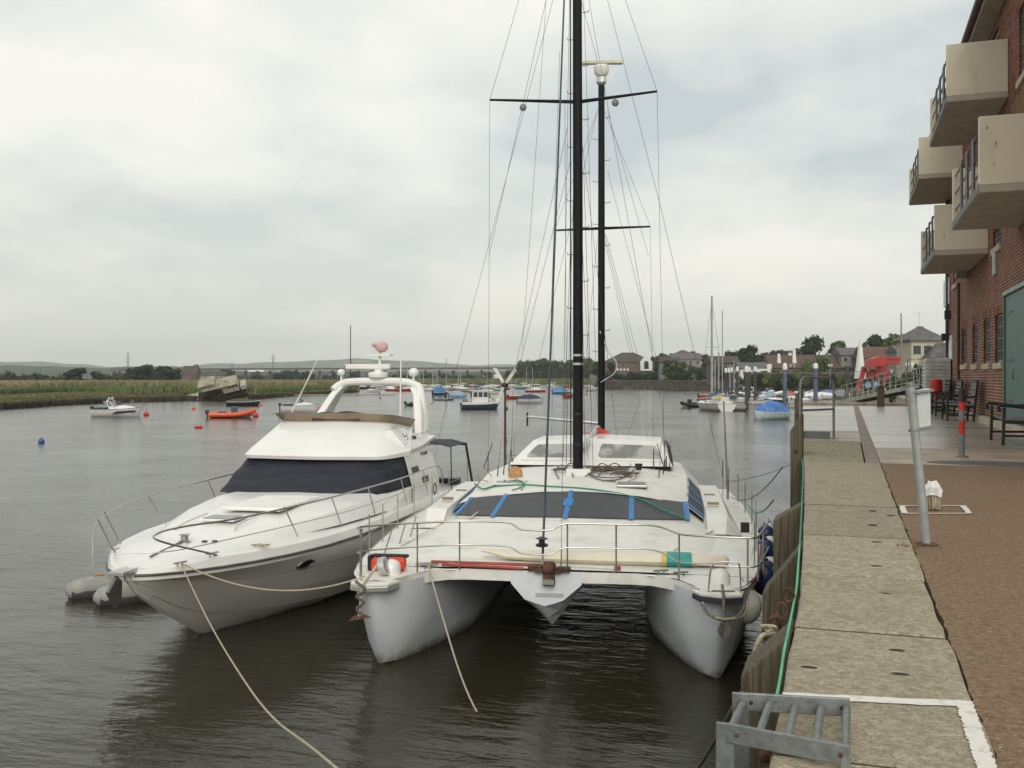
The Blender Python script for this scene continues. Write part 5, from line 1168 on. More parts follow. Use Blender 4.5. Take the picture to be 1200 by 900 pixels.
MB_ = MB().tube(smooth_pts([MC @ Vector((3.3, .1, 1.6)), MC @ Vector((3.55, .9, 1.35)), MC @ Vector((3.6, 1.0, 1.9)), MC @ Vector((3.6, 2.0, 2.0))]), .011, 6).build('mooring_rope', ROPEG); tag(MB_, 'green rope loop hanging on the catamaran right guard rail', 'rope', 'mooring ropes')
# ------------------------------------------------------------------ smaller boats out on the moorings
FW_ = mat('small_boat_white', (.66, .65, .62), .4, var=.06); FN = mat('small_boat_navy', (.045, .065, .10), .35, var=.2); FR = mat('small_boat_red', (.42, .035, .03), .4, var=.2)
FB = mat('small_boat_blue', (.05, .17, .33), .5, var=.2); FLB = mat('light_blue_cover', (.20, .33, .45), .7, var=.2, scale=2); FG = mat('small_boat_grey', (.20, .20, .19), .6, var=.2)
FK = mat('small_boat_black', (.022, .022, .025), .6); FNC = mat('navy_cover', (.03, .04, .075), .8, var=.3, scale=3, bump=.3, bscale=5); FBC = mat('blue_cover', (.07, .17, .42), .8, var=.25, scale=3, bump=.5, bscale=4)
FO = mat('orange_boat', (.68, .09, .025), .5, var=.1); FWIN = mat('boat_window', (.05, .06, .065), .15); FTAN = mat('tan_boat', (.40, .30, .20), .6, var=.2); FGRN = mat('green_boat', (.05, .16, .10), .6); FMAST = mat('pale_mast', (.34, .34, .33), .5, .2)
def hull_mesh(L, B, F, flare=1.0):
    st = [(-.5, .80, .92, 0), (-.3, .92, .9, 0), (0, 1.0, .92, 0), (.25, .86, 1.0, 0), (.4, .52, 1.1, .02), (.47, .22, 1.17, .05), (.5, .03, 1.2, .08)]; s = []
    for x, w, f, r in st:
        b = B / 2 * w; X = x * L; z = F * f
        s.append([Vector((X, -b, z)), Vector((X - r * L * .4, -b * .86, z * .45)), Vector((X - r * L, -b * .6, 0)), Vector((X - r * L, 0, -.25)), Vector((X - r * L, b * .6, 0)), Vector((X - r * L * .4, b * .86, z * .45)), Vector((X, b, z))])
    m = MB().loft(s); m.f.append(tuple(range(6, -1, -1))); return m, [(x * L, B / 2 * w, F * f) for x, w, f, r in st]
_first = {}
def small_boat(label, px, py, L, rot, kind, hullm=FW_, cov=FNC, F=None, group=None, cat='boat', name=None, extra=None, ch=1.0, mast=0, D=None, B=None):
    D = D or 4.45 * FPX / (py - HZ); g = GX(px, D, 0); B = B or L * .36; F = (F or .13 * L * (.8 if L > 7 else 1)) * (1 if kind in ('rib', 'wheel') or L > 9 or 'ketch' in label else 1.22)
    nm = name or {'cover': 'covered_boat', 'cuddy': 'motorboat', 'open': 'open_boat', 'wheel': 'fishing_boat', 'yacht': 'sailing_yacht', 'rib': 'rigid_inflatable', 'dinghy': 'dinghy'}[kind]
    t = thing(nm, label, cat, (g.x, g.y, 0), YAW + R(rot), group)
    if kind == 'rib':
        r = B * .115; path = [(-L * .5, -B * .38, F * .7), (0, -B * .40, F * .7), (L * .25, -B * .33, F * .95), (L * .42, -B * .14, F * 1.4), (L * .48, 0, F * 1.55), (L * .42, B * .14, F * 1.4), (L * .25, B * .33, F * .95), (0, B * .40, F * .7), (-L * .5, B * .38, F * .7)]
        MB().tube(smooth_pts(path, 4), r, 8).build('tube', hullm, t, smooth=True)
        m, _ = hull_mesh(L * .92, B * .66, F * .75); m.build('hull', FG, t)
        MB().mm((-L * .46, -B * .3, .2), (L * .25, B * .3, F * .6)).build('floor', FG, t)
        MB().mm((-L * .02, -.25, .3), (L * .12, .25, F + .75)).build('console', cov, t, bevel=.05)
        MB().mm((-L * .3, -.22, .3), (-L * .12, .22, F + .25)).build('seat', cov, t, bevel=.05)
        outboard(t, -L * .5, F, 1.0); return t
    m, st = hull_mesh(L, B, F); m.build('hull', hullm, t, smooth=True, sharp=40)
    rail = FW_ if hullm is not FW_ else FG
    for s in (-1, 1): MB().tube([(a, s * b, z + .01) for a, b, z in st], .035, 5).build('gunwale', rail, t)
    deck = MB().loft([[Vector((a, -b * .97, z - .03)), Vector((a, 0, z + .04)), Vector((a, b * .97, z - .03))] for a, b, z in (st if kind not in ('open', 'dinghy') else [st[0], st[1], st[2]])])
    if kind in ('open', 'dinghy'):
        MB().loft([[Vector((a, -b * .8, .12)), Vector((a, b * .8, .12))] for a, b, z in st]).build('floor', FTAN, t)
        MB().loft([[Vector((a, -b * .97, z - .02)), Vector((a, 0, z + .03)), Vector((a, b * .97, z - .02))] for a, b, z in st[3:]]).build('foredeck', FW_, t)
        for x in (-.3, -.05, .15): MB().box((x * L, 0, F * .7), (.22, B * .86, .04)).build('thwart', FTAN, t)
        if kind == 'open': outboard(t, -L * .5, F, .8)
    elif kind == 'cover':
        deck.build('deck', FW_, t)
        MB().loft([[Vector((a, -b * 1.02, z - .02)), Vector((a, -b * .55, z + h * .8)), Vector((a, 0, z + h)), Vector((a, b * .55, z + h * .8)), Vector((a, b * 1.02, z - .02))] for (a, b, z), h in zip(st[:5], (F * .35 * ch, F * .75 * ch, F * .9 * ch, F * .75 * ch - F * .3, .03))]).build('cover', cov, t, smooth=True)
        outboard(t, -L * .5, F, .9)
    elif kind == 'cuddy':
        deck.build('deck', FW_, t)
        MB().loft([[Vector((x * L, -B * w, F * .95)), Vector((x * L, -B * w * .8, F * .95 + h)), Vector((x * L, 0, F * .95 + h * 1.1)), Vector((x * L, B * w * .8, F * .95 + h)), Vector((x * L, B * w, F * .95))] for x, w, h in ((-.12, .40, F * .45), (.1, .36, F * .45), (.3, .22, F * .3), (.4, .10, .03))]).build('cabin', FW_, t, smooth=True, sharp=30)
        MB().loft([[Vector((x * L, y * B, F * 1.35)), Vector(((x - .06) * L, y * B * .85, F * 1.95))] for x, y in ((-.2, -.38), (.04, -.34), (.10, 0), (.04, .34), (-.2, .38))]).build('windscreen', FWIN, t)
        MB().mm((-L * .45, -B * .36, F * .9), (-L * .2, B * .36, F * 1.15)).build('cockpit_cover', cov, t, bevel=.05)
        outboard(t, -L * .5, F, .9)
    elif kind == 'wheel':
        MB().loft([[Vector((a, q * (b + .012), z * k)) for a, b, z in st] for k, q in ((1.0, -1), (.72, -.985))]).build('white_band', rail, t); MB().loft([[Vector((a, q * (b + .012), z * k)) for a, b, z in st] for k, q in ((1.0, 1), (.72, .985))]).build('white_band', rail, t)
        MB().slab([(L * .24, -B * .3, F + .55), (L * .24, B * .3, F + .55), (L * .19, B * .3, F + 1.35), (L * .19, -B * .3, F + 1.35)], .03).build('windscreen', FWIN, t)
        deck.build('deck', FTAN if hullm is FTAN else FW_, t)
        h = F * .95 + .1; c = MB().mm((-L * .24, -B * .36, h - .15), (L * .18, B * .36, h + 1.5)).build('wheelhouse', FW_, t, bevel=.04)
        MB().mm((-L * .30, -B * .40, h + 1.5), (L * .22, B * .40, h + 1.6)).build('roof', FW_, t)
        MB().loft([[Vector((x, -B * .24, z)), Vector((x, B * .24, z))] for x, z in ((L * .38, h), (L * .30, h + .5), (L * .16, h + .6))]).build('fore_cabin', FW_, t)
        for s in (-1, 1):
            for k in range(3): x = -L * .21 + k * L * .13; MB().mm((x, s * B * .36, h + .65), (x + L * .105, s * (B * .36 + .02), h + 1.35)).build('window', FWIN, c)
        for k in range(2): MB().mm((L * .18, -B * .26 + k * B * .27, h + .85), (L * .18 + .02, -B * .26 + k * B * .27 + B * .24, h + 1.55)).build('window', FWIN, c)
        for k in range(2): MB().mm((-L * .24 - .02, -B * .26 + k * B * .27, h + .55), (-L * .24, -B * .26 + k * B * .27 + B * .22, h + 1.55)).build('window', FWIN, c)
        MB().tube([(-L * .45, -B * .36, F + .5), (-L * .15, -B * .40, F + .5)], .02, 4).build('rail', STEEL, t); MB().tube([(L * .2, 0, h + .5), (L * .47, 0, F * 1.2 + .6), (L * .5, 0, F * 1.2)], .02, 4).build('bow_rail', STEEL, t)
        MB().mm((-L * .44, -B * .3, h - .1), (-L * .34, B * .3, h + .35)).build('engine_box', FG, t)
    elif kind == 'yacht':
        deck.build('deck', FW_, t); c = MB().loft([[Vector((x * L, -B * w, F * .95)), Vector((x * L, -B * w * .8, F + h)), Vector((x * L, B * w * .8, F + h)), Vector((x * L, B * w, F * .95))] for x, w, h in ((-.22, .30, .42), (.0, .30, .42), (.2, .22, .3), (.3, .12, .02))]).build('cabin', FW_, t)
        for s in (-1, 1): MB().slab([(-L * .15, s * B * .285, F + .1), (L * .12, s * B * .25, F + .1), (L * .1, s * B * .225, F + .3), (-L * .15, s * B * .26, F + .32)], .02).build('window', FWIN, c)
    if mast:
        x = L * .06; mm_ = MB().tube([(x, 0, F * .9), (x, 0, mast)], [.12 + mast * .004, .09 + mast * .003], 6).build('mast', FMAST, t)
        for q in (.55,): MB().tube([(x, -B * .3, mast * q), (x, B * .3, mast * q)], .03, 4).build('spreader', FMAST, mm_)
        MB().tube([(x, 0, F + 1.0), (x - L * .40, 0, F + 1.0)], .06, 5).build('boom', FMAST, t)
        MB().loft([[Vector((x - L * k, math.cos(a) * .14 * w, F + 1.12 + math.sin(a) * .17 * w)) for a in [i * math.pi / 3 for i in range(6)]] for k, w in ((.0, 1.3), (.12, 1.1), (.3, .8), (.4, .5))], ring=True, caps=True).build('sail_cover', cov, t)
        wr_ = MB(); wr_.tube([(L * .48, 0, F * 1.15), (x, 0, mast * .97)], .012, 3); wr_.tube([(-L * .48, 0, F), (x, 0, mast * .98)], .012, 3)
        for s in (-1, 1): wr_.tube([(x, s * B * .45, F), (x, s * B * .3, mast * .55), (x, 0, mast * .95)], .012, 3)
        wr_.build('stays', WIRE, t)
    return t
def outboard(t, x, F, s):
    m = MB(); m.mm((x - .38 * s, -.16 * s, F * .9), (x + .05, .16 * s, F * .9 + .42 * s)); m.mm((x - .25 * s, -.06 * s, -.2), (x - .08 * s, .06 * s, F)); m.build('outboard', FK, t, bevel=.04)

# white wake boat with tower, left
t = small_boat('white and navy sports boat with white wakeboard tower on the left of the river', 138, 488, 5.6, 2, 'cuddy', FW_, FNC, F=.75, name='wake_boat', B=2.2)
MB().tube([(-.6, -1, .8), (-.9, -.95, 1.9), (-1.1, 0, 2.0), (-.9, .95, 1.9), (-.6, 1, .8)], .06, 6).build('tower', FW_, t)
MB().tube([(.2, -1, .9), (-.8, -.95, 1.9)], .05, 6).build('tower_strut', FW_, t); MB().tube([(.2, 1, .9), (-.8, .95, 1.9)], .05, 6).build('tower_strut', FW_, t)
for y in (-.8, .8): MB().mm((-1.7, y - .1, 1.95), (-.9, y + .1, 2.08)).build('board_rack', FNC, t); MB().ball((-.8, y * .6, 2.1), .13, 8).build('tower_speaker', FW_, t)
MB().slab([(-.3, -1.12, .30), (2.3, -.72, .55), (2.3, -.75, .75), (.2, -1.14, .62)], .015).build('navy_flash', FNC, t)
# orange RIB
t = small_boat('orange rigid inflatable with black outboard on a mooring left of the motor yacht', 272, 489.5, 5.0, 14, 'rib', FO, FN, F=.50, B=2.1)
# overturned dark hull, wreck
small_boat('dark upturned boat hull with tarpaulin beside the wreck', 286, 475.5, 5.2, 4, 'cover', FK, mat('mud_tarp', (.075, .07, .05), .9, var=.3), F=.55, name='upturned_hull')
small_boat('white motor cruiser with dark canvas seen just above the flybridge screen', 352, 482.5, 5.0, 8, 'cuddy', FW_, FNC, F=.72, name='covered_cruiser')
small_boat('low black inflatable tender just right of the radar arch opening', 486, 475.5, 2.8, 20, 'rib', FK, FK, F=.35, B=1.4)
small_boat('navy hulled fishing boat with cream wheelhouse in mid river', 563, 479.5, 5.6, 12, 'wheel', FN, FG, F=1.05, B=2.6)
small_boat('white speedboat under a navy cover right of the fishing boat', 622, 472, 4.8, 8, 'cover', FW_, FNC, F=.62, B=2.3, ch=1.3)
small_boat('red open boat moored behind the navy covered speedboat', 607, 467.5, 5.4, 40, 'open', FR, F=.6)
small_boat('red and white wheelhouse boat behind the covered speedboat', 628, 459.5, 6.8, 8, 'wheel', FR, F=.9)
small_boat('blue tented dinghy with peaked cover in the middle distance', 657, 461.5, 4.6, 5, 'cover', FB, FB, F=.55, ch=2.6)
small_boat('dark red and black small boat close left of the main mast', 666, 465.8, 4.2, 60, 'cover', FR, FK, F=.6)
small_boat('blue peaked tent cover boat left of the light blue one', 516, 463, 4.4, 30, 'cover', FN, FB, F=.6, ch=2.6)
small_boat('dark low inflatable between the two blue boats', 521, 469, 4.2, 0, 'rib', FG, FK, F=.35, B=1.7)
small_boat('light blue covered flat boat behind the fishing boat bow', 537, 466, 4.2, 5, 'cover', FLB, FLB, F=.6, ch=1.4)
small_boat('dark maroon boat moored left of the radar arch leg', 474, 458.5, 6, 10, 'cuddy', FR, FK)
small_boat('white day boat with dark hull seen through the radar arch', 436, 459.5, 4.6, 200, 'cuddy', FW_, FG)
small_boat('small white sloop hull behind the arch tube on the left', 455, 456.5, 6, 0, 'cuddy', FW_, FB)
small_boat('tan half deck boat moored left of the fishing boat', 545, 459.2, 7, 170, 'cuddy', FTAN, FG)
small_boat('white cabin boat behind the fishing boat wheelhouse', 575, 461.5, 5, 180, 'cuddy', FW_, FG)
small_boat('small blue grey boat right of the fishing boat', 586, 458.5, 4, 0, 'cover', FN, FLB)
small_boat('white motorboat with low deck right of the main mast', 675, 462.5, 5.5, 170, 'cuddy', FW_, FTAN)
# distant moored yachts and dayboats
far = [(378, 453.5, 'yacht', FW_, 8.5, 'white sloop left of the leaning whip aerial'), (405, 454.5, 'yacht', FW_, 10.5, 'white sloop with tall mast behind the left arch leg'), (424, 456, 'yacht', FN, 8.5, 'navy sloop seen through the arch'), (447, 454, 'cuddy', FW_, 0, 'small white cruiser low under the arch radar'),
       (465, 455, 'yacht', FR, 8.5, 'red sloop under the arch lamp'), (497, 454, 'yacht', FW_, 9.5, 'white sloop right of the arch with grey mast'), (508, 455, 'yacht', FW_, 11, 'white sloop beside the blue tented boat'), (524, 456.5, 'yacht', FW_, 13.0, 'white sloop with the tallest mast left of the fishing boat'),
       (536, 457.5, 'yacht', FTAN, 9.5, 'tan hulled sloop just left of the fishing boat'), (553, 453.5, 'cuddy', FR, 0, 'red motorboat on the far bank moorings'), (563, 454, 'cover', FLB, 0, 'pale blue covered boat near the reed bank'), (572, 455.5, 'yacht', FW_, 9, 'white sloop behind the fishing boat'),
       (583, 454.5, 'cuddy', FR, 0, 'dark red motorboat left of the wind generator'), (600, 453.5, 'yacht', FW_, 10, 'white sloop right of the wind generator'), (611, 456, 'cover', FB, 0, 'blue covered motorboat right of the wind generator'), (616, 455, 'yacht', FW_, 9.5, 'white sloop by the red wheelhouse boat'),
       (645, 453, 'yacht', FW_, 9, 'white sloop left of the furled forestay'), (664, 452.8, 'open', FR, 0, 'red rowing boat by the reeds left of the main mast'), (690, 453.5, 'cuddy', FW_, 0, 'white cruiser between the two black masts'), (692, 458.3, 'yacht', FW_, 0, 'white mastless yacht hull between the black masts'),
       (720, 454.2, 'cuddy', FG, 0, 'grey cruiser right of the mizzen mast'), (731, 453.6, 'cuddy', FR, 0, 'bright red motorboat right of the mizzen mast'), (745, 454.8, 'rib', FG, 0, 'grey inflatable right of the red motorboat'), (770, 453.5, 'yacht', FW_, 9, 'white sloop below the gabled house'),
       (795, 454.5, 'yacht', FW_, 13.0, 'white yacht with tall bare mast right of the gabled house'), (817, 454.2, 'yacht', FW_, 10.5, 'white yacht left of the twin masts'), (820, 453.5, 'yacht', FB, 9.5, 'blue hulled yacht left of the twin masts'),
       (433, 455.5, 'cuddy', FB, 0, 'small blue cruiser left of the dark arch boat'), (441, 454.2, 'yacht', FW_, 10, 'white sloop behind the pale shed moorings'), (458, 458.2, 'cover', FR, 0, 'dark red covered launch under the arch'), (483, 455.5, 'cuddy', FW_, 0, 'white cruiser peeping left of the arch leg'),
       (490, 453.8, 'yacht', FB, 11.5, 'blue hulled sloop right of the arch leg'), (502, 458.2, 'cuddy', FW_, 0, 'white day boat left of the blue tented boat'), (513, 453.8, 'yacht', FR, 12, 'red hulled sloop beside the tallest mast'), (530, 453.5, 'cover', FB, 0, 'low blue covered boat at the reed line'),
       (541, 454.5, 'yacht', FW_, 11, 'white sloop with thin mast over the tan half deck boat'), (556, 457.8, 'cuddy', FLB, 0, 'pale blue cruiser behind the fishing boat cabin'), (577, 453.8, 'yacht', FW_, 10.5, 'white sloop with mast left of the red motorboat'), (592, 456.8, 'cover', FR, 0, 'red covered boat behind the wind generator'),
       (623, 453.8, 'yacht', FG, 10, 'grey hulled sloop beyond the red wheelhouse boat'), (634, 455.2, 'cuddy', FW_, 0, 'white cruiser right of the red wheelhouse boat'), (652, 455.5, 'open', FW_, 0, 'white open boat right of the forestay'), (681, 454.8, 'yacht', FW_, 9, 'white sloop with mast just right of the main mast'),
       (757, 454.8, 'cuddy', FB, 0, 'blue motorboat right of the grey inflatable'), (783, 455.4, 'cover', FW_, 0, 'white covered boat beside the tall bare masted yacht'), (808, 455.6, 'cuddy', FW_, 0, 'white cruiser at the end of the low pontoon'), (770, 456.2, 'open', FG, 0, 'grey open boat at the low pontoon')]
for i, (px, py, k, m, mast, lb) in enumerate(far):
    L_ = (6.8 if k == 'yacht' else 4.8) * (1.0 if py > 454.5 else 1.15); D_ = min(4.45 * FPX / (py - HZ), 470)
    rot = random.Random(i).choice([0, 12, 170, 185, 150, 35]) + i % 5
    small_boat(lb, px, py, L_, rot, k, m, random.Random(i + 9).choice([FNC, FBC, FG, FW_]), mast=mast * .95, D=D_, group='boats on the far moorings')
# sailing yacht with the twin masts by the pontoons, its tender, and other marina boats
t = small_boat('white ketch moored stern-on at the pontoons with blue sail cover and tall masts', 836, 481, 9.5, 100, 'yacht', FW_, FBC, F=1.05, mast=15.8, name='sailing_yacht', B=3.2)
MB().tube([(-3.6, .15, 1.0), (-3.6, .15, 13.5)], .07, 6).build('mast', FMAST, t); MB().mm((-4.2, -1.1, 1.0), (-2.2, 1.1, 1.9)).build('spray_hood', FW_, t, bevel=.1)
MB().tube([(-4.6, -1.4, 1.1), (-4.6, -1.4, 2.2), (-4.6, 1.4, 2.2), (-4.6, 1.4, 1.1)], .04, 5).build('stern_gantry', ALU, t); MB().mm((-4.9, .7, 1.7), (-4.6, 1.5, 2.1)).build('yellow_danbuoy', mat('danbuoy_yellow', (.6, .5, .08), .6), t)
MB().box((-4.6, -.9, 1.9), (.15, .8, .5)).build('rolled_dodger', FN, t)
small_boat('black inflatable tender with outboard left of the white ketch', 809, 477.5, 3.6, 210, 'rib', FK, FK, F=.5, B=1.8)
small_boat('white fibreglass boat under a bright blue tarpaulin by the quay', 902, 491, 4.9, 213, 'cover', mat('pale_turquoise', (.52, .62, .60), .5), FBC, F=.62, B=2.1, ch=2.0)
mar = [(862, 469, 'cuddy', FW_, 200), (872, 467, 'open', FR, 160), (886, 468.5, 'cuddy', FW_, 170), (897, 465, 'cuddy', FG, 190), (903, 459.5, 'cuddy', FW_, 268), (915, 466, 'cover', FW_, 170), (927, 467, 'cover', FR, 10), (933, 472, 'cuddy', FW_, 200), (946, 469, 'cover', FW_, 180), (962, 468, 'cover', FW_, 170), (974, 467.5, 'cover', FG, 175)]
mlb = ['white cruiser at the inner pontoon right of the ketch', 'red open workboat between the marina piles', 'white cruiser beside the widest pile', 'grey cruiser at the inner pontoon', 'larger white cruiser facing the camera below the white boathouse', 'white covered boat left of the blue pile', 'small red covered boat right of the blue pile',
       'white cruiser at the quay end near the blue tarpaulin', 'plastic wrapped white boat behind the hoop handrail', 'plastic wrapped white boat right of the tall blue pile', 'grey wrapped boat left of the gangway foot']
for i, ((px, py, k, m, rot), lb) in enumerate(zip(mar, mlb)):
    small_boat(lb, px, py, 6.4 if i == 4 else 5.4, rot, k, m, [FNC, FR, FW_, FG, FNC, FW_, FR, FLB, FW_, FW_, FG][i], F=.9 if i == 4 else .7, group='boats at the marina pontoons', D=4.45 * FPX / (py - HZ) if py > 465 else 235)
for i, (px, py, k, m, cv, L, rot, mast, lb) in enumerate(((843, 470, 'yacht', FW_, FNC, 7, 95, 9.5, 'white sloop with a grey mast behind the ketch'), (861, 465.5, 'yacht', FN, FBC, 7, 100, 8.5, 'navy sloop behind the close group of piles'), (868, 473, 'cuddy', FW_, FG, 4.8, 250, 0, 'white cruiser stern-on beside the dark pontoon'),
        (891, 474, 'open', FW_, FG, 4.2, 10, 0, 'white open boat behind the blue tarpaulin'), (881, 464, 'cover', FR, FNC, 4.5, 20, 0, 'red boat under a navy cover among the piles'), (911, 473, 'cuddy', FN, FW_, 4.8, 190, 0, 'navy cruiser left of the blue grey pile'), (927, 478, 'open', FW_, FG, 3.8, 150, 0, 'small white tender at the quay wall behind the piles'), (940, 473.5, 'cuddy', FW_, FG, 4.6, 340, 0, 'white cruiser close behind the hoop handrail'))):
    small_boat(lb, px, py, L, rot, k, m, cv, mast=mast, group='boats at the marina pontoons')
# pontoons and piles
PON = mat('pontoon_timber', (.20, .18, .15), .9, var=.2, scale=2)
def pontoon(px0, py0, px1, py1, w, lb):
    a, b = PZ(px0, py0, 0), PZ(px1, py1, 0); t = thing('pontoon', lb, 'pontoon', a); m = MB(); m.bar((0, 0, .35), b - a, w, .2); m.build('deck', PON, t); n = max(2, int((b - a).length / 4))
    for i in range(n + 1): MB().box((b - a) * (i / n) + Vector((0, 0, .12)), (w * .8, .9, .4), rz=YAW).build('float', FK, t)
    return t
pontoon(822, 470, 846, 462, 2.0, 'far pontoon behind the white ketch'); pontoon(862, 482, 874, 468, 2.4, 'dark pontoon at the foot of the marina piles'); pontoon(880, 472, 978, 468.5, 1.8, 'long pontoon behind the blue tarpaulin boat'); pontoon(730, 455.8, 830, 455.5, 2, 'distant low pontoon under the gabled house')
PBR = mat('pile_dark', (.055, .05, .05), .7, var=.3); PBL = mat('pile_blue_grey', (.08, .115, .16), .6, var=.2)
for px, pyb, pyt, w, m, lb in ((850.5, 470, 435, 2.6, PBR, 'first brown pile of the close group beside the ketch'), (853.8, 470, 435, 2.2, PBR, 'second brown pile of the close group beside the ketch'), (857.3, 471, 434.5, 2.6, PBR, 'third brown pile of the close group beside the ketch'), (864, 471, 433.5, 3, PBR, 'brown pile standing alone right of the close group'),
                          (875, 478, 434, 4.4, PBR, 'stout dark pile at the pontoon corner'), (878.5, 470, 434, 2.6, PBR, 'thin dark pile just behind the stout one'), (885, 471, 433.7, 3.4, PBR, 'dark pile left of the covered boats'), (919.8, 481, 431, 4.8, PBL, 'blue grey pile rising behind the blue tarpaulin boat'), (955.8, 474, 430, 5.0, PBL, 'blue grey pile seen through the hoop handrail')):
    D = 4.45 * FPX / (pyb - HZ); g = GX(px, D); H = 4.45 + (HZ - pyt) / FPX * D; r = w / 2 / FPX * D
    t = thing('mooring_pile', lb, 'mooring pile', g, 0, 'white capped marina piles')
    MB().tube([(0, 0, -1), (0, 0, H)], r, 12).build('shaft', m, t, smooth=True); MB().lathe([(r * 1.15, -.25), (r * 1.15, .25), (r * .9, .5), (r * .3, .68)], (0, 0, H), 12).build('white_cap', FW_, t, smooth=True)
    MB().box((r + .15, 0, .7), (.5, .6, .25)).build('pile_guide', GALV, t)
mm = [(838, 466, 'yacht', FB, 7, 80, 8.5, 'blue hulled sloop half hidden by the white ketch'), (846, 464.5, 'cuddy', FW_, 5, 10, 0, 'white cruiser between the ketch and the close piles'), (856, 464, 'yacht', FW_, 7, 95, 7.5, 'white sloop with short mast behind the close piles'), (869, 463.5, 'cuddy', FB, 4.6, 200, 0, 'blue cruiser behind the lone brown pile'),
      (876, 466, 'wheel', FW_, 5.4, 170, 0, 'white wheelhouse boat behind the stout dark pile'), (889, 470.5, 'cuddy', FW_, 4.6, 30, 0, 'white sports boat right of the stout dark pile'), (899, 470, 'cover', FW_, 4.4, 160, 0, 'white boat with light cover above the blue tarpaulin'), (908, 468, 'open', FG, 4.0, 20, 0, 'grey dory above the blue tarpaulin'),
      (917, 470.5, 'cover', FR, 4.2, 190, 0, 'small boat with red cover left of the blue grey pile'), (922, 464, 'cuddy', FW_, 4.8, 260, 0, 'white cruiser stern-on by the blue grey pile'), (936, 465, 'cuddy', FW_, 4.8, 190, 0, 'white cruiser beyond the hoop handrail on the left'), (950, 465, 'cuddy', FN, 4.8, 170, 0, 'navy cruiser seen inside the hoop handrail'),
      (968, 463.5, 'cover', FW_, 5.2, 175, 0, 'shrink wrapped boat right of the hoop handrail'), (983, 464, 'cover', FW_, 5.0, 185, 0, 'second shrink wrapped boat right of the hoop handrail'), (826, 466.5, 'open', FR, 3.6, 30, 0, 'red tender at the stern of the white ketch')]
for i, (px, py, k, m, L, rot, mast, lb) in enumerate(mm): small_boat(lb, px, py, L, rot, k, m, [FNC, FLB, FBC, FG, FR][i % 5], mast=mast, F=.8, group='boats at the marina pontoons', D=4.45 * FPX / (py - HZ) if py > 465 else 215 + i)
# buoys
for px, py, r, m, lb, nm in ((171.5, 486, .33, RED, 'red buoy just right of the white wake boat', 'buoy'), (227, 479, .26, ORANGE, 'orange buoy left of the orange inflatable', 'buoy'), (299.5, 487.3, .34, RED, 'red buoy at the bow of the orange inflatable', 'buoy'), (305.5, 474.5, .26, ORANGE, 'small orange buoy by the upturned hull', 'buoy'),
                         (48.5, 518, .22, mat('buoy_blue', (.03, .08, .24), .5), 'lone dark blue buoy on the open water at left', 'buoy'), (376, 480, .4, ORANGE, 'orange buoy at the bow of the white covered cruiser', 'buoy'), (444.5, 461.5, .3, FK, 'dark buoy seen through the radar arch', 'buoy'), (445.5, 466, .22, FK, 'lower dark buoy seen through the radar arch', 'buoy'),
                         (506, 472.5, .17, ORANGE, 'small orange buoy right of the radar arch', 'buoy'), (988, 0, 0, None, '', '')):
    if not r: continue
    D = 4.45 * FPX / (py + 1 - HZ); g = GX(px, D); t = thing('buoy', lb, 'buoy', g, 0, 'mooring buoys on the river'); MB().ball((0, 0, r * .45), r, 12).build('float', m, t, smooth=True); MB().tube([(0, 0, r), (0, 0, r * 1.9)], r * .12, 5).build('ring_stem', m, t)
g = PZ(232.5, 501.5, 0); t = thing('buoy', 'red twin sausage buoy floating nearest the motor yacht', 'buoy', g, YAW, 'mooring buoys on the river'); MB().tube([(-.35, 0, .06), (-.1, 0, .10), (.15, 0, .10)], [.06, .11, .1], 8).build('float', RED, t, smooth=True); MB().ball((.25, 0, .10), .13, 10).build('float', RED, t, smooth=True)
g = PZ(876, 489, 0)

# wrecked houseboat on the mud
D = 196; g = GX(243, D)
t = thing('wrecked_boat', 'derelict cream cabin cruiser wreck heeled over on the mud bank', 'wreck', (g.x, g.y, -.25), YAW + R(6)); t.scale = (.92, .8, .84); WC = mat('wreck_cream', (.42, .39, .32), .85, col2=(.26, .23, .18), scale=1.2, th=(.4, .7)); WR = mat('wreck_roof', (.34, .31, .22), .9, col2=(.20, .18, .12), scale=.8); WD = mat('wreck_dark', (.085, .065, .045), .95, var=.4, scale=1.5, bump=.5, bscale=3)
tl = Matrix.Rotation(R(-15), 3, 'Y') @ Matrix.Rotation(R(30), 3, 'X')
def wb(c, d, nm, m, par=t, M=tl): return MB().box(M @ Vector(c), d, M=M).build(nm, m, par)
h, _ = hull_mesh(17, 5, 1.9); h.v = [tuple(tl @ Vector((-p[0] + .5, p[1], p[2] * 1.0 - .2))) for p in h.v]; h.build('hull', WD, t, fix=True)
cb = wb((5.4, 0, 2.9), (4.6, 3.6, 1.9), 'cabin', WC); wb((3.9, 0, 3.95), (7.6, 4.6, .16), 'roof', WR); wb((1.3, .3, 5.0), (3.6, 4.2, .14), 'roof', WR); wb((1.4, .3, 4.5), (3.0, 3.2, .9), 'upper_cabin', WC)
for i in range(3): wb((5.9 + i * .75, -1.83, 3.3), (.34, .05, .5), 'window', WD, cb)
wb((3.6, -1.83, 2.7), (1.3, .06, 1.3), 'door_opening', FK, cb); wb((8.6, 0, 2.2), (1.2, 3, .9), 'bow_bulwark', WC)
for x, z in ((-3.6, 2.2), (-2.9, 2.4), (-2.2, 2.0), (-1.6, 2.4)): wb((x, -1, z), (.14, .14, 2.0), 'broken_post', WC)
wb((-3, 0, 1.9), (3.4, 3, .5), 'broken_deck', WC)
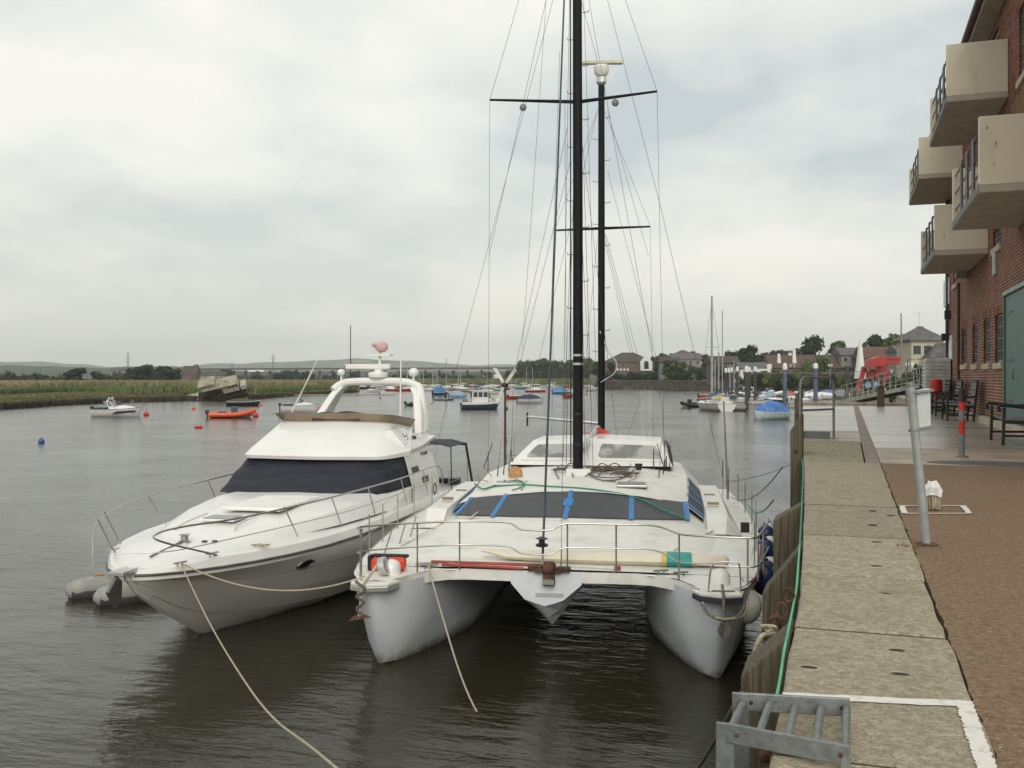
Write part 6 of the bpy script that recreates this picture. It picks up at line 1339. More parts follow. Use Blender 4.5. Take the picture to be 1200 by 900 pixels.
# rotted hull ribs and debris left of the wreck
g = GX(182, 198); t2 = thing('rotted_barge', 'low rotted timber barge remains left of the wreck', 'wreck', (g.x, g.y, .8), YAW)
rg = random.Random(8)
for i in range(16): x = -5 + i * .75; MB().bar((x, rg.uniform(-.5, .5), -.2), (x + rg.uniform(-.8, .8), rg.uniform(-.5, .5), rg.uniform(.8, 2.2)), .28, .25).build('timber', WD, t2)
MB().box((0, 0, .3), (12, 2, .8)).build('keel_timber', WD, t2)
# ------------------------------------------------------------------ far landscape
M_MUD = mat('brown_saltmarsh', (.10, .085, .035), .95, col2=(.16, .13, .05), scale=.15, bump=.5, bscale=.8)
M_GRN = mat('green_hill', (.07, .095, .04), .95, col2=(.12, .13, .06), scale=.02)
M_RBANK = mat('bank_grass', (.10, .13, .045), .95, col2=(.16, .17, .06), scale=.06)
def ground_strip(name, front, m, zf=.55, back=900, zb=1.1, seg=5):
    """land whose water edge runs through the given (px, py) points, going back `back` metres."""
    P = []
    for (a, b), (c, d) in zip(front, front[1:]):
        for i in range(seg): k = i / seg; P.append((a + (c - a) * k, b + (d - b) * k))
    P.append(front[-1]); mb = MB(); rr = random.Random(len(P)); rows = [[], [], [], []]
    for px, py in P:
        D = 4.45 * FPX / (py - HZ) * (1 + rr.uniform(-.008, .008)); 
        for j, (dd, z) in enumerate(((0, -.15), (.6, zf), (30, zb), (back, zb + .1))): rows[j].append(GX(px, D + dd, z))
    return mb.loft(rows).build(name, m, fix=True)
LB = [(-420, 490), (-150, 484), (0, 479.5), (60, 475.5), (125, 472), (200, 470), (290, 468), (345, 464), (421, 459.6)]
struct(ground_strip('marsh_bank', LB, M_MUD, back=620))
FB_ = [(360, 451.3), (480, 451.3), (560, 451.6), (640, 452.0), (700, 452.2), (790, 453), (850, 453.2)]
struct(ground_strip('far_bank', FB_, M_RBANK, back=900, zf=.8, zb=1.4))
# dark mud edge of the bank
def reeds(name, label, fn, n, h, w, m, seed=1):
    rr = random.Random(seed); mb = MB(); V, Fc = mb.v, mb.f
    for i in range(n):
        px, D, z = fn(rr); g = GX(px, D, z); hh = h * rr.uniform(.6, 1.15); ww = w * rr.uniform(.5, 1.4); a = rr.uniform(-.7, .7); c, s = math.cos(YAW + a) * ww, math.sin(YAW + a) * ww; lx = rr.uniform(-.25, .25) * hh
        k = len(V); V += [(g.x - c, g.y - s, z - .2), (g.x + c, g.y + s, z - .2), (g.x + c * .55 + lx, g.y + s * .55, z + hh), (g.x - c * .55 + lx, g.y - s * .55, z + hh * rr.uniform(.85, 1.1))]; Fc.append((k, k + 1, k + 2, k + 3))
    return stuff(mb.build(name, m), label, 'reeds')
def edgeD(px, fr):
    for (a, b), (c, d) in zip(fr, fr[1:]):
        if a <= px <= c: return 4.45 * FPX / (b + (d - b) * (px - a) / (c - a) - HZ)
    return 4.45 * FPX / (fr[-1][1] - HZ)
M_REED = mat('green_reeds', (.075, .12, .032), .9, col2=(.12, .155, .045), scale=.05, island=.3); M_TAN = mat('tan_reed_heads', (.24, .20, .11), .9, col2=(.17, .165, .08), scale=.03, island=.25)
M_SALT = mat('marsh_plants', (.12, .105, .04), .95, col2=(.08, .085, .03), scale=.08, island=.35); M_DKM = mat('wet_mud_edge', (.04, .032, .02), .7, island=.3)
def f_green(r):
    px = r.uniform(-200, 418); e = edgeD(px, LB); lo = e + (58 if px < 130 else 40 if px < 200 else 30 if px < 300 else 3) + 14 * math.sin(px * .021) ; return px, lo + r.random() ** 1.6 * 45, .9
def f_tan(r):
    px = r.uniform(-200, 420); e = edgeD(px, LB); lo = e + (85 if px < 150 else 65 if px < 300 else 30); return px, lo + r.random() ** 1.5 * 260, 1.3
def f_salt(r):
    px = r.uniform(-150, 330); e = edgeD(px, LB); return px, e + 1 + r.random() ** .8 * (75 if px < 130 else 55 if px < 200 else 34), .55 + .2 * r.random()
reeds('reed_bed', 'dense green reed bed along the left bank', f_green, 26000, 1.35, .28, M_REED, 2)
reeds('pale_reed_bed', 'pale tan reed tops behind the green reeds', f_tan, 26000, 2.1, .55, M_TAN, 3)
reeds('saltmarsh_plants', 'low brown saltmarsh plants on the left foreshore', f_salt, 24000, .5, .25, M_SALT, 4)
reeds('mud_edge', 'dark wet mud edge of the left bank', lambda r: ((lambda p: (p, edgeD(p, LB) - .6 + r.random() * 1.6, .05))(r.uniform(-150, 419))), 7000, .75, .3, M_DKM, 5)
reeds('far_reed_bed', 'green reed strip on the far bank under the woods', lambda r: ((lambda p: (p, edgeD(p, FB_) + 2 + r.random() * 90, 1.4))(r.uniform(400, 715))), 12000, 2.4, 1.1, mat('far_reeds', (.10, .125, .04), .9, col2=(.17, .17, .07), scale=.02, island=.2), 6)
g = GX(300, 240); tag(MB().mm((-1, -.8, .15), (34, .8, .4)).build('mud_ramp', mat('pale_ramp', (.26, .24, .19), .9)), 'pale low slipway at the edge of the mud right of the wreck', 'slipway')
o = bpy.data.objects['mud_ramp']; o.location = (g.x, g.y, 0); o.rotation_euler = (0, 0, YAW + .25)

# hills
def hills(name, D, prof, col, depth=1500, z0=-2, seed=1, steps=160, col2=None):
    rr = random.Random(seed); rows = [[], [], [], [], []]
    from mathutils import noise as NS
    for i in range(steps + 1):
        px = prof[0][0] + (prof[-1][0] - prof[0][0]) * i / steps
        for (a, b), (c, d) in zip(prof, prof[1:]):
            if a <= px <= c: k = (px - a) / (c - a); k = k * k * (3 - 2 * k); py = b + (d - b) * k; break
        H = (HZ - py) / FPX * D + EYE.z
        nz = NS.noise(Vector((px * .03, seed, 0))) * .10 + NS.noise(Vector((px * .13, seed, 3))) * .035
        H = H * (1 + nz)
        for j, (dd, f) in enumerate(((-depth * .5, 0), (-depth * .3, .42 + NS.noise(Vector((px * .05, seed, 9))) * .15), (-depth * .12, .8), (0, 1), (depth * .4, .5))):
            rows[j].append(GX(px, D + dd, z0 if f == 0 else z0 + (H - z0) * f))
    return struct(MB().loft(rows).build(name, mat(name + '_ground', col, .95, col2=col2 or tuple(c * 1.5 for c in col), scale=.006, detail=8), smooth=True, fix=True))
hills('distant_hills', 5200, [(-500, 424), (-200, 421), (0, 424), (30, 424), (90, 426), (130, 430), (200, 430), (260, 426), (330, 424), (400, 421), (440, 421), (480, 423), (560, 428), (640, 426), (760, 430), (900, 434), (1200, 434)], (.06, .09, .05), seed=2, col2=(.15, .16, .10))
hills('wooded_ridge', 1900, [(-500, 420), (-200, 425), (0, 428.5), (60, 429), (120, 431), (200, 429), (240, 433), (330, 438), (400, 441)], (.028, .045, .02), seed=5, depth=700)
hills('low_rise', 1700, [(180, 441), (240, 437), (330, 435.5), (420, 435), (520, 435.5), (620, 435), (700, 437)], (.022, .036, .018), seed=8, depth=350)

# trees
LEAF = mat('tree_foliage', (.035, .060, .018), .9, col2=(.075, .105, .032), scale=.35, island=.35); LEAFD = mat('dark_foliage', (.016, .030, .014), .9, col2=(.032, .05, .022), scale=.35, island=.35)
LEAFB = mat('brown_foliage', (.05, .042, .03), .9, col2=(.085, .07, .05), scale=.35, island=.35); LEAFG = mat('bright_foliage', (.06, .095, .02), .9, col2=(.11, .15, .04), scale=.35, island=.3)
BARK = mat('tree_bark', (.06, .045, .03), .95)
def crown_mesh(seed, shape='round', n=1500, lf=.085):
    rr = random.Random(seed); mb = MB(); lumps = []
    for i in range(13 if shape != 'spread' else 17):
        a = rr.uniform(0, 6.28); q = rr.random() ** .5
        if shape == 'round': z = rr.uniform(.25, .85); w = .36 * math.sin(math.pi * min(.95, max(.15, z * .9))) ; lumps.append((math.cos(a) * q * w, math.sin(a) * q * w, z, rr.uniform(.12, .22)))
        elif shape == 'spread': z = rr.uniform(.35, .9); w = .52; lumps.append((math.cos(a) * q * w, math.sin(a) * q * w, z - q * .18, rr.uniform(.10, .17)))
        else: z = rr.uniform(.02, .55); lumps.append((math.cos(a) * q * .6, math.sin(a) * q * .6, z * (1 - q * .4), rr.uniform(.16, .27)))
    for i in range(n):
        x, y, z, r = lumps[rr.randrange(len(lumps))]; d = Vector((rr.gauss(0, 1), rr.gauss(0, 1), rr.gauss(0, .8))).normalized() * r * (rr.random() ** .35) * rr.uniform(.9, 1.12)
        c = Vector((x, y, z)) + d; nrm_ = (d.normalized() + Vector((rr.uniform(-.8, .8), rr.uniform(-.8, .8), rr.uniform(-.4, .9)))).normalized(); u = nrm_.orthogonal().normalized() * lf * rr.uniform(.4, 1); v = nrm_.cross(u).normalized() * lf * rr.uniform(.3, .8)
        mb.add([c - u, c - v * .8, c + u, c + v], [(0, 1, 2, 3)])
    return mb
TR = {}
def tree_proto(key, seed, shape, lm, n=1500):
    cm = crown_mesh(seed, shape, n); me = bpy.data.meshes.new('crown'); me.from_pydata(cm.v, [], cm.f); me.materials.append(lm)
    tm = MB(); rr = random.Random(seed)
    tm.tube([(0, 0, -.05), (.01, 0, .2), (-.01, .01, .45)], [.035, .028, .018], 7)
    for i in range(5): a = i * 1.3; tm.tube([(0, 0, .22 + i * .04), (math.cos(a) * .12, math.sin(a) * .12, .45 + i * .04), (math.cos(a) * .22, math.sin(a) * .22, .62 + i * .04)], [.014, .010, .005], 5)
    tme = bpy.data.meshes.new('trunk'); tme.from_pydata(tm.v, [], tm.f); tme.materials.append(BARK); TR[key] = (me, tme)
for i in range(4): tree_proto('g%d' % i, 20 + i, 'round', LEAF, 1500)
for i in range(3): tree_proto('d%d' % i, 40 + i, 'round', LEAFD, 1800)
for i in range(2): tree_proto('b%d' % i, 50 + i, 'spread', LEAFB, 1300)
tree_proto('s0', 61, 'spread', LEAFD, 2600); tree_proto('h0', 71, 'bush', LEAF, 1200); tree_proto('h1', 72, 'bush', LEAFD, 1200); tree_proto('h2', 73, 'bush', LEAFG, 1100); tree_proto('l0', 81, 'round', LEAFG, 1400)
def tree(key, px, pyt, D, wpx, zb, label, group=None, rz=0, cat='tree'):
    g = GX(px, D, zb); H = 4.45 + (HZ - pyt) / FPX * D - zb; W = wpx / FPX * D
    nm = 'bush' if key[0] == 'h' else 'tree'; t = thing(nm, label, 'bush' if nm == 'bush' else 'tree', g, rz, group)
    sx = W / (.95 if key[0] in 'gdl' else 1.25 if key[0] in 'bs' else 1.5); t.scale = (sx, sx, H / (1.0 if key[0] != 'h' else .68))
    me, tme = TR[key]; c = bpy.data.objects.new('crown', me); COL.objects.link(c); c.parent = t; k = bpy.data.objects.new('trunk', tme); COL.objects.link(k); k.parent = t
    return t
rt = random.Random(12)
# left bank trees
LT = [('h1', 8, 432, 22, 'dark low bush at the far left edge behind the reeds'), ('h0', 28, 436, 20, 'low green bush second from the left edge'), ('h1', 45, 434.5, 22, 'low bush left of the round dark tree'), ('d0', 92, 431, 30, 'round dark tree on the left bank'), ('h0', 70, 436, 26, 'bush left of the round dark tree'), ('d1', 118, 433, 22, 'dark shrub tree left of the tall thicket'), ('h0', 133, 433, 20, 'green bush between the shrub tree and the thicket'),
      ('d2', 156, 428, 26, 'left tree of the tall dark thicket'), ('d0', 172, 427.5, 28, 'second tree of the tall dark thicket'), ('d1', 190, 425.5, 30, 'tallest tree of the dark thicket'), ('d2', 203, 428.5, 26, 'right tree of the dark thicket beside the farmhouse'), ('h2', 226, 440, 20, 'light green bush in front of the farmhouse'), ('h0', 145, 437, 20, 'low bush at the foot of the tall thicket')]
for i, (k, px, py, w, lb) in enumerate(LT): tree(k, px, py, 420 + (i % 3) * 12, w * 1.15, 1.0, lb, rz=i * 1.1)
OUTH = ['tenth', 'ninth', 'eighth', 'seventh', 'sixth', 'fifth', 'fourth', 'third', 'second', 'nearest', 'last']
HEDGE = ['%s one from the left edge' % w for w in ('first', 'second', 'third', 'fourth', 'fifth', 'sixth', 'seventh', 'eighth', 'ninth', 'tenth', 'eleventh', 'twelfth', 'thirteenth', 'fourteenth')]
for i in range(22):
    px = -140 + i * 15 + rt.uniform(-4, 4)
    if 85 < px < 215 and rt.random() < .4: continue
    lb = 'low hedge bush behind left reeds, %s' % ('%s clump beyond the left edge' % OUTH.pop(0) if px < -8 else HEDGE.pop(0))
    tree('h%d' % (i % 2), px, 438.5 + rt.uniform(-1, 1.5), 455, 24, 1.0, lb, 'hedge bushes behind the left reeds', rz=i)
for i, (px, py, w) in enumerate(((268, 430.5, 20), (255, 437, 14), (330, 432, 22), (348, 431, 18), (300, 436, 18), (362, 434, 16), (390, 435.5, 22), (415, 436, 20), (440, 436, 20), (470, 436, 24), (500, 437, 22), (525, 436.5, 24), (548, 437, 20), (572, 436.5, 20))):
    tree(('h1', 'g1', 'd1')[i % 3] if i else 'd1', px, py, 760, w * 1.2, 1.2, ['dark round tree right of the farmhouse before the viaduct', 'low tree right of the farmhouse chimney', 'tree left of the electricity pylon before the viaduct', 'bushy tree right of the electricity pylon', 'low tree behind the wreck', 'low tree before the viaduct left of the whip aerial', 'low tree behind the leaning whip aerial', 'tree behind the left arch leg',
         'tree seen through the radar arch on the left', 'tree seen through the radar arch on the right', 'tree right of the arch before the viaduct', 'tree left of the fishing boat before the viaduct', 'tree above the fishing boat bow', 'tree left of the wind generator'][i], rz=i)
for i in range(24):
    px = 235 + i * 16.5 + rt.uniform(-4, 4)
    tree('h%d' % (i % 2), px, 437.5 + rt.uniform(-1.5, 1.5), 1400, 26, 0, 'hazy copse beyond the viaduct, %s from its left end' % ('1st 2nd 3rd 4th 5th 6th 7th 8th 9th 10th 11th 12th 13th 14th 15th 16th 17th 18th 19th 20th 21st 22nd 23rd 24th'.split()[i]), 'hazy copses beyond the viaduct', rz=i)
# woods on the far bank (trees right of the wind generator)
k_ = 0
for i in range(15):
    px = 600 + i * 7.5; tp = [432, 427, 422, 420, 419.5, 419, 420, 422, 423, 420, 421, 420, 419, 424, 422][i]
    tree(['g0', 'd1', 'g2', 'g3', 'd2'][i % 5], px, tp, 640 + (i * 37) % 60, 22, 1.4, ['tree at the left end of the far bank wood', 'second tree of the far bank wood', 'rounded tree of the far bank wood near the forestay', 'tree behind the furled forestay', 'tree just right of the furled forestay', 'tree in the middle of the far bank wood', 'tree left of the main mast', 'tree directly behind the main mast', 'tree just right of the main mast', 'tree midway between the black masts', 'taller tree between the black masts', 'tree left of the mizzen mast', 'tree behind the mizzen mast', 'tree right of the mizzen mast', 'tree left of the gabled house'][i], rz=i * .7)
    tree('h%d' % (i % 2), px + 3, tp + 12, 630, 18, 1.4, 'low undergrowth bush number %s along the foot of the far bank wood' % ['one','two','three','four','five','six','seven','eight','nine','ten','eleven','twelve','thirteen','fourteen','fifteen'][i], 'undergrowth of the far bank wood', rz=i)
# right bank rising ground
RB = [(688, 453.4), (740, 454.4), (800, 455.5), (850, 458), (885, 462), (960, 463), (1010, 464), (1130, 466), (1400, 470)]
mb = MB(); rows = [[] for _ in range(6)]
for px in range(690, 1500, 15):
    e = edgeD(min(px, 1399), RB)
    for j, (dd, z) in enumerate(((0, -.2), (.5, 1.2), (25, 3.0), (110, 6.0), (260, 9.0), (600, 9.0))): rows[j].append(GX(px, e + dd, z * (1 if px < 1250 else 1)))
struct(mb.loft(rows).build('right_bank', mat('bank_ground', (.06, .07, .035), .95, col2=(.12, .105, .07), scale=.05), fix=True))

# houses
RB_ = mat('brown_tile_roof', (.085, .055, .042), .85, col2=(.115, .075, .055), scale=1.2); RG_ = mat('grey_slate_roof', (.11, .105, .105), .8, var=.2, scale=1); RD_ = mat('dark_brown_roof', (.075, .06, .052), .85, var=.2, scale=1)
WBk = mat('house_brick', (.15, .105, .08), .9, var=.2, scale=1.5); WCr = mat('house_cream', (.42, .39, .30), .85, var=.08); WGr = mat('house_grey_render', (.24, .23, .20), .9, var=.12); WWh = mat('house_white', (.66, .66, .62), .7); HWIN = mat('house_window', (.04, .045, .05), .15)
def house(label, px, pye, pyr, D, wpx, zb, wm, rm, kind='gable', rows=1, nwin=4, chim=(), depth=9, rz=0, name='house', wf=FW_):
    g = GX(px, D, zb); W = wpx / FPX * D; ze = 4.45 + (HZ - pye) / FPX * D - zb; zr = 4.45 + (HZ - pyr) / FPX * D - zb
    t = thing(name, label, 'house', g, YAW + rz); w2 = W / 2
    m = MB().mm((-w2, 0, -2), (w2, depth, ze))
    if kind == 'gable': m.add([(-w2, 0, ze), (-w2, depth, ze), (-w2, depth / 2, zr - .1), (w2, 0, ze), (w2, depth, ze), (w2, depth / 2, zr - .1)], [(0, 2, 1), (3, 4, 5)])
    m.build('wall', wm, t); o = .45; hp = min(w2 * .75, depth * .55) if kind == 'hip' else -o
    A = [(-w2 - o, -o, ze - .15), (w2 + o, -o, ze - .15), (w2 + o, depth + o, ze - .15), (-w2 - o, depth + o, ze - .15), (-w2 + hp, depth / 2, zr), (w2 - hp, depth / 2, zr)]
    A2 = [(x, y, z + .18) for x, y, z in A]
    rf_ = MB().add(A + A2, [(0, 3, 2, 1), (6, 7, 11, 10), (7, 8, 11), (8, 9, 10, 11), (9, 6, 10), (0, 1, 7, 6), (1, 2, 8, 7), (2, 3, 9, 8), (3, 0, 6, 9)]).build('roof', rm, t, fix=True)
    for cxk, ch, cw in chim:
        z = zr - .8; c = MB().mm((cxk * w2 - cw / 2, depth / 2 - .4, z - .6), (cxk * w2 + cw / 2, depth / 2 + .4, zr + ch)).build('chimney', wm if wm is not WBk else WWh, rf_)
    for r in range(rows):
        z = ze - 1.9 - r * 2.7
        for i in range(nwin):
            x = -w2 + W * (i + .5) / nwin; f = MB().mm((x - .58, -.08, z - .02), (x + .58, .05, z + 1.15)).build('window', wf, t); MB().mm((x - .52, -.11, z), (x + .52, -.085, z + 1.12)).build('pane', HWIN, f)
    return t, w2, ze, zr
# farmhouse left
t, w2, ze, zr = house('brown roofed farmhouse with tall brick chimney beside the left thicket', 221, 438, 429, 560, 16, 1.2, WBk, RD_, 'gable', 1, 3)
MB().mm((w2 - 1.2, 1.5, 0), (w2 + .6, 3.6, zr + .9)).build('chimney', WBk, t)
house('long low grey barn right of the farmhouse', 247, 439.5, 435.5, 600, 32, 1.2, WGr, RD_, 'gable', 1, 5)
# big gabled house
t, w2, ze, zr = house('large brown hipped roof house with white gable above the far moorings', 738, 424, 413, 470, 56, 6.0, WBk, RD_, 'hip', 1, 7, depth=16)
gx = (757 - 738) / FPX * 470
gm = MB().prism([(-2.9, 0), (2.9, 0), (2.9, .3), (-2.9, .3)], ze - 4.3, ze - .3); gm.add([(-3.2, -.02, ze - .3), (3.2, -.02, ze - .3), (0, -.02, ze + 2.9), (-3.2, 3.4, ze - .3), (3.2, 3.4, ze - .3), (0, 5.4, ze + 2.9)], [(0, 1, 2), (0, 2, 5, 3), (1, 4, 5, 2)])
gm.v = [(x + gx, y - 1.2, z) for x, y, z in gm.v]; gm.build('white_gable', WWh, t)
arc = [(gx + math.cos(math.pi * i / 10) * 1.7, -1.26, ze - .6 + math.sin(math.pi * i / 10) * 1.9) for i in range(11)] + [(gx - 1.7, -1.26, ze - 3.6), (gx + 1.7, -1.26, ze - 3.6)]
MB().slab(arc, -.06).build('arched_window', WWh, t); arc = [(gx + math.cos(math.pi * i / 10) * 1.1, -1.34, ze - .8 + math.sin(math.pi * i / 10) * 1.25) for i in range(11)] + [(gx - 1.1, -1.34, ze - 3.4), (gx + 1.1, -1.34, ze - 3.4)]
MB().slab(arc, -.04).build('arched_pane', HWIN, t)
for i in range(6): MB().mm((-w2 + 2 + i * 1.6, -.3, ze - 4.2), (-w2 + 2.9 + i * 1.6, -.05, ze - 3.2)).build('balcony_panel', WWh, t)
house('grey roofed house behind the trees right of the gabled house', 805, 421, 414, 440, 34, 7, WGr, RG_, 'gable', 1, 4, depth=11)
house('small brown house with pale wall lower right of the gabled house', 786, 425, 418.5, 420, 22, 6, WGr, RD_, 'gable', 1, 3, depth=8)
house('red tiled house peeking over the trees at the middle right', 802, 414, 410.5, 470, 16, 9, WBk, RB_, 'hip', 1, 2)
house('brown brick house behind the marina mast cluster', 850, 425, 417.5, 300, 32, 4.6, WBk, RD_, 'gable', 2, 3, depth=9)
t, w2, ze, zr = house('white boathouse with grey roof behind the marina piles', 884, 431.5, 425, 290, 33, 5.0, WWh, RG_, 'gable', 1, 3, depth=8, name='boathouse')
MB().mm((-.5, -2.2, ze - 1.1), (w2 - .3, -.12, ze - .2)).build('white_fascia', WWh, t); MB().mm((w2 - .6, -1.4, ze - 1.6), (w2 + .6, -.2, ze + 1.2)).build('chimney', WWh, t)
t, w2, ze, zr = house('long low terracotta roofed cottage row with white chimneys', 951, 431, 416, 300, 96, 5.5, WBk, RB_, 'gable', 1, 9, chim=((-.40, .8, 1.0), ), depth=11)
for px, pt in ((915, 414), (933, 408)):
    x = (px - 951) / FPX * 300; zt = 4.45 + (HZ - pt) / FPX * 300 - 5.5; MB().add([(x - .7, 1.5, ze), (x + .7, 1.5, ze), (x + .7, 2.9, ze), (x - .7, 2.9, ze), (x - .28, 1.9, zt), (x + .28, 1.9, zt), (x + .28, 2.5, zt), (x - .28, 2.5, zt)], [(4, 5, 6, 7), (0, 1, 5, 4), (1, 2, 6, 5), (2, 3, 7, 6), (3, 0, 4, 7)]).build('white_chimney', WWh, t)
for px in (928.5, 945.5, 953): x = (px - 951) / FPX * 300; f = MB().mm((x - .65, -.2, ze + .1), (x + .65, 2.2, ze + 1.0)).build('dormer', WWh, t); MB().mm((x - .45, -.24, ze + .25), (x + .45, -.21, ze + .85)).build('pane', HWIN, f)
house('dark grey roofed house between the cottage row and the red hoist', 1000, 416, 407.5, 300, 28, 4.8, WGr, RG_, 'gable', 1, 3, depth=9)
house('red brown pantiled house behind the red hoist', 1037, 419, 406.5, 290, 50, 4.8, WBk, mat('red_brown_tiles', (.12, .062, .048), .85, var=.2, scale=1), 'gable', 1, 5, depth=9)
house('grey house behind the thin pole left of the cream house', 1062, 412, 405, 250, 18, 4.8, WGr, RG_, 'gable', 1, 2, depth=8)
t, w2, ze, zr = house('cream rendered house with grey hipped roof and roof aerial', 1087, 398, 384.5, 130, 38, 4.0, WCr, RG_, 'hip', 2, 3, depth=5.0)
MB().tube([(-.1, 2.4, zr - .2), (-.1, 2.4, zr + 2.3)], .03, 5).build('aerial', ALU, t); MB().tube([(-.8, 2.4, zr + 2.2), (.1, 2.4, zr + 2.15)], .025, 4).build('aerial_boom', ALU, t); MB().mm((-.4, 2.2, zr), (.4, 2.6, zr + .35)).build('ridge_cap', RG_, t)
a = MB().mm((-.4, -2.0, -2), (w2 + .6, -.02, ze - 2.4)); a.build('side_wing', WCr, t); MB().add([(-.8, -2.4, ze - 2.4), (w2 + 1, -2.4, ze - 2.4), (w2 + 1, .1, ze - .4), (1.2, .1, ze - .4), (-.8, .1, ze - 2.4)], [(0, 1, 2, 3), (0, 3, 4)]).build('wing_roof', RG_, t)
# right side trees
RTt = [('g1', 700, 424, 480, 20, 5, 'tree left of the gabled house roof'), ('h1', 722, 436, 462, 30, 3.5, 'dark bush under the gabled house left'), ('h1', 745, 434, 462, 34, 3.5, 'dark bush under the gabled house middle'), ('h1', 768, 434, 455, 30, 3.5, 'dark bush under the gabled house right'), ('g3', 783, 411.5, 500, 24, 8, 'tree just right of the gabled house roof'), ('g0', 770, 416, 490, 18, 8, 'small tree touching the gabled house roof'),
       ('h0', 790, 433, 400, 36, 3, 'light bush right of the gabled house'), ('h0', 808, 424, 398, 40, 3.5, 'bright bush below the grey roofed house'), ('h1', 828, 428, 395, 34, 3.5, 'dark bush below the grey house right end'), ('g2', 826, 415, 460, 20, 8, 'tree right of the grey roofed house'), ('g0', 838, 419, 440, 20, 7, 'tree behind the twin masts left'), ('g1', 812, 412, 500, 20, 9, 'treetop over the grey roofed house'),
       ('g2', 857, 411, 380, 24, 6, 'green tree left of the dark cypress'), ('s0', 880, 398, 330, 52, 5, 'large dark spreading cypress above the boathouse'), ('s0', 868, 411, 325, 34, 5, 'smaller dark cypress left of the large one'), ('h1', 884, 416, 318, 40, 4.5, 'dark shrub mass under the cypress'), ('b0', 917, 401, 350, 58, 5, 'brown leafed spreading tree behind the cottage row left'), ('b1', 903, 408, 350, 36, 5, 'thin brown tree right of the cypress'), ('d0', 953, 394, 350, 42, 5, 'large dark round tree above the cottage row'),
       ('h2', 957, 410, 300, 34, 6, 'bright green shrub behind the cottage ridge'), ('g0', 979, 398, 345, 32, 5, 'green tree right of the large dark tree'), ('d2', 1022, 389, 350, 34, 5, 'dark tree above the red pantiled house'), ('g3', 1010, 396, 340, 16, 5, 'small tree left of the dark treetop'), ('g1', 1048, 392, 350, 42, 5, 'broad green tree behind the thin pole'), ('g2', 1062, 396, 335, 20, 5, 'green tree right of the thin pole'), ('g0', 1038, 399, 345, 22, 5, 'low tree between the dark and the broad tree'),
       ('g2', 785, 421, 405, 24, 4, 'round tree in front of the small brown house'), ('g0', 796, 424, 392, 22, 3.5, 'round tree below the grey roofed house'), ('d1', 774, 424, 440, 18, 4, 'dark tree at the right end of the gabled house'), ('d0', 716, 425, 450, 16, 4, 'dark tree at the left end of the gabled house'), ('g3', 842, 427, 290, 18, 4, 'small tree left of the brown brick house'), ('h1', 850, 433, 285, 26, 4, 'dark bush in front of the brown brick house'), *[(['h0', 'h1', 'h2'][i % 3], px, 435.0 + (i % 3) * 1.2, 258, 22, 3.0, 'ivy clump over the tall river wall, %s from the left' % w) for i, (px, w) in enumerate(zip((876, 888, 897, 912, 924, 940, 958, 972, 988, 1000), ('first', 'second', 'third', 'fourth', 'fifth', 'sixth', 'seventh', 'eighth', 'ninth', 'tenth')))],
       ('h1', 1083, 421, 80, 46, 2.8, 'dark garden shrub in front of the cream house'), ('h0', 1066, 430, 76, 38, 2.8, 'green garden shrub left of the cream house'), ('h1', 1102, 412, 74, 30, 2.8, 'tall dark shrub at the corner of the brick building'), ('h0', 1050, 434, 82, 24, 2.8, 'low green shrub right of the red hoist'), ('h2', 935, 431, 272, 40, 5, 'light green hedge before the cottage row left'), ('h0', 975, 432, 272, 44, 5, 'hedge before the cottage row middle'), ('b0', 952, 432, 270, 24, 5, 'rust green bush before the cottage row'), ('h0', 906, 432, 272, 34, 5, 'bush beside the white boathouse')]
for i, (k, px, py, D, w, zb, lb) in enumerate(RTt): tree(k, px, py, D, w, zb, lb, rz=i * .9)
# stone river wall on the right bank
WLM = mat('river_wall_stone', (.055, .045, .032), .95, col2=(.13, .105, .075), scale=.5, bump=.4, bscale=4)
for a, b, Da, Db, zt, lb in ((700, 860, 440, 330, 3.3, 'long distant river wall below the gabled house'), (872, 1012, 262, 262, 5.7, 'tall brown river wall behind the marina boats'), (1012, 1130, 262, 170, 5.2, 'brown river wall behind the gangway')):
    A, B = GX(a, Da), GX(b, Db); t = thing('river_wall', lb, 'wall', A); d = (B - A); MB().bar((0, 0, zt / 2 - .5), (d.x, d.y, zt / 2 - .5), 1.0, zt + 1).build('wall', WLM, t); MB().bar((0, 0, zt + .12), (d.x, d.y, zt + .12), 1.3, .2).build('coping', mat('wall_coping', (.22, .20, .16), .9), t)
# viaduct
VC = mat('viaduct_concrete', (.10, .085, .075), .9, var=.15, scale=.2)
A, B = GX(140, 1150), GX(650, 980); t = thing('viaduct', 'long low road viaduct crossing behind the marsh', 'bridge', A); d = B - A; zt = 4.45 + 11 / FPX * 1080
MB().bar((0, 0, zt - .5), (d.x, d.y, zt - .5), 12, 1.5).build('deck', VC, t); MB().bar((0, 0, zt + .35), (d.x, d.y, zt + .35), 12.4, .5).build('parapet', mat('viaduct_parapet', (.12, .07, .06), .8), t)
dn = d.normalized(); n = 34
for i in range(n + 1): p = d * (i / n); MB().box((p.x, p.y, (zt - 2.5) / 2 - 1), (.9, 5, zt - .3), rz=math.atan2(dn.y, dn.x)).build('pier', VC, t)
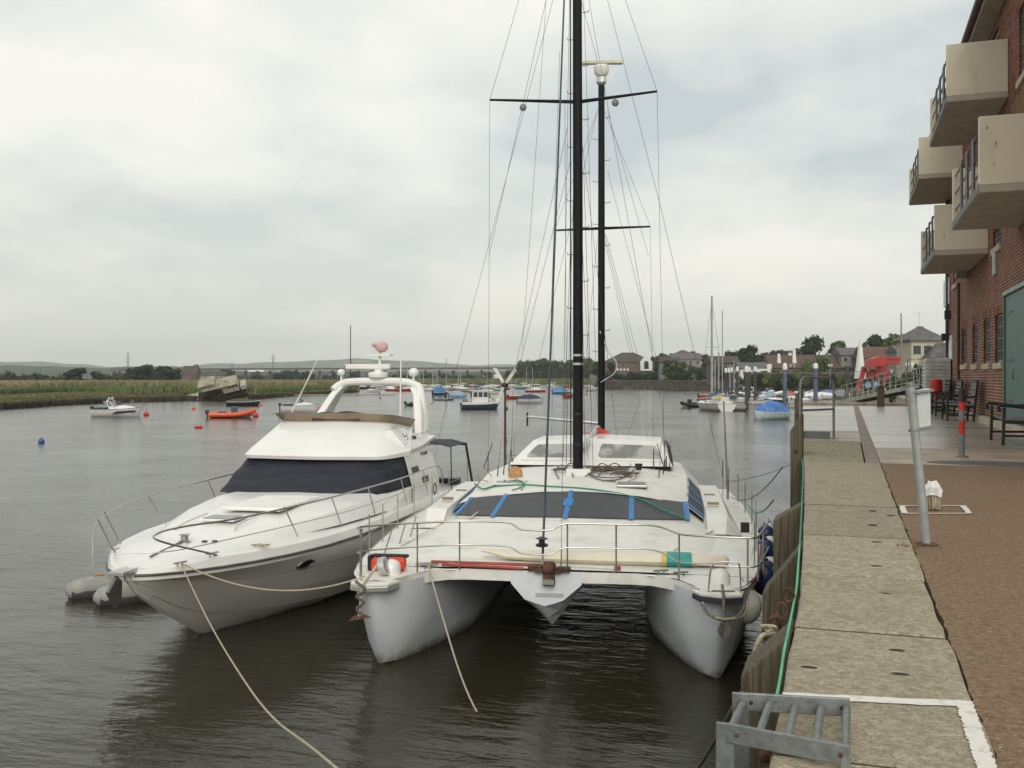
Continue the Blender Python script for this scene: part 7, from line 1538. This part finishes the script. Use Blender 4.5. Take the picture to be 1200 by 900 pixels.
# pylons and poles
for px, pt, D, lb in ((150, 413, 2300, 'faint lattice electricity pylon above the left woods'), (320, 414.5, 2300, 'lattice electricity pylon above the viaduct'), (272, 424.5, 2500, 'small distant lattice pylon above the barn')):
    g = GX(px, D); H = 4.45 + (HZ - pt) / FPX * D; t = thing('pylon', lb, 'pylon', g, YAW, 'electricity pylons'); m = MB(); r = .35
    for s in (-1, 1):
        for q in (-1, 1): m.tube([(s * 3, q * 3, 0), (s * 1.1, q * 1.1, H * .62), (s * .3, q * .3, H)], r, 4)
    for k in range(9):
        z = H * k / 9; w = 3 - 2.5 * k / 9; m.tube([(-w, 0, z), (w * .85, 0, z + H / 9)], r * .7, 4); m.tube([(w, 0, z), (-w * .85, 0, z + H / 9)], r * .7, 4)
    m.build('lattice', mat('pylon_grey', (.16, .17, .18), .7), t)
    for z, w in ((.66, 6), (.78, 7.5), (.9, 5)): MB().tube([(-w, 0, H * z), (w, 0, H * z)], .4, 4).build('crossarm', _m['pylon_grey'], t)
# low pale sheds under the viaduct
for px, py, w, lb in ((392, 440, 14, 'pale distant shed left of the arch'), (440, 437.5, 16, 'white roofed shed far behind the arch'), (575, 440, 18, 'pale distant shed right of the fishing boat'), (300, 433.5, 18, 'white sheds above the viaduct on the left')):
    D = 900 if py > 436 else 2400; g = GX(px, D, 1); W = w / FPX * D; t = thing('shed', lb, 'shed', g, YAW); z = 4.45 + (HZ - py) / FPX * D; MB().mm((-W / 2, 0, -1), (W / 2, 8, z * .8)).build('wall', WWh, t); MB().add([(-W / 2, -.5, z * .8), (W / 2, -.5, z * .8), (W / 2, 4, z), (-W / 2, 4, z), (-W / 2, 8.5, z * .8), (W / 2, 8.5, z * .8)], [(0, 1, 2, 3), (3, 2, 5, 4)]).build('roof', WWh, t)

# ------------------------------------------------------------------ things at the quay end: gangway, red hoist, pole, tarp
g0, g1 = PD(985, 461, 52), PD(1076, 441, 46)
t = thing('gangway', 'galvanised lattice gangway sloping down from the quay end to the pontoons', 'gangway', g0)
d = g1 - g0; side = Vector((-d.y, d.x, 0)).normalized() * 1.0; ZG = mat('gangway_metal', (.42, .42, .36), .6, .3, var=.2)
MB().bar(Vector((0, 0, -.45)), d + Vector((0, 0, -.45)), .12, .2).build('lower_beam', ZG, t); MB().bar(side + Vector((0, 0, -.45)), d + side + Vector((0, 0, -.45)), .12, .2).build('lower_beam', ZG, t)
MB().bar(side / 2 + Vector((0, 0, -.38)), d + side / 2 + Vector((0, 0, -.38)), .9, .05).build('walkway', ZG, t)
for o_ in (Vector((0, 0, 0)), side):
    MB().tube([o_ + Vector((0, 0, .35)), o_ + d * .5 + Vector((0, 0, .5)), o_ + d * .88 + Vector((0, 0, .62)), o_ + d * .98 + Vector((0, 0, .3)), o_ + d + Vector((0, 0, -.4))], .022, 6).build('handrail', ZG, t)
    MB().tube([o_ + Vector((0, 0, -.02)), o_ + d + Vector((0, 0, .0))], .014, 5).build('knee_rail', ZG, t)
    for i in range(14): p = o_ + d * (i / 14 + .02); MB().tube([p + Vector((0, 0, -.42)), p + Vector((0, 0, .36 + .26 * i / 14))], .014, 4).build('upright', ZG, t)
g = PD(1078, 443, 44); t = thing('gangway_gate', 'galvanised tubular gate frame at the top of the gangway', 'gate', (g.x, g.y, QT))
MB().tube([(-.6, 0, 0), (-.5, 0, 2.0), (.2, 0, 2.0), (.9, 0, .4), (1.0, 0, 0)], .035, 6).build('frame', GALV, t)
for i in range(5): MB().tube([(-.5 + i * .28, 0, .3), (-.5 + i * .28, 0, 1.4)], .015, 4).build('bar', GALV, t)
MB().tube([(-.55, 0, 1.3), (.6, 0, 1.3)], .03, 5).build('bar', GALV, t)
g = PD(1029, 472, 43.2); t = thing('kerb_post', 'short dark square post standing on the end kerb below the gangway', 'post', (g.x, 42.5, QT)); MB().mm((-.14, -.1, 0), (.14, .1, .78)).build('post', TIMBER, t, bevel=.02); MB().mm((-.17, -.13, .78), (.17, .13, .82)).build('cap', TIMBER, t)
# end rail pipe (long low pipe along the end kerb)
# red boat hoist
D = 92; g = GX(1030, D, 3.2); s_ = D / FPX
t = thing('boat_hoist', 'bright red wheeled boat hoist with tall legs and a boom box', 'boat hoist', g, YAW); HR = mat('hoist_red', (.33, .025, .018), .45, var=.12); HRD = mat('hoist_dark_red', (.33, .03, .025), .5)
def X(px): return (px - 1030) * s_
def Z(py): return 4.45 + (HZ - py) * s_ - 3.2
MB().slab([(X(1012), 0, Z(432)), (X(1014), 0, Z(421)), (X(1026), 0, Z(418)), (X(1034), 0, Z(424)), (X(1031), 0, Z(430)), (X(1022), 0, Z(429))], -1.5).build('boom_head', HR, t)
MB().mm((X(1028), -.2, Z(427)), (X(1054), 1.3, Z(419))).build('boom_box', HRD, t, bevel=.04); MB().mm((X(1026), -.3, Z(421)), (X(1055), 1.4, Z(418.4))).build('boom_top', HR, t)
MB().mm((X(1031), .2, Z(436)), (X(1041), 1.2, Z(426))).build('turret', HRD, t)
for pts in (((1013, 430), (1008, 452)), ((1019, 434), (1022, 454)), ((1026, 434), (1030, 454)), ((1008, 452), (1003, 458))): (a, b), (c, e_) = pts; MB().bar((X(a), .1, Z(b)), (X(c), .1, Z(e_)), .35, .35).build('leg', HR, t)
MB().bar((X(1013), .3, Z(434)), (X(1044), .3, Z(436)), .5, .3).build('beam', HR, t); MB().bar((X(1005), .2, Z(453)), (X(1044), .2, Z(449)), .4, .3).build('chassis', HR, t)
for px in (1016, 1026, 1044):
    w_ = MB().lathe([(.52, -.16), (.6, -.1), (.6, .1), (.52, .16)], (X(px), -.1, .6), 16, Matrix.Rotation(R(90), 3, 'X')).build('wheel', BLKRUB, t); MB().lathe([(.3, -.17), (.3, .17)], (X(px), -.1, .6), 12, Matrix.Rotation(R(90), 3, 'X')).build('rim', FLB, w_)
for px, py in ((1004, 434), (1016, 434), (1043, 435)): MB().ball((X(px), -.3, Z(py)), .16, 8).build('work_lamp', FW_, t)
MB().mm((X(1036), -.1, Z(450)), (X(1042), .8, Z(440))).build('engine_cover', HR, t, bevel=.05)
# white folded sail / tarp hanging at the left of hoist
g = GX(1008, 96, 3.2); t = thing('folded_parasol', 'tall white folded parasol standing left of the red hoist', 'parasol', g, YAW); MB().lathe([(.6, 1.2), (.42, 2.4), (.22, 4.2), (.10, 4.9)], (0, 0, 0), 10).build('canopy', FW_, t, smooth=True); MB().tube([(0, 0, 0), (0, 0, 5)], .05, 6).build('pole', ALU, t)
g = GX(1057, 120, 3.0); t = thing('flagpole', 'tall thin weathered wooden pole right of the red hoist', 'pole', g); MB().tube([(0, 0, 0), (-.1, 0, 4.45 + (HZ - 367) / FPX * 120 - 3)], [.16, .07], 8).build('shaft', mat('weathered_pole', (.22, .20, .16), .8), t)
struct(MB().mm((3.6, 60, 1.0), (40, 150, 3.1)).build('quay_yard', M_CONCD))
for px, pt, D, lb in ((973, 428, 150, 'grey street lamp with twin white heads left of the dark post'), (1066, 427, 80, 'short lamp post beside the garden shrubs')):
    g = GX(px, D, 3); t = thing('street_lamp', lb, 'street lamp', g, YAW); H = 4.45 + (HZ - pt) / FPX * D - 3; MB().tube([(0, 0, 0), (0, 0, H)], .06, 6).build('post', FG, t)
    for s in (-1, 1): MB().box((s * .2, 0, H), (.22, .2, .3)).build('lamp_head', FW_, t)
g = GX(992.5, 140, 0); t = thing('mooring_pile', 'black square pile before the long river wall', 'mooring pile', g, 0); MB().tube([(0, 0, -1), (0, 0, 4.45 + 14 / FPX * 140)], .25, 8).build('shaft', PBR, t)

# ------------------------------------------------------------------ haze
hz = bpy.data.materials.new('haze_air'); hz.use_nodes = True; n_ = hz.node_tree; n_.nodes.clear()
pv = n_.nodes.new('ShaderNodeVolumePrincipled'); pv.inputs['Color'].default_value = (.86, .91, .94, 1); pv.inputs['Density'].default_value = .00014; pv.inputs['Anisotropy'].default_value = .3
ou = n_.nodes.new('ShaderNodeOutputMaterial'); n_.links.new(pv.outputs[0], ou.inputs['Volume'])
stuff(MB().mm((-7500, -300, -3.6), (7500, 7500, 260)).build('haze', hz))
